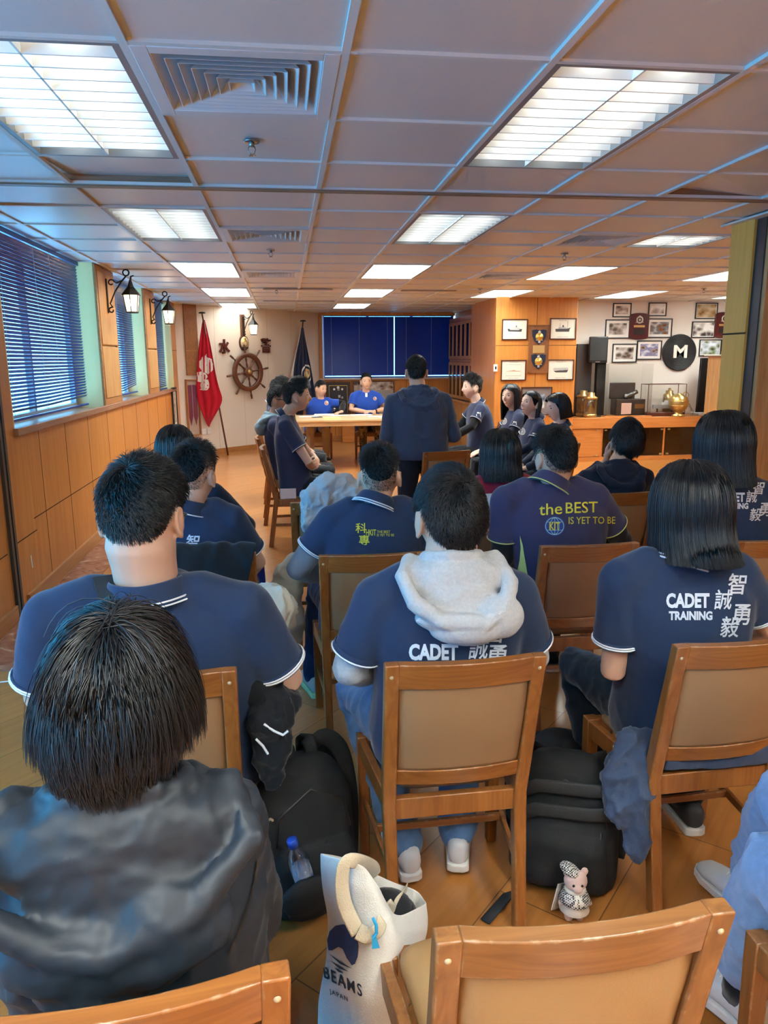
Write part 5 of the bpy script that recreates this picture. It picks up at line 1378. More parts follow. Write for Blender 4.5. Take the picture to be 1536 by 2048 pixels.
PPL['P16'] = p

# standing person
r = (1.165, 6.42, 0)
Hc = loc(r, aty(833, 710, 6.5))-V(0, 0, 0.120*1.08+0.018); N = V(Hc.x+0.01, Hc.y-0.055, Hc.z-0.155)
p = person('standing person from behind in a navy hooded sweatshirt and dark trousers', r, N, Hc, 1.08, (-8, -4, 0), hip=(0, 0.02, 0.90), sw=0.285, drop=0.10, tw=1.28, td=1.15, slouch=0.03, nw=1.15, top='hoodie', topm=NAVYH, seed=26, fold=0.012, collar=False, hem=0.10,
           arms={s: ((s*0.30, 0.02, N.z-0.40), (s*0.13, 0.24, N.z-0.44), (-s*0.8, 0.5, 0.1), (0, 0, 1)) for s in (-1, 1)}, knees={-1: (-0.12, 0.03, 0.48), 1: (0.12, 0.03, 0.48)}, feet={-1: (V(-0.13, 0.0, 0.09), (-0.15, 1, 0)), 1: (V(0.13, 0.0, 0.09), (0.15, 1, 0))}, pants=cloth('dark_trousers', (0.016, 0.018, 0.028)), pw=1.2)
hood(p['t'], N, NAVYH, sx=1.25, sz=1.0, fold=folds(0.008, 12, 12))
hair_short(p['t'], p['HM'], HAIR, top=0.034, side=0.014, fade=18, lift=0.4, swirl=0.5, count=3500, seed=26, rad=0.0014, clump=0.5)
PPL['P17'] = p

# right row, facing left
r = rt('P18'); Hc = loc(r, aty(944, 749, 8.75))-V(0, 0, 0.120*1.14+0.016); N = V(Hc.x*0.3, Hc.y-0.07, Hc.z-0.172)
p = person('young person in profile facing left with a name card and black sleeves', r, N, Hc, 1.14, (4, -2, 0), hip=(0, 0.28, 0.545), sw=0.23, drop=0.085, tw=1.0, td=1.2, trim=WT1, topm=NAVY2, seed=27, facebits=True, skin=SKINF, under={-1: BLKC, 1: BLKC}, voxel=0.006,
           arms={s: ((s*0.24, N.y+0.12, N.z-0.27), (s*0.12, N.y+0.42, 0.68), (0, 0.9, -0.4), (0, 0.4, 1), 0.3) for s in (-1, 1)})
hair_short(p['t'], p['HM'], HAIR, top=0.042, side=0.012, fade=16, lift=0.7, count=3000, seed=27, rad=0.0014, front_up=0.3)
PPL['P18'] = p
for key, lab, hx, hy, yh, hs, fc, hk, sd in (('P19', 'person with long straight black hair and a crest on the chest, beside the block wall', 1022, 766, 8.02, 1.06, (34, 0, 0), dict(zb=-0.25, th=0.016, count=1800), 28),
                                             ('P20', 'person with long black hair swept behind a bare ear, middle of the three', 1062, 779, 7.36, 1.04, (22, 8, 0), dict(zb=-0.33, th=0.012, count=1800, phmax=80, wave=0.03), 29),
                                             ('P21', 'person with a short black bob looking down, right end of the row', 1116, 784, 6.70, 1.05, (6, -10, 0), dict(zb=-0.10, th=0.020, count=1800, phmax=104, taper=0.05), 30)):
    r = rt(key); Hc = loc(r, aty(hx, hy, yh))-V(0, 0, 0.120*hs+0.018); N = V(Hc.x*0.5, max(Hc.y-0.06, 0.11), Hc.z-0.152)
    p = person(lab, r, N, Hc, hs, fc, hip=(0, 0.28, 0.545), sw=0.205, drop=0.08, tw=0.92, td=1.08, trim=WT1, topm=NAVY2, seed=sd, facebits=True, skin=SKINF, under={-1: NAVYD, 1: NAVYD}, voxel=0.006, ears=(key == 'P20'),
               arms={s: ((s*0.215, N.y+0.10, N.z-0.26), (s*0.08, N.y+0.34, 0.64), (-s*0.3, 0.9, -0.2), (0, 0.2, 1), 0.5) for s in (-1, 1)})
    hair_long(p['t'], p['HM'], HAIR, seed=sd, rad=0.0016, **hk)
    PPL[key] = p
    if key == 'P20':
        q = p['A'][-1]; d = (q[0]-q[1]).normalized(); w = MB(); w.tube([q[1]+d*0.01, q[1]+d*0.04], 0.040, 14); w.build('wrist_watch', mat('silver', (0.6, 0.6, 0.58), 0.3, 0.8), p['t'])
# person at the lower right edge: wide pale jeans
r = rt('P22'); f_ = lambda x, y, z: tuple(loc(r, V(x, y, z)))
p = person('person in wide pale denim jeans at the lower right edge, only the legs in view', r, V(0.10, 0.24, 1.15), V(0.10, 0.30, 1.325), 1.05, (0, 0, 0), sw=0.23, top='hoodie', topm=DENIM, seed=31, pants=DENIM, collar=False, knees={-1: (-0.12, 0.56, 0.50), 1: (0.07, 0.80, 0.52)},
           feet={-1: (V(*f_(1.06, 1.42, 0.13)), (-0.35, 1, 0)), 1: (V(*f_(1.33, 1.78, 0.10)), (-0.25, 1, 0))}, pw=1.30, cuff=0.10, arms=lap(V(0.1, 0.24, 1.12), 0.23), shoem=mat('white_leather', (0.60, 0.61, 0.62), 0.55))
hair_short(p['t'], p['HM'], HAIR, count=1200, seed=31, rad=0.0016)
# ------------------------------------------------------------------ lettering and crests on the clothes
def norm2d(shp):
    xs = [v[0] for v in shp[0]]; ys = [v[1] for v in shp[0]]; x0, x1, y0, y1 = min(xs), max(xs), min(ys), max(ys)
    return [((x-x0)/(x1-x0), (y-y0)/(y1-y0)) for x, y in shp[0]], shp[1]
def ptext(key, body, x0, y0, x1, y1, m, slope=0.0, bold=0.0, shear=0.0, g=0.09, name='print', off=0.0024):
    """lettering filling the pixel box (x0,y0 upper-left, x1,y1 lower-right), right end raised by SLOPE px"""
    p = PPL[key]; shp = norm2d(text_mesh(body, 1.0, bold=bold, shear=shear)); shp = cut_grid(shp[0], shp[1], g)
    return decal(name, shp, pixframe((x0, y1), (x1, y1-slope), (x0, y0)), p['bvh'], root_inv(p['t']), m, p['shirt'], off)
def cadet(key, c, t, chars, bold=0.045):
    ptext(key, 'CADET', *c, WPRINT, bold=bold, slope=c[3]*0, g=0.12)
    ptext(key, 'TRAINING', *t, WPRINT, bold=bold, g=0.12)
    for ch, (x, y, s) in zip('智誠勇毅', chars):
        if key == 'P6' and ch == '毅': continue
        ptext(key, ch, x-s*0.46, y-s*0.5, x+s*0.46, y+s*0.5, WPRINT, bold=0.012, shear=0.15, g=0.2)
cadet('P10', (1332, 1186, 1418, 1216), (1337, 1222, 1424, 1240), ((1474, 1168, 42), (1446, 1199, 40), (1481, 1229, 42), (1458, 1253, 42)))
cadet('P6', (818, 1287, 916, 1320), (825, 1325, 920, 1344), ((990, 1262, 46), (957, 1296, 44), (992, 1312, 46), (966, 1345, 46)))
cadet('P3', (300, 1098, 352, 1116), (303, 1119, 354, 1130), ((386, 1084, 30), (368, 1103, 28), (392, 1120, 28), (376, 1134, 28)))
cadet('P11', (1432, 985, 1489, 1004), (1437, 1006, 1496, 1018), ((1517, 976, 26), (1503, 993, 25), (1529, 1019, 27), (1510, 1029, 26)))
ptext('P5', '科', 711, 1046, 733, 1066, YELLOW, bold=0.01, g=0.2); ptext('P5', '專', 718, 1070, 739, 1090, YELLOW, bold=0.01, g=0.2)
ptext('P5', 'HKIT', 732, 1059, 752, 1071, YELLOW, bold=0.01, g=0.2); ptext('P5', 'THE BEST', 754, 1061, 780, 1066, YELLOW, g=0.2); ptext('P5', 'IS YET TO BE', 754, 1067.5, 788, 1072.5, YELLOW, g=0.2)
ptext('P7', 'the', 1078, 1008, 1124, 1031, YELLOW, bold=0.006, slope=3); ptext('P7', 'BEST', 1131, 1005, 1195, 1027, YELLOW, bold=0.006, slope=2)
ptext('P7', 'IS YET TO BE', 1137, 1034, 1230, 1048, YELLOW, bold=0.004, slope=1, g=0.05)
def badge(key, parts, cx, cy, rx, ry, name='crest'):
    p = PPL[key]
    for k, (shp, m) in enumerate(parts):
        decal(name, shp, lambda x, y: (cx+x*rx, cy-y*ry), p['bvh'], root_inv(p['t']), m, p['shirt'], 0.0022+0.0008*k)
GLOBE = mat('globe_blue', (0.010, 0.06, 0.26), 0.7); GLINE = mat('globe_line', (0.40, 0.62, 0.60), 0.7)
ln = [disc2d(1.0, 40, 0.93), disc2d(1.0, 40, 0.0)]
lines = merge2d(disc2d(0.95, 40, 0.89), ([(-0.02, -0.92), (0.02, -0.92), (0.02, 0.92), (-0.02, 0.92)], [(0, 1, 2, 3)]), ([(-0.92, -0.02), (0.92, -0.02), (0.92, 0.02), (-0.92, 0.02)], [(0, 1, 2, 3)]),
                ([(-0.8, 0.42), (0.8, 0.42), (0.8, 0.46), (-0.8, 0.46)], [(0, 1, 2, 3)]), ([(-0.8, -0.46), (0.8, -0.46), (0.8, -0.42), (-0.8, -0.42)], [(0, 1, 2, 3)]),
                ([(0.48*math.cos(a)*f, 0.92*math.sin(a)*f) for f in (1.0, 0.93) for a in [2*math.pi*k/32 for k in range(32)]], [(k, (k+1) % 32, 32+(k+1) % 32, 32+k) for k in range(32)]))
kit = norm2d(text_mesh('KIT', 1.0, bold=0.02)); kit = ([(-0.55+1.1*x, -0.42+0.85*y) for x, y in kit[0]], kit[1])
badge('P7', ((disc2d(1.06, 40), GLOBE), (lines, GLINE), (kit, YELLOW)), 1109, 1052, 19.5, 18.5)
CREST = mat('crest_white', (0.62, 0.62, 0.58), 0.7); CRED = mat('crest_red', (0.55, 0.06, 0.03), 0.6)
ring = merge2d(disc2d(1.0, 28, 0.80), disc2d(0.62, 24, 0.45), disc2d(0.25, 16), ([(-0.3, 0.95), (0.3, 0.95), (0.2, 1.3), (0, 1.1), (-0.2, 1.3)], [(0, 1, 2, 3, 4)]))
badge('P15', ((disc2d(1.0, 24), CREST), (disc2d(0.72, 24), CRED), (disc2d(0.3, 12), CREST)), 653, 806, 4.2, 4.6); badge('P16', ((disc2d(1.0, 24), CREST), (disc2d(0.72, 24), CRED), (disc2d(0.3, 12), CREST)), 750, 797, 3.6, 3.8)
badge('P19', ((ring, CREST),), 1008, 842, 6, 7); badge('P20', ((ring, CREST),), 1045, 863, 6, 7)
sq = ([(-1, -1), (1, -1), (1, 0.1), (-1, 0.1), (-0.6, 0.35), (0.2, 0.35), (0.2, 0.95), (-0.6, 0.95), (0.4, 0.3), (1, 0.3), (1, 0.8), (0.4, 0.8)], [(0, 1, 2, 3), (4, 5, 6, 7), (8, 9, 10, 11)])
for key, x, y, s in (('P18', 957, 829, 4.5), ('P19', 1029, 847, 4), ('P20', 1068, 871, 5)): badge(key, ((sq, CREST),), x, y, s, s*1.1, 'sleeve_mark')
card = ([(-1, -1), (1, -1), (1, 1), (-1, 1)], [(0, 1, 2, 3)])
badge('P18', ((card, CREST),), 935, 816, 6, 4.6, 'name_card'); badge('P20', ((card, CREST),), 1034, 868, 3.2, 7, 'name_card'); badge('P19', ((card, CREST),), 1001, 838, 2.5, 5, 'name_card')
# ------------------------------------------------------------------ furniture and things along the walls
TABLEW = wood('table_wood', (0.56, 0.36, 0.17), (0.68, 0.47, 0.25), rough=0.35, scale=0.8, axis='X', coat=0.2)
t = thing('conference_table', 'long pale wooden table in front of the blue-blinded window', 'table', (1.12, 11.75, 0))
TX0, TX1, TY0, TY1 = -0.98, 1.10, -0.62, 0.50
MB().box2((TX0, TY0, 0.725), (TX1, TY1, 0.757)).build('table_top', TABLEW, t, bevel=0.004)
m = MB(); m.box2((TX0+0.02, TY0+0.02, 0.66), (TX1-0.02, TY0+0.045, 0.725)); m.build('apron', TABLEW, t, bevel=0.002)
for x in (TX0+0.04, TX1-0.04):
    for y in (TY0+0.08, TY1-0.06): MB().box2((x-0.03, y-0.03, 0), (x+0.03, y+0.03, 0.725)).build('leg', TABLEW, t, bevel=0.003)
m = MB(); m.box2((0.05, TY1-0.15, 0.58), (TX1-0.5, TY1-0.10, 0.70)); m.build('drawer', TABLEW, t)
PAPER = mat('paper_white', (0.80, 0.80, 0.80), 0.8); YPAD = mat('yellow_pad', (0.70, 0.72, 0.30), 0.8); DPHONE = mat('phone_dark', (0.03, 0.035, 0.05), 0.25)
def on_table(nm, lab, cat, px, py, w, d, h, rz, m, grp=None):
    P = atz(px, py, 0.757); o = MB().box2((-w/2, -d/2, 0), (w/2, d/2, h)).build(nm, m, None, bevel=min(0.002, h*0.4)); o.location = (P.x, P.y, 0.7575); o.rotation_euler = (0, 0, R_(rz)); return tag(o, lab, cat, grp)
for a in (('paper_sheet', 'white sheet of paper at the left end of the table', 'paper', 617, 833, 0.30, 0.21, 0.002, 8, PAPER, 'papers on the table'),
          ('paper_stack', 'stack of white papers before the leaning person', 'paper', 648, 830, 0.32, 0.24, 0.012, -5, PAPER, 'papers on the table'),
          ('paper_sheet', 'white paper in the middle of the table, beside the yellow pad', 'paper', 680, 831, 0.30, 0.21, 0.003, 14, PAPER, 'papers on the table'),
          ('paper_stack', 'white papers before the person with clasped hands', 'paper', 722, 830.5, 0.34, 0.22, 0.010, 4, PAPER, 'papers on the table'),
          ('paper_sheet', 'white paper near the table end by the standing person', 'paper', 753, 833, 0.26, 0.2, 0.003, -12, PAPER, 'papers on the table')): on_table(*a)
on_table('writing_pad', 'pale yellow writing pad near the table front edge', 'pad', 663, 836.5, 0.26, 0.17, 0.012, 6, YPAD)
on_table('mobile_phone', 'dark mobile phone on the left of the table', 'phone', 634, 835, 0.16, 0.08, 0.01, 20, DPHONE)
on_table('file_folder', 'dark file lying among the papers', 'folder', 672, 828, 0.26, 0.15, 0.012, -8, DPHONE)
on_table('pen_case', 'small white pen case near the right papers', 'case', 765, 835, 0.10, 0.05, 0.012, 30, PAPER)
P = atz(670, 828.5, 0.757); c = MB(); c.lathe([(0, 0), (0.032, 0), (0.036, 0.12), (0.033, 0.12), (0.03, 0.01), (0, 0.01)], 20); o = c.build('drinking_glass', clear_glass('tumbler_glass', (0.8, 0.85, 0.85), 0.12), None, smooth=True); o.location = (P.x, P.y+0.1, 0.7575); tag(o, 'clear tumbler beside the black sleeve on the table', 'glass')

# glazed cabinet along the right side of the far end
CABW = wood('cabinet_wood', (0.40, 0.17, 0.05), (0.52, 0.25, 0.085), rough=0.35, scale=0.9, axis='Z', coat=0.25)
t = thing('display_cabinet', 'tall glass-fronted wooden cabinet by the far window', 'cabinet', (3.43, 14.1, 0))
m = MB(); d0, d1 = -1.06, 1.06
m.box2((-0.14, d0, 0), (0.02, d1, 0.82)); m.box2((-0.16, d0-0.01, 0.82), (0.02, d1, 0.86)); m.box2((-0.02, d0, 0.86), (0.02, d1, 2.38)); m.box2((-0.10, d0, 2.34), (0.02, d1, 2.42)); m.box2((-0.09, d0, 0.86), (0.0, d0+0.03, 2.36)); m.box2((-0.09, d1-0.03, 0.86), (0.0, d1, 2.36)); m.box2((-0.09, d0, 1.58), (0.0, d1, 1.63))
m.build('body', CABW, t, bevel=0.004)
GLCAB = clear_glass('cabinet_glass', (0.55, 0.52, 0.5), 0.10)
MB().box2((-0.024, d0+0.03, 0.87), (-0.020, d1-0.03, 2.34)).build('back_panel', mat('cabinet_dark', (0.10, 0.06, 0.045), 0.7), t)
ys = [d0+0.03+(d1-d0-0.06)*k/6 for k in range(7)]
for k in range(6):
    for z0, z1 in ((0.88, 1.575), (1.635, 2.335)):
        f = MB(); a, b = ys[k]+0.004, ys[k+1]-0.004
        for q in (a, b-0.055): f.box2((-0.115, q, z0), (-0.09, q+0.055, z1))
        f.box2((-0.115, a+0.055, z0), (-0.09, b-0.055, z0+0.06)); f.box2((-0.115, a+0.055, z1-0.06), (-0.09, b-0.055, z1))
        dr = f.build('door', CABW, t, bevel=0.003)
        MB().box2((-0.104, a+0.055, z0+0.06), (-0.101, b-0.055, z1-0.06)).build('door_pane', GLCAB, dr)
for k in range(3):
    a = d0+0.03+(d1-d0-0.06)*k/3; MB().box2((-0.155, a+0.01, 0.06), (-0.14, a+(d1-d0-0.06)/3-0.01, 0.79)).build('lower_door', CABW, t, bevel=0.004)
for k, (y, z, r_, h, lab) in enumerate(((0.35, 1.64, 0.05, 0.20, 'pale trophy cup on the upper cabinet shelf'), (0.30, 1.64, 0.03, 0.30, 'slim statuette on the upper cabinet shelf'), (0.30, 0.88, 0.035, 0.28, 'gilt figurine on the lower cabinet shelf'))):
    m = MB(); m.lathe([(0, 0), (r_*0.9, 0), (r_*0.8, h*0.15), (r_*0.3, h*0.25), (r_*0.3, h*0.5), (r_, h*0.7), (r_*1.1, h), (r_*0.9, h)], 16); o = m.build('trophy', mat('trophy_pale', (0.6, 0.55, 0.45), 0.35), None, smooth=True); o.location = (3.43-0.065, 14.1+y-0.12*k, z); tag(o, lab, 'trophy')

# counter under the photo wall
CNTW = wood('counter_wood', (0.50, 0.185, 0.045), (0.62, 0.25, 0.07), rough=0.35, scale=0.8, axis='X', coat=0.25)
t = thing('low_counter', 'long wooden counter with glass-front cupboards below the photo wall', 'counter', (6.0, 11.62, 0))
X0, X1 = -1.50, 1.9; Y0, Y1 = -0.25, 0.30
m = MB(); m.box2((X0, Y0, 0.53), (X1, Y1, 0.70)); m.build('counter_top', CNTW, t, bevel=0.004)
m = MB(); m.box2((X0, Y0+0.02, 0.0), (X1, Y1, 0.07)); m.box2((X0, Y1-0.03, 0.07), (X1, Y1, 0.53)); 
for x in (X0, -1.0+0.02, 0.085, 0.98, X1-0.03): m.box2((x, Y0+0.03, 0.07), (x+0.035, Y1-0.03, 0.53))
m.build('body', CNTW, t, bevel=0.003)
MB().box2((X0+0.036, Y0+0.015, 0.075), (-0.985, Y0+0.035, 0.525)).build('cupboard_door', CNTW, t, bevel=0.002)
GLC = clear_glass('counter_glass', (0.42, 0.30, 0.24), 0.06)
for a, b in ((-0.94, 0.08), (0.125, 0.975), (1.02, 1.86)):
    MB().box2((a, Y0+0.018, 0.08), (b, Y0+0.024, 0.525)).build('glass_door', GLC, t)
    MB().box2((a, Y0+0.05, 0.28), (b, Y1-0.04, 0.295)).build('shelf', CNTW, t)
for x in (-1.05, -0.91, 0.05, 0.17, 0.93, 1.06): 
    for z in (0.5, 0.1): MB().box2((x-0.02, Y0+0.006, z-0.012), (x+0.02, Y0+0.018, z+0.012)).build('hinge', mat('hinge_brass', (0.6, 0.5, 0.3), 0.3, 0.8), t)

# ---- framed pictures
FRB = mat('frame_black', (0.012, 0.010, 0.010), 0.35); FRM = wood('frame_mahogany', (0.05, 0.014, 0.008), (0.10, 0.03, 0.014), 0.35, 1.0, 'X')
MATW = mat('mat_board', (0.78, 0.76, 0.72), 0.85); MATC = mat('mat_cream', (0.74, 0.70, 0.60), 0.85)
def photo_material(name, cols, sc=1.3, seed=0.0, ratio=1.0, bands=True):
    m = bpy.data.materials.new(name); m.use_nodes = True; nt = m.node_tree; p = nt.nodes['Principled BSDF']; p.inputs['Roughness'].default_value = 0.18
    tc = nt.nodes.new('ShaderNodeTexCoord'); mp = nt.nodes.new('ShaderNodeMapping'); mp.inputs['Scale'].default_value = (sc, sc*1.4, 1); mp.inputs['Location'].default_value = (seed, seed*1.3, seed*0.7)
    nt.links.new(tc.outputs['Object'], mp.inputs[0])
    vo = nt.nodes.new('ShaderNodeTexVoronoi'); vo.inputs['Scale'].default_value = 7; nt.links.new(mp.outputs[0], vo.inputs['Vector'])
    n = nt.nodes.new('ShaderNodeTexNoise'); n.inputs['Scale'].default_value = 4.5; n.inputs['Detail'].default_value = 6; nt.links.new(mp.outputs[0], n.inputs['Vector'])
    mx = nt.nodes.new('ShaderNodeMix'); mx.inputs[0].default_value = 0.6; nt.links.new(vo.outputs['Distance'], mx.inputs[2]); nt.links.new(n.outputs['Fac'], mx.inputs[3])
    cr = nt.nodes.new('ShaderNodeValToRGB'); e = cr.color_ramp.elements; e[0].position = 0.30; e[0].color = (*cols[0], 1); e[1].position = 0.66; e[1].color = (*cols[-1], 1)
    for k, c in enumerate(cols[1:-1]): a = e.new(0.40+0.2*k/max(1, len(cols)-2)); a.color = (*c, 1)
    nt.links.new(mx.outputs[0], cr.inputs[0]); nt.links.new(cr.outputs[0], p.inputs['Base Color'])
    return m
SEP = ((0.03, 0.025, 0.022), (0.16, 0.12, 0.10), (0.42, 0.36, 0.32), (0.75, 0.72, 0.70))
def framed(name, label, M, w, h, fw, fm, mw, mm, pic, th=0.022, group=None, cat='picture'):
    """frame hung on the plane of M (x right, y up, z out of the wall)"""
    t = thing(name, label, cat, group=group); t.matrix_world = M
    f = MB()
    for s in (-1, 1):
        f.box2((s*w/2, -h/2, 0), (s*(w/2-fw), h/2, th)); f.box2((-w/2+fw, s*h/2, 0), (w/2-fw, s*(h/2-fw), th))
    f.build('frame', fm, t, bevel=0.003)
    MB().box2((-w/2+fw, -h/2+fw, 0), (w/2-fw, h/2-fw, th*0.45)).build('mat_board', mm, t)
    if pic is not None:
        MB().box2((-w/2+fw+mw, -h/2+fw+mw*0.9, th*0.45), (w/2-fw-mw, h/2-fw-mw*0.9, th*0.5)).build('photograph', pic, t)
    return t
def on_y(px0, py0, px1, py1, y):
    a, b = aty(px0, py0, y), aty(px1, py1, y)
    return plane_M(((a.x+b.x)/2, y, (a.z+b.z)/2), (1, 0, 0), (0, 0, 1)), abs(b.x-a.x), abs(a.z-b.z)
YW = 11.95
GP = 'framed photographs on the white wall'
for k, (x0, y0, x1, y1, fm, mw, cols, lab) in enumerate((
    (1226, 606, 1261, 634.5, FRB, 0.035, SEP, 'small sepia photo in black frame, top left of the left plaque'),
    (1297, 605, 1331.5, 632.5, FRB, 0.030, SEP, 'small sepia photo in black frame, top right of the left plaque'),
    (1211, 639, 1259, 677, FRB, 0.050, SEP, 'sepia photo in black frame directly left of the left plaque'),
    (1294, 637, 1342, 675.5, FRB, 0.045, ((0.05, 0.03, 0.02), (0.25, 0.12, 0.05), (0.15, 0.2, 0.25), (0.7, 0.6, 0.5)), 'brown and blue photo in black frame directly right of the left plaque'),
    (1225, 687.5, 1272, 725, FRB, 0.045, SEP, 'sepia photo in black frame lowest, beside the loudspeaker'),
    (1274, 681, 1321, 719, FRB, 0.045, ((0.1, 0.06, 0.05), (0.35, 0.28, 0.26), (0.2, 0.2, 0.4), (0.75, 0.72, 0.7)), 'group photo in black frame, lower row left of the M disc'),
    (1391.5, 605.5, 1433, 638, FRB, 0.010, ((0.08, 0.05, 0.02), (0.28, 0.17, 0.07), (0.4, 0.28, 0.14), (0.6, 0.5, 0.35)), 'golden-brown photo in thick black frame, top right group'),
    (1384, 643, 1428, 675.5, FRB, 0.010, ((0.02, 0.02, 0.02), (0.12, 0.1, 0.1), (0.4, 0.38, 0.36), (0.8, 0.8, 0.78)), 'black and white crowd photo in thick black frame, upper right of the M disc'),
    (1399, 679, 1440, 712, FRB, 0.014, ((0.05, 0.06, 0.05), (0.2, 0.25, 0.12), (0.4, 0.45, 0.5), (0.75, 0.8, 0.85)), 'colour photo with pale road in black frame above the dark screen'),
    (1442.5, 679, 1470, 702.5, FRB, 0.012, ((0.05, 0.05, 0.06), (0.3, 0.3, 0.32), (0.5, 0.5, 0.5), (0.8, 0.8, 0.8)), 'small grey photo at the wooden pillar edge, lower right'),
    (1468, 600, 1500, 636, FRB, 0.012, SEP, 'sepia photo half hidden by the wooden pillar, top right'),
    (1464, 640, 1500, 676, FRB, 0.012, SEP, 'sepia photo half hidden by the wooden pillar, middle right'))):
    M, w, h = on_y(x0, y0, x1, y1, YW-0.001)
    framed('picture_frame', lab, M, w, h, 0.016, fm, mw, MATW, photo_material(f'photo_print_{k}', cols, seed=k*3.7), group=GP)
YB = 11.349
SHIPD = mat('ship_dark', (0.05, 0.05, 0.05), 0.7); SHIPG = mat('ship_grey', (0.45, 0.46, 0.46), 0.7); SHIPO = mat('ship_orange', (0.55, 0.28, 0.16), 0.7); INK = mat('ink_grey', (0.20, 0.18, 0.16), 0.8)
def shp_scale(s, sx, sy, dx=0, dy=0): return [(x*sx+dx, y*sy+dy) for x, y in s[0]], s[1]
ships = {
 'launch': [(poly2d([(-1, 0.25), (-0.85, -0.25), (0.9, -0.3), (1.0, 0.2), (0.4, 0.25), (-0.5, 0.3)]), SHIPD), (poly2d([(-0.75, 0.3), (-0.6, 0.05), (0.5, 0.0), (0.8, 0.25), (0.3, 0.6), (-0.3, 0.65)]), SHIPG), (poly2d([(0.1, 0.6), (0.3, 0.6), (0.25, 0.85), (0.15, 0.85)]), SHIPD)],
 'steamer': [(poly2d([(-1, 0.1), (-0.95, -0.4), (0.8, -0.4), (0.85, 0.0), (1.0, 0.35), (0.6, 0.15)]), SHIPD), (poly2d([(-0.7, 0.12), (0.5, 0.12), (0.4, 0.45), (-0.6, 0.4)]), SHIPG), (poly2d([(-0.1, 0.4), (0.1, 0.4), (0.1, 0.75), (-0.1, 0.75)]), SHIPD), (poly2d([(0.56, 0.1), (0.6, 0.1), (0.6, 1.5), (0.56, 1.5)]), SHIPD), (poly2d([(-0.44, 0.1), (-0.4, 0.1), (-0.4, 1.1), (-0.44, 1.1)]), SHIPD)],
 'sketch': [(poly2d([(-1, 0.0), (-0.9, -0.06), (0.9, -0.1), (1, 0.0), (0.3, 0.05), (0.1, 0.18), (-0.2, 0.1)]), SHIPO)],
 'junk': [(poly2d([(-0.95, -0.05), (-0.6, -0.35), (0.85, -0.35), (1.0, 0.1)]), SHIPD), (poly2d([(-1, 0.1), (-0.9, 0.45), (0.95, 0.5), (1, 0.15), (0.2, 0.0)]), SHIPG)]}
def ship_print(lab, box, key, title, tone):
    M, w, h = on_y(*box, YB)
    t = framed('ship_picture', lab, M, w, h, 0.016, FRM, 0.03, MATC, None, group='framed ship prints on the wooden block')
    for k, (s, m) in enumerate(ships[key]): flat_obj('ship_drawing', shp_scale(s, w*0.29, w*0.20, 0, -0.01), Matrix(), m, t, 0.0108+0.0004*k)
    if key == 'sketch':
        s = merge2d(*[([(a, b), (c, b), (c, d), (a, d)], [(0, 1, 2, 3)]) for a, b, c, d in ((-w*.3, h*.26, w*.3, h*.27), (-w*.3, -h*.27, w*.3, -h*.26), (-w*.3, -h*.27, -w*.296, h*.27), (w*.296, -h*.27, w*.3, h*.27))]); flat_obj('border_line', s, Matrix(), INK, t, 0.0108)
    s = norm2d(text_mesh(title, 1.0)); flat_obj('caption', shp_scale(s, w*0.34, h*0.045, -w*0.17, h*0.36), Matrix(), INK, t, 0.0108)
    s = norm2d(text_mesh('MARINE CRAFT', 1.0)); flat_obj('caption', shp_scale(s, w*0.42, h*0.035, -w*0.21, -h*0.40), Matrix(), INK, t, 0.0108)
ship_print('ship print of a grey launch, upper left on the wooden block', (1004, 638, 1054, 680), 'launch', 'POLICE NO. 4', 0)
ship_print('ship print of a steamer with masts, upper right on the wooden block', (1100, 636, 1151, 679), 'steamer', 'POLICE NO. 1', 0)
ship_print('faint orange ship sketch, lower left on the wooden block', (1002, 720, 1051, 761), 'sketch', 'POLICE LAUNCH', 0)
ship_print('ship print of a dark hull, lower right on the wooden block', (1095, 719, 1146, 760), 'junk', 'POLICE NO. 26', 0)
M, w, h = on_y(1042, 774, 1102, 830, YB)
t = framed('picture_frame', 'dark framed seascape behind the two long-haired seated people', M, w, h, 0.02, FRM, 0.10, mat('mat_grey', (0.20, 0.17, 0.17), 0.8), photo_material('seascape', ((0.03, 0.05, 0.09), (0.10, 0.15, 0.26), (0.3, 0.35, 0.42), (0.6, 0.62, 0.65)), seed=4.4))
# shield board
PLQ = wood('plaque_wood', (0.20, 0.075, 0.028), (0.30, 0.12, 0.045), 0.35, 1.0, 'Z', coat=0.3); GOLD = mat('gilt', (0.65, 0.42, 0.10), 0.3, 0.7); SILV = mat('silver_paint', (0.55, 0.56, 0.58), 0.35, 0.4); SHB = mat('shield_blue', (0.015, 0.022, 0.05), 0.35)
M, w, h = on_y(1058, 650, 1095, 746, YB)
t = thing('shield_board', 'tall wooden board carrying two crested shields and a brass plate', 'plaque'); t.matrix_world = M
f = MB(); f.box2((-w/2, -h/2, 0), (w/2, h/2, 0.015)); f.build('board', PLQ, t, bevel=0.004)
f = MB()
for s in (-1, 1): f.box2((s*w/2, -h/2, 0.015), (s*(w/2-0.012), h/2, 0.024)); f.box2((-w/2, s*h/2, 0.015), (w/2, s*(h/2-0.012), 0.024))
f.build('edge_moulding', PLQ, t)
sh = [(-1, 0.9), (-0.45, 1.0), (0, 0.85), (0.45, 1.0), (1, 0.9), (0.95, 0.1), (0.6, -0.6), (0, -1.05), (-0.6, -0.6), (-0.95, 0.1)]
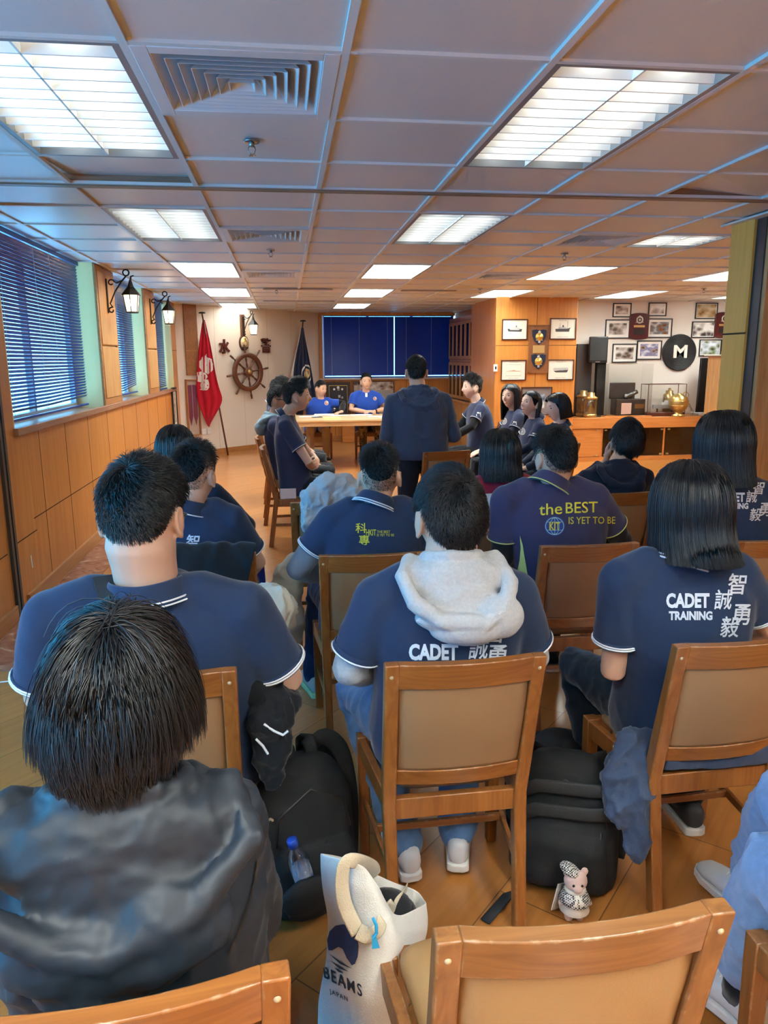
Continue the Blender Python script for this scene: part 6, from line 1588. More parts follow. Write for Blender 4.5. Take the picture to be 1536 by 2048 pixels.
for cy in (h*0.255, -h*0.255):
    f = MB(); f.prism([(x*w*0.36, cy+y*h*0.155) for x, y in sh], 0.015, 0.03); s = f.build('shield', SHB, t, bevel=0.003)
    c = MB(); c.lathe([(0, 0.030), (w*0.19, 0.030), (w*0.17, 0.040), (w*0.10, 0.036), (w*0.085, 0.044), (0, 0.046)], 24, M=Matrix.Translation((0, cy+0.0, 0))); c.build('crest', GOLD, s, smooth=True)
    c = MB(); c.lathe([(0, 0.030), (w*0.07, 0.030), (w*0.055, 0.040), (0, 0.042)], 16, M=Matrix.Translation((0, cy+h*0.095, 0))); c.box2((-w*0.17, cy-h*0.075, 0.03), (w*0.17, cy-h*0.06, 0.036)); c.box2((-w*0.05, cy-h*0.125, 0.03), (w*0.05, cy-h*0.07, 0.036)); c.build('crown', SILV, s)
f = MB(); f.box2((-w*0.29, -h*0.08, 0.015), (w*0.29, h*0.08, 0.02)); f.build('brass_plate', mat('brass_plate', (0.62, 0.40, 0.16), 0.35, 0.5), t, bevel=0.002)
# maroon plaques
MAR = mat('maroon_lacquer', (0.075, 0.010, 0.014), 0.28, coat=0.4)
def maroon(lab, box):
    M, w, h = on_y(*box, YW-0.001); t = thing('wall_plaque', lab, 'plaque', group='maroon wall plaques'); t.matrix_world = M
    pts = [(w/2*c, y) for c, y in ((1, -h*0.42), (1, h*0.40))]+[(w/2*math.cos(a), h*0.40+h*0.10*math.sin(a)) for a in [math.pi*k/10 for k in range(1, 10)]]+[(-w/2, h*0.40), (-w/2, -h*0.42)]+[(w/2*math.cos(a), -h*0.42+h*0.08*math.sin(a)) for a in [math.pi+math.pi*k/10 for k in range(1, 10)]]
    f = MB(); f.prism(pts, 0, 0.03); f.build('board', MAR, t, bevel=0.005)
    c = MB(); c.lathe([(w*0.13, 0.03), (w*0.18, 0.036), (w*0.13, 0.040), (w*0.11, 0.034)], 24, cap=False, M=Matrix.Translation((0, h*0.24, 0))); c.lathe([(0, 0.03), (w*0.06, 0.034), (0, 0.038)], 12, M=Matrix.Translation((0, h*0.24, 0))); c.lathe([(0, 0.03), (w*0.055, 0.035), (0, 0.038)], 12, M=Matrix.Translation((0, h*0.36, 0))); c.box2((-w*0.2, h*0.135, 0.03), (w*0.2, h*0.16, 0.035)); c.build('crest', mat('pewter', (0.62, 0.58, 0.50), 0.35, 0.3), t)
    MB().box2((-w*0.28, -h*0.04, 0.03), (w*0.28, h*0.04, 0.034)).build('brass_plate', mat('brass_plate', (0.62, 0.40, 0.16), 0.35, 0.5), t); MB().box2((-w*0.27, -h*0.30, 0.03), (w*0.27, -h*0.12, 0.034)).build('dark_plate', mat('dark_plate', (0.02, 0.018, 0.018), 0.3), t)
maroon('maroon crest plaque between the left group of photos', (1259, 626, 1294.5, 679)); maroon('maroon crest plaque near the wooden pillar, right group of photos', (1430, 624, 1463, 676))
# M disc
M, w, h = on_y(1326, 671.5, 1388.5, 738, YW-0.001); t = thing('letter_disc', 'round black wall disc with a large white M', 'sign'); t.matrix_world = M
def disc_mat():
    m = mat('rippled_black', (0.012, 0.014, 0.016), 0.28); nt = m.node_tree; p = nt.nodes['Principled BSDF']; tc = nt.nodes.new('ShaderNodeTexCoord'); n = nt.nodes.new('ShaderNodeTexWave'); n.wave_type = 'RINGS'; n.rings_direction = 'Z'; n.inputs['Scale'].default_value = 16; n.inputs['Distortion'].default_value = 3.5; n.inputs['Detail Scale'].default_value = 3
    nt.links.new(tc.outputs['Object'], n.inputs['Vector']); b = nt.nodes.new('ShaderNodeBump'); b.inputs['Strength'].default_value = 0.7; b.inputs['Distance'].default_value = 0.01; nt.links.new(n.outputs['Fac'], b.inputs['Height']); nt.links.new(b.outputs['Normal'], p.inputs['Normal']); return m
MB().lathe([(0, 0), (w/2, 0), (w/2, 0.025), (w/2-0.01, 0.032), (0, 0.03)], 64).build('disc', disc_mat(), t)
s = norm2d(text_mesh('M', 1.0, bold=0.03)); c = MB()
a0, b0 = aty(1346, 716, YW-0.03), aty(1375, 690, YW-0.03); cx, cz = M.translation.x, M.translation.z
sh_ = [(a0.x-cx+x*(b0.x-a0.x), a0.z-cz+y*(b0.z-a0.z)) for x, y in s[0]]
me = bpy.data.meshes.new('letter'); me.from_pydata([(x, y, 0.034) for x, y in sh_], [], s[1]); me.update(); o = link_mesh('letter', me, mat('letter_cream', (0.80, 0.78, 0.70), 0.6), t); sd = o.modifiers.new('s', 'SOLIDIFY'); sd.thickness = 0.01; sd.offset = 0

# ---- things on the counter
CT = 0.70
def at_counter(px, y): return aty(px, 830, y).x
DG = mat('dark_grey_panel', (0.055, 0.05, 0.05), 0.5)
def boxthing(nm, lab, cat, x0, x1, y0, y1, z0, z1, m, rz=0, bevel=0.004):
    t = thing(nm, lab, cat, ((x0+x1)/2, (y0+y1)/2, z0), rz); MB().box2((-(x1-x0)/2, -(y1-y0)/2, 0), ((x1-x0)/2, (y1-y0)/2, z1-z0)).build('body', m, t, bevel=bevel); return t
x0 = at_counter(1150, 11.8); x1 = at_counter(1180, 11.8)
o = MB().box2((-(x1-x0)/2, -0.03, 0), ((x1-x0)/2, 0.03, aty(1160, 688, 11.8).z-CT)).build('notice_board', DG, None, bevel=0.004); o.location = ((x0+x1)/2, 11.85, CT); tag(o, 'tall dark grey board standing between the wooden block and loudspeaker', 'board')
# loudspeaker on a column
a = aty(1178, 726, 11.6); b = aty(1222, 673, 11.6)
t = thing('speaker_stand', 'black column stand under the loudspeaker', 'stand', (at_counter(1196, 11.72), 11.72, CT)); hz = a.z-CT
m = MB(); m.box2((-0.075, -0.05, 0.02), (0.075, 0.05, hz)); m.build('column', BLACK, t, bevel=0.004); MB().box2((-0.13, -0.12, 0), (0.13, 0.12, 0.02)).build('base_plate', BLACK, t, bevel=0.004)
t = thing('loudspeaker', 'black bookshelf loudspeaker raised in front of the photo wall', 'speaker', ((a.x+b.x)/2, 11.68, a.z), R_(-20)); w = (b.x-a.x)*0.84; h = b.z-a.z
MB().box2((-w/2, -0.11, 0), (w/2, 0.13, h)).build('cabinet', mat('speaker_black', (0.018, 0.018, 0.019), 0.35), t, bevel=0.012)
MB().box2((-w/2+0.012, -0.125, 0.03), (w/2-0.012, -0.108, h-0.012)).build('grille', mat('speaker_grille', (0.022, 0.023, 0.024), 0.8, bump=(600, 0.5)), t, bevel=0.008)
MB().box2((-0.035, -0.114, 0.012), (0.035, -0.109, 0.022)).build('badge', SILV, t)
# brass lanterns
BRASS = mat('brass', (0.52, 0.36, 0.13), 0.28, 0.85); BRASSD = mat('brass_dark', (0.30, 0.20, 0.09), 0.35, 0.8); LGL = clear_glass('lantern_glass', (0.85, 0.85, 0.8), 0.2)
def ship_lantern(lab, px, y, s, m, flip=1):
    t = thing('ship_lantern', lab, 'lantern', (at_counter(px, y), y, CT)); 
    MB().lathe([(0, 0), (0.11*s, 0), (0.11*s, 0.05*s), (0.085*s, 0.07*s)], 24).build('base', m, t, smooth=True)
    MB().lathe([(0.085*s, 0.07*s), (0.10*s, 0.10*s), (0.10*s, 0.28*s), (0.085*s, 0.31*s)], 24, cap=False).build('glass', LGL, t, smooth=True)
    MB().lathe([(0, 0.31*s), (0.11*s, 0.31*s), (0.115*s, 0.34*s), (0.07*s, 0.36*s), (0.06*s, 0.42*s), (0.0, 0.43*s)], 24).build('cap', m, t, smooth=True)
    for k in range(6):
        a = k*math.pi/3; MB().tube([(0.108*s*math.cos(a), 0.108*s*math.sin(a), 0.05*s), (0.108*s*math.cos(a), 0.108*s*math.sin(a), 0.32*s)], 0.004*s, 6).build('guard_bar', m, t)
    MB().lathe([(0, 0.07*s), (0.03*s, 0.075*s), (0.035*s, 0.2*s), (0, 0.26*s)], 12).build('burner', m, t, smooth=True)
ship_lantern('clear-glassed brass ship lantern at the left end of the counter', 1180, 11.50, 0.95, BRASS); ship_lantern('darker brass ship lantern behind the clear one', 1165, 11.74, 1.0, BRASSD)
# acrylic case with dark exhibit
t = thing('acrylic_case', 'clear acrylic display case holding the dark box exhibit', 'display case', ((aty(1208, 800, 11.55).x+aty(1296, 800, 11.55).x)/2, 11.62, CT)); w = aty(1296, 800, 11.55).x-aty(1208, 800, 11.55).x; hh = aty(1240, 728, 11.55).z-CT
MB().box2((-w/2-0.02, -0.2, 0), (w/2+0.02, 0.2, 0.02)).build('base', CNTW, t, bevel=0.003)
AC = clear_glass('acrylic', (0.985, 0.99, 0.985), 0.02)
for a_, b_ in (((-w/2, -0.19, 0.02), (w/2, -0.186, hh)), ((-w/2, 0.186, 0.02), (w/2, 0.19, hh)), ((-w/2, -0.19, 0.02), (-w/2+0.004, 0.19, hh)), ((w/2-0.004, -0.19, 0.02), (w/2, 0.19, hh)), ((-w/2, -0.19, hh), (w/2, 0.19, hh+0.004))): MB().box2(a_, b_).build('acrylic_pane', AC, t)
xb = at_counter(1257, 11.62)
t = thing('instrument_case', 'dark open box with optical instrument inside the acrylic case', 'box', (xb, 11.64, CT+0.021))
m = MB(); m.box2((-0.26, -0.10, 0), (0.24, 0.11, 0.26)); m.build('box', mat('case_dark', (0.035, 0.028, 0.026), 0.45), t, bevel=0.005)
m = MB(); m.hexa([(-0.30, 0.08, 0.26), (0.14, 0.08, 0.26), (0.14, 0.11, 0.26), (-0.30, 0.11, 0.26)], [(-0.29, 0.10, 0.52), (0.15, 0.10, 0.52), (0.15, 0.13, 0.52), (-0.29, 0.13, 0.52)]); m.build('lid', mat('case_dark', (0.035, 0.028, 0.026), 0.45), t, bevel=0.01)
m = MB(); m.tube([(-0.05, -0.02, 0.30), (0.12, -0.03, 0.38)], 0.035, 12); m.tube([(0.02, 0.0, 0.26), (0.05, -0.02, 0.34)], 0.02, 8); m.ell((-0.06, -0.02, 0.30), (0.05, 0.05, 0.05)); m.build('instrument', mat('chrome_dark', (0.2, 0.2, 0.2), 0.2, 0.9), t, smooth=True)
MB().box2((-0.17, -0.105, 0.02), (0.0, -0.10, 0.20)).build('pink_card', mat('pink_card', (0.72, 0.50, 0.45), 0.7), t); MB().box2((0.06, -0.105, 0.11), (0.22, -0.10, 0.18)).build('bronze_plate', mat('bronze_plate', (0.25, 0.13, 0.05), 0.4, 0.6), t)
# model ship in a framed glass case
xc = at_counter(1325, 11.58); t = thing('model_ship_case', 'glass case with dark edges around a grey model ship', 'display case', (xc, 11.60, CT)); w2, h2 = 0.33, aty(1325, 768, 11.5).z-CT
MB().box2((-w2, -0.13, 0), (w2, 0.13, 0.06)).build('base', mat('mahogany', (0.09, 0.022, 0.014), 0.3), t, bevel=0.004)
m = MB()
for x in (-w2, w2-0.008):
    for y in (-0.13, 0.122): m.box2((x, y, 0.06), (x+0.008, y+0.008, h2))
for y in (-0.13, 0.122): m.box2((-w2, y, h2-0.008), (w2, y+0.008, h2))
for x in (-w2, w2-0.008): m.box2((x, -0.13, h2-0.008), (x+0.008, 0.13, h2))
m.build('edge_frame', mat('mahogany', (0.09, 0.022, 0.014), 0.3), t)
MB().box2((-w2+0.008, -0.128, 0.06), (w2-0.008, -0.125, h2-0.008)).build('glass', AC, t); MB().box2((-w2+0.008, 0.125, 0.06), (w2-0.008, 0.128, h2-0.008)).build('glass', AC, t)
t = thing('model_ship', 'small grey model warship inside the dark-edged case', 'model ship', (xc+0.05, 11.60, CT+0.061))
MB().loft([[(x, y*k, 0.06+z) for y, z in ((-0.035, 0.06), (0.035, 0.06), (0.02, 0.0), (-0.02, 0.0))] for x, k in ((-0.22, 0.7), (-0.1, 1.0), (0.1, 1.0), (0.2, 0.5), (0.25, 0.05))]).build('hull', mat('ship_grey_paint', (0.36, 0.40, 0.44), 0.5), t, bevel=0.002)
m = MB(); m.box2((-0.08, -0.02, 0.12), (0.06, 0.02, 0.16)); m.box2((-0.02, -0.015, 0.16), (0.04, 0.015, 0.19)); m.tube([(0.0, 0, 0.19), (0.0, 0, 0.28)], 0.003, 6); m.box2((-0.03, -0.002, 0.24), (0.03, 0.002, 0.245)); m.build('superstructure', mat('ship_white', (0.6, 0.62, 0.64), 0.5), t)
m = MB(); m.box2((-0.15, -0.01, 0), (-0.13, 0.01, 0.07)); m.box2((0.1, -0.01, 0), (0.12, 0.01, 0.07)); m.build('cradle', mat('mahogany', (0.09, 0.022, 0.014), 0.3), t)
# brass diving-style pots
t = thing('brass_binnacle', 'large polished brass helmet-shaped pot on the counter', 'brass pot', (at_counter(1357, 11.46), 11.48, CT))
MB().lathe([(0, 0), (0.12, 0), (0.12, 0.02), (0.07, 0.04), (0.07, 0.08), (0.12, 0.11), (0.155, 0.18), (0.155, 0.24), (0.13, 0.31), (0.07, 0.35), (0.03, 0.37), (0, 0.375)], 28).build('body', BRASS, t, smooth=True)
for z in (0.175, 0.245): MB().lathe([(0.153, z-0.006), (0.161, z), (0.153, z+0.006)], 28, cap=False).build('rim', BRASS, t, smooth=True)
MB().tube([(0.11+0.05*math.cos(a), 0.0, 0.33+0.06*math.sin(a)) for a in [2*math.pi*k/16 for k in range(16)]], 0.008, 8, closed=True, cap=False).build('handle', BRASS, t, smooth=True)
t = thing('brass_jar', 'smaller brass jar with lid behind the polished pot', 'brass pot', (at_counter(1338, 11.75), 11.79, CT)); MB().lathe([(0, 0), (0.09, 0), (0.10, 0.2), (0.09, 0.34), (0.06, 0.36), (0.06, 0.40), (0.025, 0.41), (0.02, 0.44), (0, 0.45)], 24).build('body', BRASSD, t, smooth=True); MB().lathe([(0.099, 0.2), (0.104, 0.205), (0.099, 0.21)], 24, cap=False).build('rim', BRASS, t)
# dark flat screen leaning by the box, wires
t = thing('flat_screen', 'dark flat screen standing upright at the right end of the counter', 'screen', (at_counter(1404, 11.62), 11.62, CT), R_(12)); hs_ = aty(1410, 716, 11.6).z-CT
m = MB(); m.hexa([(-0.13, -0.02, 0.05), (0.13, -0.02, 0.05), (0.13, 0.02, 0.05), (-0.13, 0.02, 0.05)], [(-0.06, 0.04, hs_), (0.20, 0.04, hs_), (0.20, 0.08, hs_), (-0.06, 0.08, hs_)]); m.build('panel', mat('screen_black', (0.008, 0.009, 0.010), 0.2), t, bevel=0.004); MB().box2((-0.16, -0.10, 0), (0.18, 0.10, 0.05)).build('stand', SILV, t, bevel=0.01)
m = MB(); pts = [(at_counter(1372+3*math.sin(k), 11.5)+0.10*math.cos(k*0.55), 11.47, CT+0.012+0.24*abs(math.sin(k*0.26))) for k in range(12)]; m.tube(pts, 0.006, 6); o = m.build('power_cable', mat('cable_grey', (0.25, 0.24, 0.22), 0.6), None, smooth=True); tag(o, 'looped grey cable between brass pot and dark screen', 'cable')
xx0 = aty(1424, 800, 11.1).x
t = thing('timber_cabinet', 'light timber cabinet with white top at the right end of counter', 'cabinet', (xx0+0.35, 11.05, 0)); zt = aty(1440, 712, 11.0).z
MB().box2((-0.35, -0.22, 0), (0.55, 0.26, zt)).build('body', WOODL, t, bevel=0.004); MB().box2((-0.41, -0.25, zt), (0.6, 0.28, zt+0.02)).build('top', mat('laminate_white', (0.62, 0.55, 0.48), 0.5), t, bevel=0.003)
# wall controls
for (px, py), y, lab in (((991, 736), 11.345, 'white control box with black slot on the corner of the wooden block'),):
    P = aty(px, py, y); t = thing('wall_control', lab, 'control box', (P.x-0.005, y, P.z)); MB().box2((-0.03, -0.03, -0.055), (0.03, 0, 0.055)).build('housing', PAPER, t, bevel=0.005); MB().box2((-0.012, -0.033, -0.02), (0.012, -0.029, 0.025)).build('display', BLACK, t)
P = atx(945, 733, 3.42); t = thing('wall_control', 'white control box with black slot at the end of the glass cabinet', 'control box', (3.385, 12.985, P.z)); MB().box2((-0.035, -0.03, -0.055), (0.03, 0.03, 0.055)).build('housing', PAPER, t, bevel=0.005); MB().box2((-0.039, -0.012, -0.02), (-0.034, 0.012, 0.025)).build('display', BLACK, t)
# small dark framed picture on the left wall
a = atx(343, 785, XL); b = atx(352, 842, XL); M = plane_M((XL+0.001, (a.y+b.y)/2, (a.z+b.z)/2), (0, 1, 0), (0, 0, 1)); 
framed('picture_frame', 'narrow black-framed print low on the left wall beyond the windows', M, 0.42, 0.62, 0.03, FRB, 0.04, MATC, photo_material('left_print', ((0.5, 0.3, 0.2), (0.7, 0.62, 0.5), (0.75, 0.7, 0.6), (0.8, 0.76, 0.68)), seed=9), th=0.03)
# framed board and panorama under the far window
M, w, h = on_y(651, 764, 702, 830, 15.12); M = M @ Matrix.Rotation(R_(-4), 4, 'X')
t = framed('award_board', 'dark blue framed board with gold line and white lettering behind the table', M, w, h, 0.03, FRM, 0.03, mat('board_blue', (0.022, 0.020, 0.035), 0.5), None, th=0.03, cat='board')
s = merge2d(*[([(a, b), (c, b), (c, d), (a, d)], [(0, 1, 2, 3)]) for a, b, c, d in ((-w*.37, h*.38, w*.37, h*.395), (-w*.37, -h*.5+.05, -w*.355, h*.39), (w*.355, -h*.5+.05, w*.37, h*.39))]); flat_obj('gold_line', s, Matrix(), GOLD, t, 0.016)
flat_obj('star', merge2d(move2d(disc2d(0.022, 10), -w*.16, h*.28), move2d(disc2d(0.022, 10), w*.16, h*.28), move2d(disc2d(0.028, 10), 0, h*.33)), Matrix(), PAPER, t, 0.016)
for ch, x, y, s_ in (('TO', 0.0, 0.16, 1), ('BE', 0.02, 0.02, 1), ('SO', w*0.16, 0.0, 0.8), ('GO', w*.2, -0.12, 0.7)):
    flat_obj('lettering', shp_scale(norm2d(text_mesh(ch, 1.0, bold=0.02)), 0.045*s_, 0.05*s_, x-0.02, y), Matrix(), PAPER, t, 0.016)
M, w, h = on_y(706, 763, 788, 829, 15.17); t = framed('panorama_board', 'grey panel with a panoramic photo strip across its top, under the far window', M, w, h, 0.012, FRB, 0.0, mat('panel_grey', (0.42, 0.42, 0.42), 0.6), None, th=0.02)
MB().box2((-w/2+0.012, h*0.24, 0.009), (w/2-0.012, h/2-0.012, 0.014)).build('photograph', photo_material('panorama', SEP, seed=2.2), t)
t = thing('wooden_case', 'low wooden case standing before the far window wall, left of the cabinet', 'case', (1.6, 15.0, 0)); MB().box2((-0.5, -0.10, 0), (0.45, 0.12, 0.50)).build('body', CNTW, t, bevel=0.004); MB().box2((-0.02, -0.105, 0.05), (-0.015, -0.1, 0.48)).build('seam', SEAM, t)

# ---- diagonal wall: wheel, characters, crest, lanterns, flags
WHW = wood('wheel_wood', (0.09, 0.028, 0.012), (0.16, 0.055, 0.024), 0.35, 1.2, 'X', coat=0.3)
def on_diag(px, py, off): 
    P = diag(px, py, off); return plane_M(P, DU, (0, 0, 1))
P0 = on_diag(496, 744, 0.06); t = thing('ship_helm', "ship's steering wheel with turned handles on the pale wall", 'ship wheel'); t.matrix_world = P0
sc_ = (diag(496, 704, 0.06)-diag(496, 744, 0.06)).length
RR = sc_*0.97
MB().lathe([(RR*0.76, -0.02), (RR*1.0, -0.02), (RR*1.0, 0.02), (RR*0.97, 0.026), (RR*0.79, 0.026), (RR*0.76, 0.02), (RR*0.76, -0.02)], 48, cap=False).build('rim', WHW, t, bevel=0.003)
MB().lathe([(0, -0.03), (RR*0.25, -0.03), (RR*0.25, 0.035), (RR*0.14, 0.045), (0, 0.05)], 28).build('hub', WHW, t, bevel=0.003)
MB().lathe([(0, 0.045), (RR*0.13, 0.045), (RR*0.11, 0.06), (RR*0.05, 0.065), (RR*0.04, 0.075), (0, 0.08)], 20).build('brass_boss', BRASS, t, smooth=True)
for k in range(8):
    a = R_(8)+k*math.pi/4; Mk = Matrix.Rotation(a, 4, 'Z') @ Matrix.Rotation(R_(90), 4, 'Y')
    m = MB(); m.lathe([(0.012, RR*0.2), (0.020, RR*0.35), (0.013, RR*0.5), (0.020, RR*0.65), (0.014, RR*0.8)], 10, M=Mk); m.build('spoke', WHW, t, smooth=True)
    m = MB(); m.lathe([(0.012, RR*0.98), (0.018, RR*1.03), (0.010, RR*1.10), (0.021, RR*1.24), (0.017, RR*1.36), (0.020, RR*1.40), (0.0, RR*1.43)], 10, M=Mk); m.build('handle', WHW, t, smooth=True)
CHAR = mat('character_red', (0.085, 0.014, 0.010), 0.4)
for ch, px, py, hpx, nm in (('水', 448, 693, 29, 'left of the wheel'), ('警', 531, 691, 29, 'right of the wheel')):
    M = on_diag(px, py, 0.01); hh = (diag(px, py-hpx/2, 0.01)-diag(px, py+hpx/2, 0.01)).length
    s = norm2d(text_mesh(ch, 1.0, bold=0.03)); me = bpy.data.meshes.new('wall_character'); me.from_pydata([((x-0.5)*hh*0.92, (y-0.5)*hh, 0.012) for x, y in s[0]], [], s[1]); me.update()
    o = link_mesh('wall_character', me, CHAR); o.matrix_world = M; sd = o.modifiers.new('s', 'SOLIDIFY'); sd.thickness = 0.03; sd.offset = 0; tag(o, f'dark red carved Chinese character on the pale wall, {nm}', 'wall character', 'carved characters')
M = on_diag(487, 686, 0.0); t = thing('wall_crest', 'oval cream crest plaque on dark wood below the wall lantern', 'plaque'); t.matrix_world = M; hh = (diag(487, 671, 0)-diag(487, 701, 0)).length
E_ = Matrix.Scale(0.80, 4, (1, 0, 0))
MB().lathe([(0, 0), (hh*0.52, 0), (hh*0.50, 0.025), (0, 0.028)], 36, M=E_).build('backing', mat('plaque_dark', (0.06, 0.02, 0.014), 0.4), t, bevel=0.003); MB().lathe([(0, 0.028), (hh*0.43, 0.028), (hh*0.40, 0.04), (0, 0.045)], 36, M=E_).build('oval', mat('crest_cream', (0.62, 0.48, 0.33), 0.5), t, smooth=True)
MB().lathe([(hh*0.17, 0.04), (hh*0.22, 0.052), (hh*0.17, 0.055)], 24, cap=False).build('ring', GOLD, t, smooth=True); m = MB(); m.box2((-hh*0.28, -hh*0.36, 0.03), (hh*0.28, -hh*0.28, 0.05)); m.build('scroll', BLACK, t, bevel=0.004); MB().lathe([(0, 0.04), (hh*0.09, 0.045), (0, 0.055)], 12, M=Matrix.Translation((0, hh*0.28, 0))).build('crown', GOLD, t)
IRON = mat('wrought_iron', (0.018, 0.015, 0.013), 0.5, 0.3); LITB = emis('lantern_bulb', (1.0, 0.72, 0.40), 55.0)
def pane_mat():
    m = bpy.data.materials.new('lit_pane'); m.use_nodes = True; nt = m.node_tree; p = nt.nodes['Principled BSDF']; p.inputs['Base Color'].default_value = (0.8, 0.7, 0.5, 1); p.inputs['Roughness'].default_value = 0.4
    p.inputs['Emission Color'].default_value = (1.0, 0.80, 0.50, 1); p.inputs['Emission Strength'].default_value = 0.75; p.inputs['Alpha'].default_value = 0.75; return m
PANE = pane_mat()
def sconce(label, M, s=1.0, reach=0.30, board=None):
    """iron bracket with scrolls holding a six-sided lantern; M: x sideways, y up, z out of the wall; origin mid-plate"""
    t = thing('wall_lantern', label, 'wall lantern', group='wrought iron wall lanterns'); t.matrix_world = M
    if board: MB().box2((-0.05*s, -0.26*s, 0), (0.05*s, 0.20*s, 0.03)).build('back_board', board, t, bevel=0.01)
    z0 = 0.03 if board else 0.0
    m = MB(); m.box2((-0.018*s, -0.20*s, z0), (0.018*s, 0.16*s, z0+0.012)); m.build('wall_plate', IRON, t, bevel=0.003)
    sp = lambda cx, cy, r, a0, a1, n=14: [(0, cy+r*(1-0.5*k/n)*math.sin(R_(a0+(a1-a0)*k/n)), cx+r*(1-0.5*k/n)*math.cos(R_(a0+(a1-a0)*k/n))) for k in range(n+1)]
    m = MB(); m.tube(list(reversed(sp(z0+0.055*s, 0.12*s, 0.035*s, 20, 330)))+[(0, 0.115*s, z0+reach*0.5), (0, 0.145*s, z0+reach*0.8), (0, 0.19*s, z0+reach)], 0.008*s, 8); m.build('arm', IRON, t, smooth=True)
    m = MB(); m.tube(list(reversed(sp(z0+0.04*s, -0.17*s, 0.032*s, 60, 380)))+[(0, -0.10*s, z0+reach*0.14), (0, 0.03*s, z0+reach*0.42), (0, 0.13*s, z0+reach*0.75), (0, 0.19*s, z0+reach)], 0.008*s, 8); m.build('scroll_brace', IRON, t, smooth=True)
    m = MB(); m.tube([(0, 0.225*s+0.032*s*math.sin(a), z0+reach+0.032*s*math.cos(a)) for a in [2*math.pi*k/16 for k in range(16)]], 0.008*s, 8, closed=True, cap=False); m.build('ring', IRON, t, smooth=True)
    L = Matrix.Translation((0, 0.11*s, z0+reach+0.04*s)) @ Matrix.Rotation(R_(-90), 4, 'X')          # lantern axis up
    m = MB(); m.tube([(0, -0.04*s, 0.085*s), (0, -0.01*s, 0.075*s), (0, 0, 0.03*s)], [0.007*s, 0.009*s, 0.010*s], 8, M=L); m.build('hanger', IRON, t, smooth=True)
    hexr = lambda r, z: [(r*s*math.cos(R_(60*k)), r*s*math.sin(R_(60*k)), z*s) for k in range(6)]
    m = MB(); m.loft([hexr(0.012, 0.04), hexr(0.035, -0.03), hexr(0.105, -0.115), hexr(0.105, -0.122)], M=L); m.build('roof', IRON, t)
    m = MB(); m.loft([hexr(0.088, -0.122), hexr(0.062, -0.30)], cap=False, M=L); m.build('pane', PANE, t)
    m = MB()
    for k in range(6):
        c, q = math.cos(R_(60*k)), math.sin(R_(60*k)); m.tube([(0.090*s*c, 0.090*s*q, -0.12*s), (0.064*s*c, 0.064*s*q, -0.30*s)], 0.006*s, 6, M=L)
    m.loft([hexr(0.068, -0.295), hexr(0.068, -0.31)], M=L); m.build('cage', IRON, t)
    m = MB(); m.ell((0, 0, -0.20*s), (0.022*s, 0.022*s, 0.035*s), L, 12, 8); m.build('bulb', LITB, t, smooth=True)
    return t
for (ya, yb), lab in zip(PIERS, ('wrought iron lantern on the nearer left wooden pier, lit warm', 'wrought iron lantern on the farther left wooden pier, lit warm')):
    sconce(lab, plane_M((XL+0.032, (ya+yb)/2-0.02, 2.30), (0, 1, 0), (0, 0, 1)), 0.92, 0.20)
P = diag(484, 650, 0.002); sconce('wrought iron lantern on the pale far wall above the oval crest', plane_M(P, DU, (0, 0, 1)), 0.92, 0.24, WHW)
# sockets
P = diag(413, 863, 0.0); t = thing('wall_socket', 'pair of cream wall sockets below the red flag', 'socket'); t.matrix_world = plane_M(P, DU, (0, 0, 1)); MB().box2((-0.10, -0.05, 0), (-0.01, 0.05, 0.012)).build('plate', PAPER, t, bevel=0.004); MB().box2((0.01, -0.05, 0), (0.10, 0.05, 0.012)).build('plate', PAPER, t, bevel=0.004)
# flags
FLAGR = cloth('flag_red', (0.52, 0.010, 0.030), bump=(300, 0.15)); FLAGN = cloth('flag_navy', (0.010, 0.016, 0.045), bump=(300, 0.15)); FLAGW = cloth('flag_white', (0.62, 0.56, 0.50), bump=(300, 0.15))
def flag(label, foot, top, edge, m, y_off, folds_=3, amp=0.022, sheath=None):
    """pole from FOOT to TOP (world); cloth outline given as rows of (left px, right px, py), hung just before the pole"""
    foot, top = Vector(foot), Vector(top)
    t = thing('flag', label, 'flag', foot); rel = lambda p: Vector(p)-foot
    m_ = MB(); m_.tube([V(0, 0, 0), rel(top)], [0.016, 0.013], 10); m_.build('pole', WHW, t, smooth=True)
    m_ = MB(); m_.lathe([(0, 0), (0.055, 0), (0.055, 0.02), (0, 0.03)], 16, M=Matrix.Translation(rel(top))); m_.build('finial', BLACK, t, smooth=True)
    d = (top-foot).normalized(); n = 41
    def pl(px, py):
        w = ray(px, py); q = foot+V(0, -y_off, 0); return CPOS+w*((q.y+0.0)/w.y)
    rows = []
    for i, (l, r, py) in enumerate(edge):
        row = []; k0 = i/(len(edge)-1)
        for k in range(n):
            u = k/(n-1); P = pl(l+(r-l)*u, py+(edge[i][3] if len(edge[i]) > 3 else 0)*u); ph = u*folds_*2*math.pi+k0*1.2
            P += V(0, -amp*(0.3+0.7*min(1, k0*2.5))*math.sin(ph)-0.02, 0); row.append(rel(P))
        rows.append(row)
    vs = [p for r_ in rows for p in r_]; fs = [(i*n+k, i*n+k+1, (i+1)*n+k+1, (i+1)*n+k) for i in range(len(rows)-1) for k in range(n-1)]
    me = bpy.data.meshes.new('cloth'); me.from_pydata(vs, [], fs); me.update(); o = link_mesh('cloth', me, m, t, True)
    bv = bvh_of(me); add_mod_subsurf(o, 1); sd = o.modifiers.new('thick', 'SOLIDIFY'); sd.thickness = 0.004
    return t, o, bv
fp = diag(455, 890, 0.24); fp = V(fp.x, fp.y, 0); tp = diag(404, 627, 0.16)
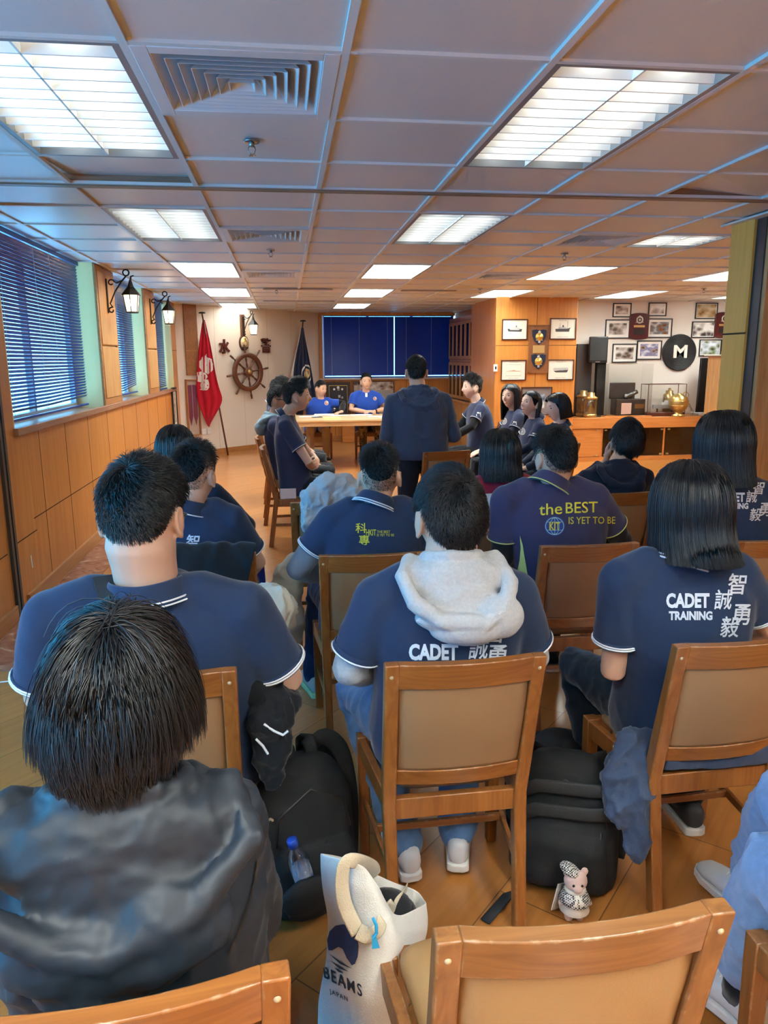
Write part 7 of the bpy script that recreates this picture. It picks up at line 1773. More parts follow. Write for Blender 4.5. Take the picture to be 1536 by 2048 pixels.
t, o, bv = flag('red flag with white five-petalled flower hanging from a slanted pole', fp, tp, [(406, 410, 640), (402, 416, 665), (398, 422, 692), (396, 427, 720), (394, 432, 750), (393, 438, 775), (394, 444, 790), (396, 446, 800), (401, 440, 815), (407, 430, 832), (414, 421, 848), (418, 419, 853)], FLAGR, 0.12)
inv = Matrix.Translation(t.location).inverted()
def petal(cx, cy, L, ang, wd):
    pts = [(0, 0), (0.18, 0.30), (0.45, 0.46), (0.75, 0.42), (0.98, 0.20), (1.12, 0.30), (1.0, -0.05), (0.86, -0.28), (0.55, -0.38), (0.25, -0.26)]
    a = R_(ang); return cut_grid([(cx+L*(x*math.cos(a)-y*wd*math.sin(a)), cy+L*(x*math.sin(a)+y*wd*math.cos(a))) for x, y in pts], [tuple(range(len(pts)))], 4)
for cx, cy, L, ang, wd in ((417, 749, 36, -108, 1.0), (415, 753, 24, 172, 1.1), (417, 759, 24, 118, 1.0)):
    decal('petal', petal(cx, cy, L, ang, wd), lambda x, y: (x, y), bv, inv, mat('petal_white', (0.80, 0.76, 0.74), 0.8), o, 0.012)
for cx, cy in ((413, 730), (403, 751), (414, 771)): decal('stamen_star', move2d(disc2d(1.4, 10), cx, cy), lambda x, y: (x, y), bv, inv, FLAGR, o, 0.016)
fp = diag(582, 878, 0.30); fp = V(fp.x, fp.y, 0); tp = diag(606, 643, 0.20)
t, o, bv = flag('navy flag with pale border and crest hanging beside the far window', fp, tp, [(603, 607, 656), (600, 610, 675), (595, 614, 695), (591, 618, 715), (588, 622, 735), (586, 626, 760), (585, 630, 785), (586, 634, 805), (592, 632, 830)], FLAGN, 0.12, 4)
inv = Matrix.Translation(t.location).inverted()
decal('pale_border', cut_grid([(603, 650), (607, 656), (593, 700), (585, 738), (582, 752), (578, 748), (584, 722), (592, 690)], [tuple(range(8))], 5), lambda x, y: (x, y), bv, inv, FLAGW, o, 0.014)
m = MB(); a_, b_ = diag(604, 648, 0.10), diag(581, 752, 0.10); q = Vector(t.location)
pv = [a_, b_, diag(592, 752, 0.16), diag(606, 665, 0.14)]; m.loft([[p-q for p in pv], [p-q+V(0.004, 0.01, 0) for p in pv]]); m.build('white_sheath', FLAGW, t)
CG = mat('crest_gold', (0.55, 0.38, 0.18), 0.5)
for s, mm in ((disc2d(1.0, 24, 0.84), CREST), (disc2d(0.6, 20, 0.3), CG), (disc2d(0.28, 12), CREST)): decal('crest', s, lambda x, y: (613+x*9, 748-y*19), bv, inv, mm, o, 0.014)
# red pennants in the corner niche
t = thing('pennant_case', 'narrow glazed case with dark red pennants at the end of the left wall', 'display case'); t.matrix_world = plane_M(diag(385, 815, 0.005), DU, (0, 0, 1)); w, h = 0.26, 0.95
f = MB()
for s in (-1, 1): f.box2((s*w/2, -h/2, 0), (s*(w/2-0.02), h/2, 0.05)); f.box2((-w/2+0.02, s*h/2, 0), (w/2-0.02, s*(h/2-0.02), 0.05))
f.build('frame', TRIMW, t, bevel=0.003); MB().box2((-w/2+0.02, -h/2+0.02, 0), (w/2-0.02, h/2-0.02, 0.012)).build('backing', mat('case_pale', (0.55, 0.42, 0.36), 0.7), t)
for x in (-0.05, 0.05): MB().prism([(x-0.042, 0.38), (x+0.042, 0.38), (x+0.042, -0.15), (x, -0.30), (x-0.042, -0.15)], 0.015, 0.02).build('pennant', mat('pennant_red', (0.25, 0.035, 0.05), 0.7), t)
MB().box2((-w/2+0.02, -h/2+0.02, 0.042), (w/2-0.02, h/2-0.02, 0.045)).build('glass', AC, t)
t = thing('niche_panel', 'dark wooden niche panel above the pennant case', 'panel'); t.matrix_world = plane_M(diag(380, 700, 0.004), DU, (0, 0, 1)); MB().box2((-0.10, -0.42, 0), (0.16, 0.98, 0.02)).build('board', WOODB, t, bevel=0.003); MB().box2((-0.10, -0.02, 0.02), (0.16, -0.005, 0.024)).build('rail', TRIMW, t)
# ------------------------------------------------------------------ bags and clothes among the chairs
def bundle(name, label, cat, parts, m, amp=0.012, sc=9, seed=1, voxel=0.009, smooth=4, extra=None, hard=False):
    """a heap or fold of cloth: overlapping lobes under one skin, creased; parts in world coordinates"""
    b = MB(); c0 = None
    for q in parts:
        if q[0] == 'e': b.ell(q[1], q[2], None if len(q) < 4 else Matrix.Translation(V(*q[1])) @ q[3] @ Matrix.Translation(-V(*q[1])), 16, 10)
        else: b.tube([V(*p) for p in q[1]], q[2], 14, round_ends=True, flat=q[3] if len(q) > 3 else None, up=q[4] if len(q) > 4 else None)
    me = remesh(b, voxel, smooth, 0.5); displace(me, crinkle(amp, seed, sc) if hard else folds(amp, sc, seed, (1, 1, 0.6)))
    o = link_mesh(name, me, m, None, True); return tag(o, label, cat)
def sheet(name, label, cat, rows, m, amp=0.008, sc=10, seed=1, thick=0.008, n=34):
    """cloth laid along rows of control points (world), gently folded, with thickness"""
    def cr(P, t):
        k = len(P)-1; x = t*k; i = min(int(x), k-1); f = x-i; a, b, c, d = P[max(i-1, 0)], P[i], P[i+1], P[min(i+2, k)]
        return 0.5*((2*b)+(c-a)*f+(2*a-5*b+4*c-d)*f*f+(3*b-a-3*c+d)*f**3)
    R = [[cr([V(*p) for p in r], k/(n-1)) for k in range(n)] for r in rows]
    nr = max(18, n); cols = [[cr([R[i][k] for i in range(len(R))], j/(nr-1)) for j in range(nr)] for k in range(n)]
    vs = [p for c in cols for p in c]; fs = [(k*nr+j, (k+1)*nr+j, (k+1)*nr+j+1, k*nr+j+1) for k in range(n-1) for j in range(nr-1)]
    me = bpy.data.meshes.new(name); me.from_pydata(vs, [], fs); me.update(); displace(me, folds(amp, sc, seed, (1, 1, 0.5)))
    o = link_mesh(name, me, m, None, True); sd = o.modifiers.new('thick', 'SOLIDIFY'); sd.thickness = thick; sd.offset = 0; add_mod_subsurf(o, 1)
    return tag(o, label, cat)
# black jacket over P3's chair back
cx, cy, _ = CH['P3']
sheet('jacket', 'black jacket hung over the chair back behind the fade haircut', 'jacket',
      [[(cx-0.25, cy-0.045, 0.62), (cx-0.05, cy-0.055, 0.60), (cx+0.10, cy-0.05, 0.66), (cx+0.17, cy-0.04, 0.72)], [(cx-0.25, cy-0.05, 0.80), (cx-0.05, cy-0.05, 0.80), (cx+0.10, cy-0.045, 0.81), (cx+0.20, cy-0.035, 0.84)], [(cx-0.25, cy-0.03, 0.905), (cx-0.05, cy-0.02, 0.905), (cx+0.10, cy-0.02, 0.90), (cx+0.215, cy-0.015, 0.895)], [(cx-0.25, cy+0.02, 0.90), (cx-0.05, cy+0.035, 0.905), (cx+0.10, cy+0.03, 0.905), (cx+0.215, cy+0.02, 0.895)], [(cx-0.24, cy+0.05, 0.80), (cx-0.05, cy+0.055, 0.82), (cx+0.10, cy+0.055, 0.82), (cx+0.21, cy+0.04, 0.82)]], BLKC, 0.022, 9, 3)
# bright blue jacket over P4's chair
cx, cy, _ = CH['P4']
P = lambda px, py, y: tuple(aty(px, py, y))
sheet('jacket', 'bright blue jacket hung over the chair back beside the aisle, far left', 'jacket',
      [[P(395, 1035, cy-0.06), P(430, 1060, cy-0.07), P(480, 1085, cy-0.06), P(505, 1095, cy-0.05)], [P(395, 1016, cy-0.05), P(430, 1018, cy-0.06), P(462, 1018, cy-0.05), P(478, 1028, cy-0.04)], [P(395, 1014, cy+0.03), P(430, 1016, cy+0.03), P(460, 1015, cy+0.03), P(474, 1018, cy+0.03)], [P(395, 1035, cy+0.06), P(430, 1050, cy+0.07), P(475, 1060, cy+0.06), P(495, 1075, cy+0.06)]], BLUEJ, 0.012, 8, 5)
sheet('jacket_sleeve', 'bright blue cloth hanging down the aisle side of that chair', 'jacket',
      [[P(470, 1025, cy-0.08), P(478, 1018, cy-0.05), P(486, 1030, cy-0.02)], [P(478, 1060, cy-0.10), P(492, 1058, cy-0.06), P(506, 1070, cy-0.02)], [P(498, 1110, cy-0.11), P(512, 1110, cy-0.07), P(524, 1112, cy-0.03)], [P(508, 1160, cy-0.12), P(520, 1165, cy-0.07), P(531, 1160, cy-0.03)], [P(512, 1195, cy-0.12), P(522, 1192, cy-0.07), P(532, 1186, cy-0.03)]], BLUEJ, 0.010, 9, 6)
# pale grey hooded top over a chair in the fourth row, left of the HKIT polo
place_chair('aisle', 0.22, 4.02, 0, 'chair under the pale grey hooded top, beyond the yellow-print polo')
cx, cy, _ = CH['aisle']
bundle('hooded_top', 'pale blue-grey hooded top heaped over a chair back, left of the shaved neck', 'sweatshirt',
       [('e', aty(665, 975, 3.95), (0.13, 0.075, 0.085)), ('e', aty(640, 1000, 3.93), (0.10, 0.07, 0.10)), ('e', aty(690, 1000, 3.93), (0.14, 0.07, 0.09)), ('e', aty(625, 1040, 3.92), (0.07, 0.06, 0.10)), ('e', aty(665, 1035, 3.92), (0.12, 0.06, 0.10)), ('e', aty(705, 990, 3.97), (0.12, 0.07, 0.08))], GREYH, 0.020, 8, 4, 0.008, hard=True)
# beige coat hanging beside the HKIT polo
bundle('beige_coat', 'beige coat hanging down beside the yellow-print polo towards the floor', 'coat',
       [('t', [aty(588, 1128, 3.35), aty(572, 1170, 3.33), aty(578, 1215, 3.30)], [0.05, 0.085, 0.06], (1, 0.55), (0, 1, 0)), ('t', [aty(582, 1210, 3.30), aty(590, 1250, 3.28), aty(597, 1290, 3.26)], [0.055, 0.05, 0.018], (1, 0.5), (0, 1, 0)), ('e', aty(560, 1165, 3.33), (0.04, 0.04, 0.09))], BEIGE, 0.012, 8, 7, 0.008, hard=True)
bundle('rolled_coat', 'beige crumpled cloth by the knee in the aisle, left of the hanging coat', 'coat', [('e', aty(548, 1215, 2.62), (0.085, 0.08, 0.075)), ('e', aty(565, 1235, 2.62), (0.05, 0.06, 0.06)), ('e', aty(530, 1200, 2.70), (0.09, 0.08, 0.06))], BEIGE, 0.012, 11, 8, 0.007, hard=True)
# pale patterned cloth over the red-top person's chair
cx, cy, _ = CH['P8']
sheet('patterned_cloth', 'pale patterned cloth folded over the chair top behind the crimson top', 'cloth',
      [[(cx-0.17, cy-0.045, 0.855), (cx, cy-0.05, 0.85), (cx+0.16, cy-0.045, 0.865)], [(cx-0.17, cy-0.04, 0.905), (cx, cy-0.03, 0.905), (cx+0.17, cy-0.03, 0.905)], [(cx-0.17, cy+0.04, 0.915), (cx, cy+0.045, 0.92), (cx+0.17, cy+0.04, 0.915)], [(cx-0.16, cy+0.06, 0.86), (cx, cy+0.07, 0.86), (cx+0.16, cy+0.06, 0.86)]],
      photo_material('pale_pattern', ((0.45, 0.42, 0.36), (0.60, 0.60, 0.58), (0.50, 0.56, 0.62), (0.75, 0.74, 0.70)), seed=3), 0.010, 14, 9)
# black jacket on the big man's lap side, with pale piping
b1 = [aty(545, 1350, 1.98), aty(565, 1400, 1.96), aty(555, 1450, 1.93)]
o = bundle('black_jacket', 'black jacket with pale piping bunched beside the broad person', 'jacket', [('e', aty(530, 1370, 2.02), (0.075, 0.075, 0.07)), ('e', aty(558, 1405, 1.99), (0.06, 0.07, 0.06)), ('e', aty(535, 1440, 1.97), (0.075, 0.07, 0.06)), ('t', [aty(535, 1450, 1.96), aty(545, 1500, 1.95), aty(540, 1560, 1.94)], [0.06, 0.055, 0.03], (1, 0.7), (0, 1, 0))], BLKC, 0.016, 9, 11, 0.008, hard=True)
for pts in ([(528, 1448), (548, 1462), (566, 1470), (576, 1462)], [(512, 1478), (526, 1492), (536, 1508)]):
    m = MB(); m.tube([aty(px, py, 1.90)-V(0, 0.0, 0) for px, py in pts], 0.0035, 6); m.build('piping', WHITEC, o)

# ---- backpacks
BAG = mat('bag_black', (0.012, 0.012, 0.013), 0.7, spec=0.3, bump=(350, 0.3)); BAGS = mat('bag_strap', (0.022, 0.023, 0.025), 0.75, spec=0.3, bump=(200, 0.4)); BAG2 = mat('bag_grey', (0.030, 0.032, 0.034), 0.75, spec=0.3, bump=(250, 0.3))
def backpack(name, label, loc_, rz, w, d, h, lean_, m, top_handle=True, seed=1, split=None):
    t = thing(name, label, 'backpack', loc_, R_(rz)); M = Matrix.Rotation(R_(lean_), 4, 'X')
    def ring(z, hw, hd, yo=0.0, n=26): return [(hw*math.copysign(abs(math.cos(a))**0.55, math.cos(a)), yo+hd*math.copysign(abs(math.sin(a))**0.6, math.sin(a)), z) for a in [2*math.pi*k/n for k in range(n)]]
    b = MB(); b.loft([ring(0.0, w*0.40, d*0.38), ring(0.02, w*0.47, d*0.48), ring(h*0.2, w*0.50, d*0.52), ring(h*0.5, w*0.49, d*0.50), ring(h*0.72, w*0.46, d*0.44), ring(h*0.86, w*0.40, d*0.36), ring(h*0.95, w*0.28, d*0.24), ring(h, w*0.12, d*0.12)], M=M)
    b.loft([ring(h*0.06, w*0.36, d*0.14, -d*0.50), ring(h*0.1, w*0.40, d*0.2, -d*0.50), ring(h*0.38, w*0.40, d*0.19, -d*0.49), ring(h*0.48, w*0.36, d*0.12, -d*0.46)], M=M)
    me = remesh(b, 0.009, 3, 0.5); displace(me, folds(0.010, 7, seed, (1, 1, 0.7))); link_mesh('body', me, m, t, True)
    if top_handle:
        b = MB()
        for x in (-0.035, 0.035): b.tube(spl([M @ V(x*1.2, d*0.05, h*0.90), M @ V(x, d*0.0, h*1.05), M @ V(x*0.9, d*0.30, h*1.06), M @ V(x, d*0.36, h*0.86)]), 0.022, 8, flat=(1, 0.3), up=(0, 1, 0))
        b.build('handle', BAGS, t, smooth=True)
    for s in (-1, 1):
        b = MB(); b.tube(spl([M @ V(s*w*0.22, d*0.30, h*0.90), M @ V(s*w*0.40, d*0.62, h*0.86), M @ V(s*w*0.56, d*0.72, h*0.55), M @ V(s*w*0.52, d*0.52, h*0.12)]), splr([0.028, 0.032, 0.028, 0.014]), 10, flat=(1, 0.32), up=(0, 1, 0)); b.build('shoulder_strap', BAGS, t, smooth=True)
    b = MB(); b.tube([M @ V(-w*0.38, -d*0.42, h*0.52), M @ V(-w*0.34, -d*0.40, h*0.70), M @ V(0, -d*0.38, h*0.83), M @ V(w*0.34, -d*0.40, h*0.70), M @ V(w*0.38, -d*0.42, h*0.52)], 0.006, 6); b.build('zip', BLACK, t, smooth=True)
    return t, M
t, M = backpack('backpack', 'black backpack on the floor with a water bottle in its pocket', (0.02, 2.04, 0.0), 20, 0.31, 0.19, 0.47, -5, BAG, seed=3)
b = MB(); b.tube(spl([V(0.03, 0.08, 0.44), V(0.10, 0.10, 0.475), V(0.16, 0.09, 0.41), V(0.18, 0.06, 0.25), V(0.165, 0.02, 0.06)]), splr([0.022, 0.028, 0.028, 0.024, 0.015]), 10, flat=(1, 0.35), up=(0, 1, 0)); b.build('shoulder_strap', BAGS, t, smooth=True)
b = MB(); b.tube([V(-0.155, -0.10, 0.375), V(-0.150, -0.115, 0.39), V(-0.142, -0.11, 0.38)], 0.004, 6); b.build('zip_pull', STUD, t)
bp = aty(605, 1712, 1.88)
b = MB(); iv = (Matrix.Translation(t.location) @ Matrix.Rotation(R_(20), 4, 'Z')).inverted(); c_ = iv @ aty(618, 1790, 1.855); b.ell(c_, (0.085, 0.022, 0.060)); b.ell(c_+V(0.02, 0.012, -0.045), (0.085, 0.022, 0.05)); me = remesh(b, 0.008, 3, 0.5); displace(me, folds(0.006, 9, 2)); link_mesh('front_pocket', me, BAG, t, True)
t = thing('water_bottle', 'clear water bottle with blue cap in the black backpack pocket', 'bottle', (bp.x, bp.y, bp.z-0.06), 0); t.rotation_euler = (0, R_(-14), 0)
PET = clear_glass('bottle_plastic', (0.86, 0.92, 0.98), 0.12, 0.08); WATER = mat('water_tint', (0.5, 0.6, 0.7), 0.1, alpha=0.35)
MB().lathe([(0, -0.10), (0.030, -0.10), (0.032, 0.02), (0.031, 0.05), (0.024, 0.075), (0.013, 0.090), (0.012, 0.10), (0, 0.10)], 24).build('body', PET, t, smooth=True); MB().lathe([(0, -0.098), (0.028, -0.098), (0.029, 0.03), (0, 0.03)], 20).build('water', WATER, t, smooth=True)
MB().lathe([(0, 0.096), (0.0155, 0.096), (0.0155, 0.118), (0.013, 0.122), (0, 0.122)], 20).build('cap', mat('cap_blue', (0.02, 0.07, 0.42), 0.35), t, smooth=True)
t, M = backpack('backpack', 'black backpack leaning against the chair, key ring and doll hanging from it', (0.835, 2.02, 0.0), -26, 0.34, 0.20, 0.42, -10, BAG, top_handle=False, seed=6)
for k, z in enumerate((0.26, 0.33)):
    b = MB(); b.tube([M @ V(-0.165, -0.105+0.01*k, z-0.05), M @ V(-0.08, -0.125+0.012*k, z), M @ V(0.08, -0.125+0.012*k, z+0.01), M @ V(0.16, -0.10, z+0.015)], 0.024, 8, flat=(1, 0.25), up=(0, 1, 0)); b.build('webbing', BAG2, t, smooth=True)
b = MB(); p0 = atz(1010, 1790, 0.02); q0 = atz(965, 1838, 0.012); iv = Matrix.Translation(t.location) @ Matrix.Rotation(R_(-28), 4, 'Z'); b.tube([iv.inverted() @ atz(1035, 1780, 0.05), iv.inverted() @ p0, iv.inverted() @ q0], 0.017, 8, flat=(1, 0.25), up=(0, 0, 1)); b.build('loose_strap', BAGS, t, smooth=True)
kp = aty(1200, 1697, 1.90)
t = thing('key_ring', 'metal key ring with small tag on the leaning backpack', 'key ring', kp); m = MB(); m.tube([(0.013*math.cos(a), 0, 0.013*math.sin(a)) for a in [2*math.pi*k/24 for k in range(24)]], 0.0018, 6, closed=True, cap=False); m.build('ring', mat('steel', (0.6, 0.6, 0.6), 0.25, 0.9), t, smooth=True)
m = MB()
for k in range(4): m.tube([(0.004*math.cos(a), 0, -0.018-0.007*k+0.004*math.sin(a)) for a in [2*math.pi*j/10 for j in range(10)]], 0.0012, 5, closed=True, cap=False)
m.tube([(0, 0, 0.013), (0.002, 0.004, 0.05)], 0.0015, 5); m.build('chain', mat('steel', (0.6, 0.6, 0.6), 0.25, 0.9), t)
# plush doll charm
def gingham():
    m = bpy.data.materials.new('gingham'); m.use_nodes = True; nt = m.node_tree; p = nt.nodes['Principled BSDF']; p.inputs['Roughness'].default_value = 0.9
    tc = nt.nodes.new('ShaderNodeTexCoord'); c = nt.nodes.new('ShaderNodeTexChecker'); c.inputs['Scale'].default_value = 260; c.inputs['Color1'].default_value = (0.02, 0.02, 0.022, 1); c.inputs['Color2'].default_value = (0.72, 0.68, 0.62, 1)
    nt.links.new(tc.outputs['Object'], c.inputs['Vector']); nt.links.new(c.outputs[0], p.inputs['Base Color']); return m
GING = gingham(); FURP = cloth('doll_fur', (0.62, 0.44, 0.38), bump=(400, 0.4)); CREAMC = cloth('cream_cloth', (0.72, 0.66, 0.56), bump=(300, 0.3))
dp = atz(1147, 1838, 0.0)
t = thing('plush_doll', 'small plush doll with checked beret and cape before the leaning backpack', 'doll', (dp.x, dp.y, 0.0), R_(172)); z0 = 0.014; t.scale = (1.25, 1.25, 1.25); D = lambda x, y, z: V(x, y, z0+z)
b = MB(); b.ell(D(0, 0, 0.092), (0.028, 0.024, 0.025)); b.ell(D(0, 0.02, 0.084), (0.013, 0.011, 0.010)); b.ell(D(-0.020, 0.0, 0.116), (0.009, 0.005, 0.011)); b.ell(D(0.022, 0, 0.114), (0.009, 0.005, 0.011)); b.ell(D(0, 0, 0.045), (0.022, 0.018, 0.032))
for s in (-1, 1): b.tube([D(s*0.018, 0, 0.056), D(s*0.034, 0.006, 0.036)], [0.008, 0.007], 8, round_ends=True); b.tube([D(s*0.011, 0, 0.020), D(s*0.013, 0.003, -0.004)], [0.010, 0.011], 8, round_ends=True)
me = remesh(b, 0.0026, 2, 0.5); link_mesh('body', me, FURP, t, True)
b = MB(); b.lathe([(0.020, 0.048), (0.036, 0.018), (0.034, 0.016), (0.018, 0.044)], 20, cap=False, M=Matrix.Translation((0, 0, z0))); b.build('skirt', CREAMC, t, smooth=True)
b = MB(); b.lathe([(0.012, 0.072), (0.030, 0.060), (0.038, 0.042), (0.036, 0.041), (0.026, 0.056)], 20, cap=False, M=Matrix.Translation((0, 0, z0)), ); b.build('cape', GING, t, smooth=True)
b = MB(); b.tube([D(0.02*math.sin(a), 0.018*math.cos(a), 0.070) for a in [2*math.pi*k/16 for k in range(16)]], 0.006, 6, closed=True, cap=False); b.tube([D(0.0, 0.019, 0.069), D(-0.010, 0.034, 0.048)], [0.004, 0.005], 6); b.tube([D(0.0, 0.019, 0.069), D(0.006, 0.034, 0.046)], [0.004, 0.005], 6); b.build('scarf', CREAMC, t, smooth=True)
b = MB(); b.ell(D(0.012, -0.006, 0.116), (0.028, 0.024, 0.012), Matrix.Translation(D(0.012, -0.006, 0.116)) @ Matrix.Rotation(R_(-28), 4, 'Y') @ Matrix.Translation(-D(0.012, -0.006, 0.116))); b.ell(D(0.018, -0.006, 0.130), (0.005, 0.005, 0.005)); b.build('beret', GING, t, smooth=True)
for s in (-1, 1): MB().ell(D(s*0.010, 0.0225, 0.094), (0.0032, 0.002, 0.0036), None, 10, 6).build('eye', EYE, t, smooth=True)
cp_ = aty(1118, 1792, dp.y+0.03)
t = thing('card_holder', 'clear card holder with pale printed card hanging behind the doll', 'card holder', cp_, R_(35)); MB().box((0, 0, 0), (0.052, 0.004, 0.080), Matrix.Rotation(R_(22), 4, 'Y')).build('card', photo_material('card_print', ((0.62, 0.45, 0.38), (0.75, 0.66, 0.58), (0.70, 0.68, 0.66), (0.82, 0.80, 0.78)), seed=6), t, bevel=0.002); MB().box((0, -0.004, 0), (0.058, 0.003, 0.088), Matrix.Rotation(R_(22), 4, 'Y')).build('sleeve', AC, t)
# dark bags on the floor
bundle('dark_bag', 'black bag on the floor under the reddish chair of THE BEST shirt', 'bag', [('e', (0.98, 2.42, 0.14), (0.14, 0.17, 0.14)), ('e', (1.06, 2.50, 0.10), (0.13, 0.15, 0.10)), ('e', (0.93, 2.55, 0.10), (0.12, 0.14, 0.10))], BAG, 0.012, 8, 13, 0.01)
bundle('shoulder_bag', 'black rounded bag beside the pale denim knee, left of the centre chair', 'bag', [('e', (0.30, 2.52, 0.30), (0.07, 0.10, 0.09)), ('e', (0.33, 2.56, 0.16), (0.09, 0.12, 0.16))], BAG, 0.010, 8, 14, 0.01)
bundle('dark_bag', 'black bag under the nearest left chair, at the bottom edge', 'bag', [('e', (0.04, 1.12, 0.17), (0.08, 0.13, 0.16)), ('e', (0.0, 1.22, 0.12), (0.10, 0.12, 0.12))], BAG, 0.012, 8, 15, 0.01)
# navy jacket lying on P10's chair and hanging beside it
cx, cy, _ = CH['P10']
sheet('jacket', 'navy jacket lying across the seat of the right-hand chair, seen below its back', 'jacket', [[(cx-0.17, cy+0.095, 0.455), (cx, cy+0.09, 0.445), (cx+0.18, cy+0.095, 0.45)], [(cx-0.17, cy+0.085, 0.505), (cx, cy+0.09, 0.51), (cx+0.18, cy+0.085, 0.505)], [(cx-0.18, cy+0.15, 0.53), (cx, cy+0.15, 0.53), (cx+0.19, cy+0.15, 0.52)], [(cx-0.19, cy+0.24, 0.50), (cx, cy+0.24, 0.49), (cx+0.2, cy+0.24, 0.49)]], NAVYH, 0.012, 10, 16, 0.02)
bundle('jacket', 'navy jacket sleeve spilling over the left side of the right-hand chair', 'jacket', [('t', [(cx-0.15, cy+0.17, 0.50), (cx-0.235, cy+0.16, 0.49), (cx-0.265, cy+0.13, 0.40), (cx-0.275, cy+0.10, 0.30)], [0.05, 0.065, 0.07, 0.05], (1, 0.6), (0, 1, 0)), ('t', [(cx-0.22, cy+0.13, 0.46), (cx-0.235, cy+0.10, 0.34), (cx-0.24, cy+0.08, 0.20)], [0.05, 0.05, 0.035], (1, 0.7), (0, 1, 0)), ('e', (cx-0.26, cy+0.15, 0.42), (0.06, 0.07, 0.07))], NAVYH, 0.020, 9, 17, 0.007, hard=True)

# ---- canvas tote bag, open at the top, slumped against the seat
CANV = cloth('canvas', (0.64, 0.61, 0.56), bump=(350, 0.35), var=(20, 0.06)); WEB = cloth('canvas_webbing', (0.62, 0.53, 0.38), bump=(300, 0.5)); TPR = mat('tote_navy', (0.020, 0.040, 0.13), 0.7); TPK = mat('tote_black', (0.015, 0.018, 0.03), 0.7)
YT = 1.36
t = thing('tote_bag', 'cream canvas tote bag with a navy hill print and dark lettering', 'bag', (0.15, 1.42, 0.0), 0); q = V(*t.location)
def W(px, py, y): return aty(px, py, y)-q
front = [[(640, 1706), (690, 1722), (733, 1738), (770, 1800), (795, 1832), (852, 1806)], [(643, 1760), (690, 1775), (733, 1790), (775, 1825), (800, 1850), (856, 1845)], [(656, 1850), (690, 1850), (733, 1852), (770, 1860), (800, 1872), (850, 1880)], [(650, 1930), (690, 1932), (733, 1932), (770, 1935), (800, 1938), (830, 1940)], [(636, 2000), (690, 2005), (733, 2010), (770, 2012), (800, 2010), (815, 2008)], [(634, 2075), (690, 2095), (733, 2105), (770, 2110), (800, 2105), (812, 2095)]]
yy = [[1.45, 1.38, 1.36, 1.36, 1.37, 1.47], [1.45, 1.37, 1.34, 1.33, 1.35, 1.45], [1.44, 1.36, 1.32, 1.31, 1.33, 1.43], [1.43, 1.34, 1.30, 1.29, 1.31, 1.41], [1.42, 1.33, 1.28, 1.27, 1.29, 1.40], [1.42, 1.34, 1.29, 1.28, 1.30, 1.40]]
backp = [[(640, 1706), (690, 1716), (745, 1745), (790, 1765), (830, 1780), (852, 1806)], [(650, 1770), (690, 1770), (745, 1790), (790, 1810), (830, 1830), (850, 1845)], [(656, 1850), (700, 1850), (745, 1855), (790, 1865), (825, 1875), (848, 1880)], [(650, 1930), (700, 1930), (745, 1935), (790, 1940), (820, 1940), (830, 1940)], [(640, 2000), (700, 2000), (745, 2005), (790, 2005), (810, 2005), (815, 2005)], [(640, 2060), (700, 2060), (745, 2060), (790, 2060), (805, 2060), (812, 2060)]]
def cr1(P, t):
    k = len(P)-1; x = t*k; i = min(int(x), k-1); f = x-i; a, b, c, d = P[max(i-1, 0)], P[i], P[i+1], P[min(i+2, k)]
    return 0.5*((2*b)+(c-a)*f+(2*a-5*b+4*c-d)*f*f+(3*b-a-3*c+d)*f**3)
def panel(rows, ys, n=26):
    R = [[W(px, py, y) for (px, py), y in zip(r, yr)] for r, yr in zip(rows, ys)]
    G = [[cr1(r, k/(n-1)) for k in range(n)] for r in R]
    return [[cr1([G[i][k] for i in range(len(G))], j/(n-1)) for k in range(n)] for j in range(n)]
Fp = panel(front, yy); Bp = panel(backp, [[a+(0.16 if 0 < i < 5 else 0.0) for i, a in enumerate(r)] for r in yy])
n = 26; b = MB(); rings = [Fp[j]+Bp[j][::-1][1:-1] for j in range(n)]; b.loft(rings, cap=False); nb_ = len(rings[0]); b.f.append(tuple((n-1)*nb_+k for k in range(nb_))); b.mi.append(0)
me = b.mesh('body'); bb_ = bmesh.new(); bb_.from_mesh(me); bmesh.ops.recalc_face_normals(bb_, faces=bb_.faces); bb_.to_mesh(me); bb_.free(); me.update(); displace(me, folds(0.004, 12, 4)); bvt = bvh_of(me)
o = link_mesh('body', me, CANV, t, True); sd = o.modifiers.new('thick', 'SOLIDIFY'); sd.thickness = 0.003; sd.offset = 0; body_t = o; add_mod_subsurf(o, 1)
def strap(pts, w=0.016):
    b = MB(); b.tube(spl([W(px, py, y) for px, py, y in pts], 30), w, 10, flat=(1, 0.16), up=(0.35, -1, 0.25)); return b.build('strap', WEB, t, smooth=True)
strap([(716, 1865, 1.305), (690, 1810, 1.325), (684, 1765, 1.335), (690, 1728, 1.34), (712, 1722, 1.36), (745, 1735, 1.46), (750, 1752, 1.50)])
strap([(716, 1862, 1.300), (735, 1872, 1.292), (755, 1862, 1.295), (766, 1840, 1.315)]); strap([(812, 1778, 1.52), (800, 1800, 1.44), (786, 1822, 1.40), (772, 1810, 1.37)])
b = MB(); b.ell(W(772, 1815, 1.44), (0.06, 0.055, 0.03)); b.ell(W(795, 1828, 1.44), (0.045, 0.05, 0.035)); b.build('dark_contents', BLKC, t, smooth=True)
b = MB(); b.tube([W(746, 1836, 1.285), W(752, 1850, 1.28), W(753, 1866, 1.278), W(746, 1876, 1.277)], 0.0035, 6); b.loft([[W(x, y, 1.276+dy) for x, y in ((744, 1876), (752, 1872), (760, 1896), (744, 1898))] for dy in (0.0, 0.005)]); b.build('ribbon', mat('ribbon_cyan', (0.02, 0.36, 0.70), 0.5), t)
inv = Matrix.Translation(t.location).inverted()
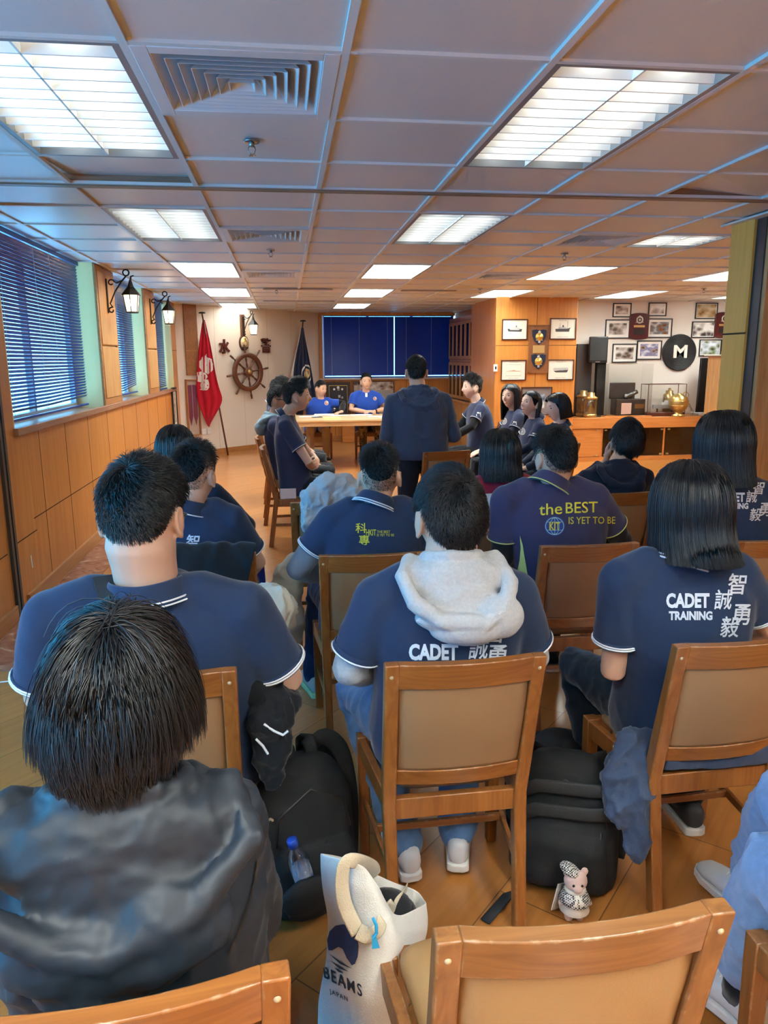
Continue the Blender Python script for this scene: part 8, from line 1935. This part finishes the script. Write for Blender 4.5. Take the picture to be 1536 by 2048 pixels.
hill = poly2d([(659, 1895), (657, 1880), (662, 1862), (674, 1850), (690, 1847), (706, 1853), (716, 1868), (719, 1890), (717, 1912), (712, 1926), (706, 1929), (696, 1915), (688, 1897), (680, 1893), (668, 1900), (660, 1900)], 6)
decal('hill_print', hill, lambda x, y: (x, y), bvt, inv, TPR, body_t, 0.0035)
for a, bq in (((660, 1906), (707, 1936)), ((663, 1920), (700, 1942)), ((671, 1934), (690, 1945))):
    decal('hill_print', cut_grid([(a[0], a[1]), (a[0]+(bq[0]-a[0])*0.5, a[1]+(bq[1]-a[1])*0.62-3), (bq[0], bq[1]), (a[0]+(bq[0]-a[0])*0.5, a[1]+(bq[1]-a[1])*0.62+2.5)], [(0, 1, 2, 3)], 6), lambda x, y: (x, y), bvt, inv, TPK, body_t, 0.0035)
def tote_text(s, x0, y0, x1, y1, hpx, sp, bold=0.02):
    shp = norm2d(text_mesh(s, 1.0, bold=bold, space=sp)); shp = cut_grid(shp[0], shp[1], 0.08)
    decal('lettering', shp, pixframe((x0, y0), (x1, y1), (x0-2, y0-hpx)), bvt, inv, TPK, body_t, 0.0035)
tote_text('BEAMS', 651, 1955, 727, 1993, 25, 1.25); tote_text('JAPAN', 663, 1988, 699, 2004, 12, 1.35)
# scraps on the floor and wall
P = atz(8, 1365, 0.003); m = MB(); m.tube([(0, 0, 0), (0.07, 0.01, 0), (0.15, 0.012, 0)], 0.006, 6, flat=(1, 0.5), up=(0, 0, 1)); o = m.build('paper_scrap', PAPER, None); o.location = (P.x-0.05, P.y, 0.004); tag(o, 'crumpled white scrap on the floor by the left wall', 'scrap')
P = atx(63, 1123, XL); o = MB().box((0, 0, 0), (0.001, 0.02, 0.09), Matrix.Rotation(R_(6), 4, 'X')).build('sticker', PAPER, None); o.location = (XL+0.002, P.y, P.z); tag(o, 'pale strip of old tape on the wood panel, lower left wall', 'tape')
# strap over the big man's shoulder
pp = PPL['P2']; iv = root_inv(pp['t']); pts = []
for px, py in ((205, 1156), (212, 1178), (222, 1200), (236, 1225), (252, 1250), (270, 1275), (290, 1300)):
    d = (iv.to_3x3() @ ray(px, py)).normalized(); hgt = pp['bvh'].ray_cast(iv @ CPOS, d)
    if hgt[0]: pts.append((hgt[0]+hgt[1]*0.004, hgt[1]))
if len(pts) > 2:
    b = MB(); rings = []
    for i, (c, nrm_) in enumerate(pts):
        tg = (pts[min(i+1, len(pts)-1)][0]-pts[max(i-1, 0)][0]).normalized(); sd_ = tg.cross(nrm_).normalized()*0.026; rings.append([c-sd_-nrm_*0.004, c+sd_-nrm_*0.004, c+sd_+nrm_*0.004, c-sd_+nrm_*0.004])
    b.loft(rings); b.build('bag_strap', BAGS, pp['t'], bevel=0.002)
# lime side panel of the THE BEST shirt
pp = PPL['P7']
decal('side_panel', cut_grid([(1040, 1070), (1046, 1090), (1050, 1115), (1056, 1150), (1048, 1172), (1030, 1186), (1028, 1172), (1034, 1150), (1040, 1120), (1042, 1095)], [tuple(range(10))], 6), lambda x, y: (x, y), pp['bvh'], root_inv(pp['t']), LIME, pp['shirt'], 0.003)

# stitched arm seam of the windbreaker
pp = PPL['P1']; ln_ = [(512, 1715), (505, 1760), (492, 1810), (474, 1860), (455, 1905)]
st_ = merge2d(*[([(a[0], a[1]), (a[0]+4, a[1]+1), (b[0]+4, b[1]+1), (b[0], b[1])], [(0, 1, 2, 3)]) for a, b in zip(ln_, ln_[1:])])
decal('seam', cut_grid(st_[0], st_[1], 8), lambda x, y: (x, y), pp['bvh'], root_inv(pp['t']), BLACK, pp['shirt'], 0.003)
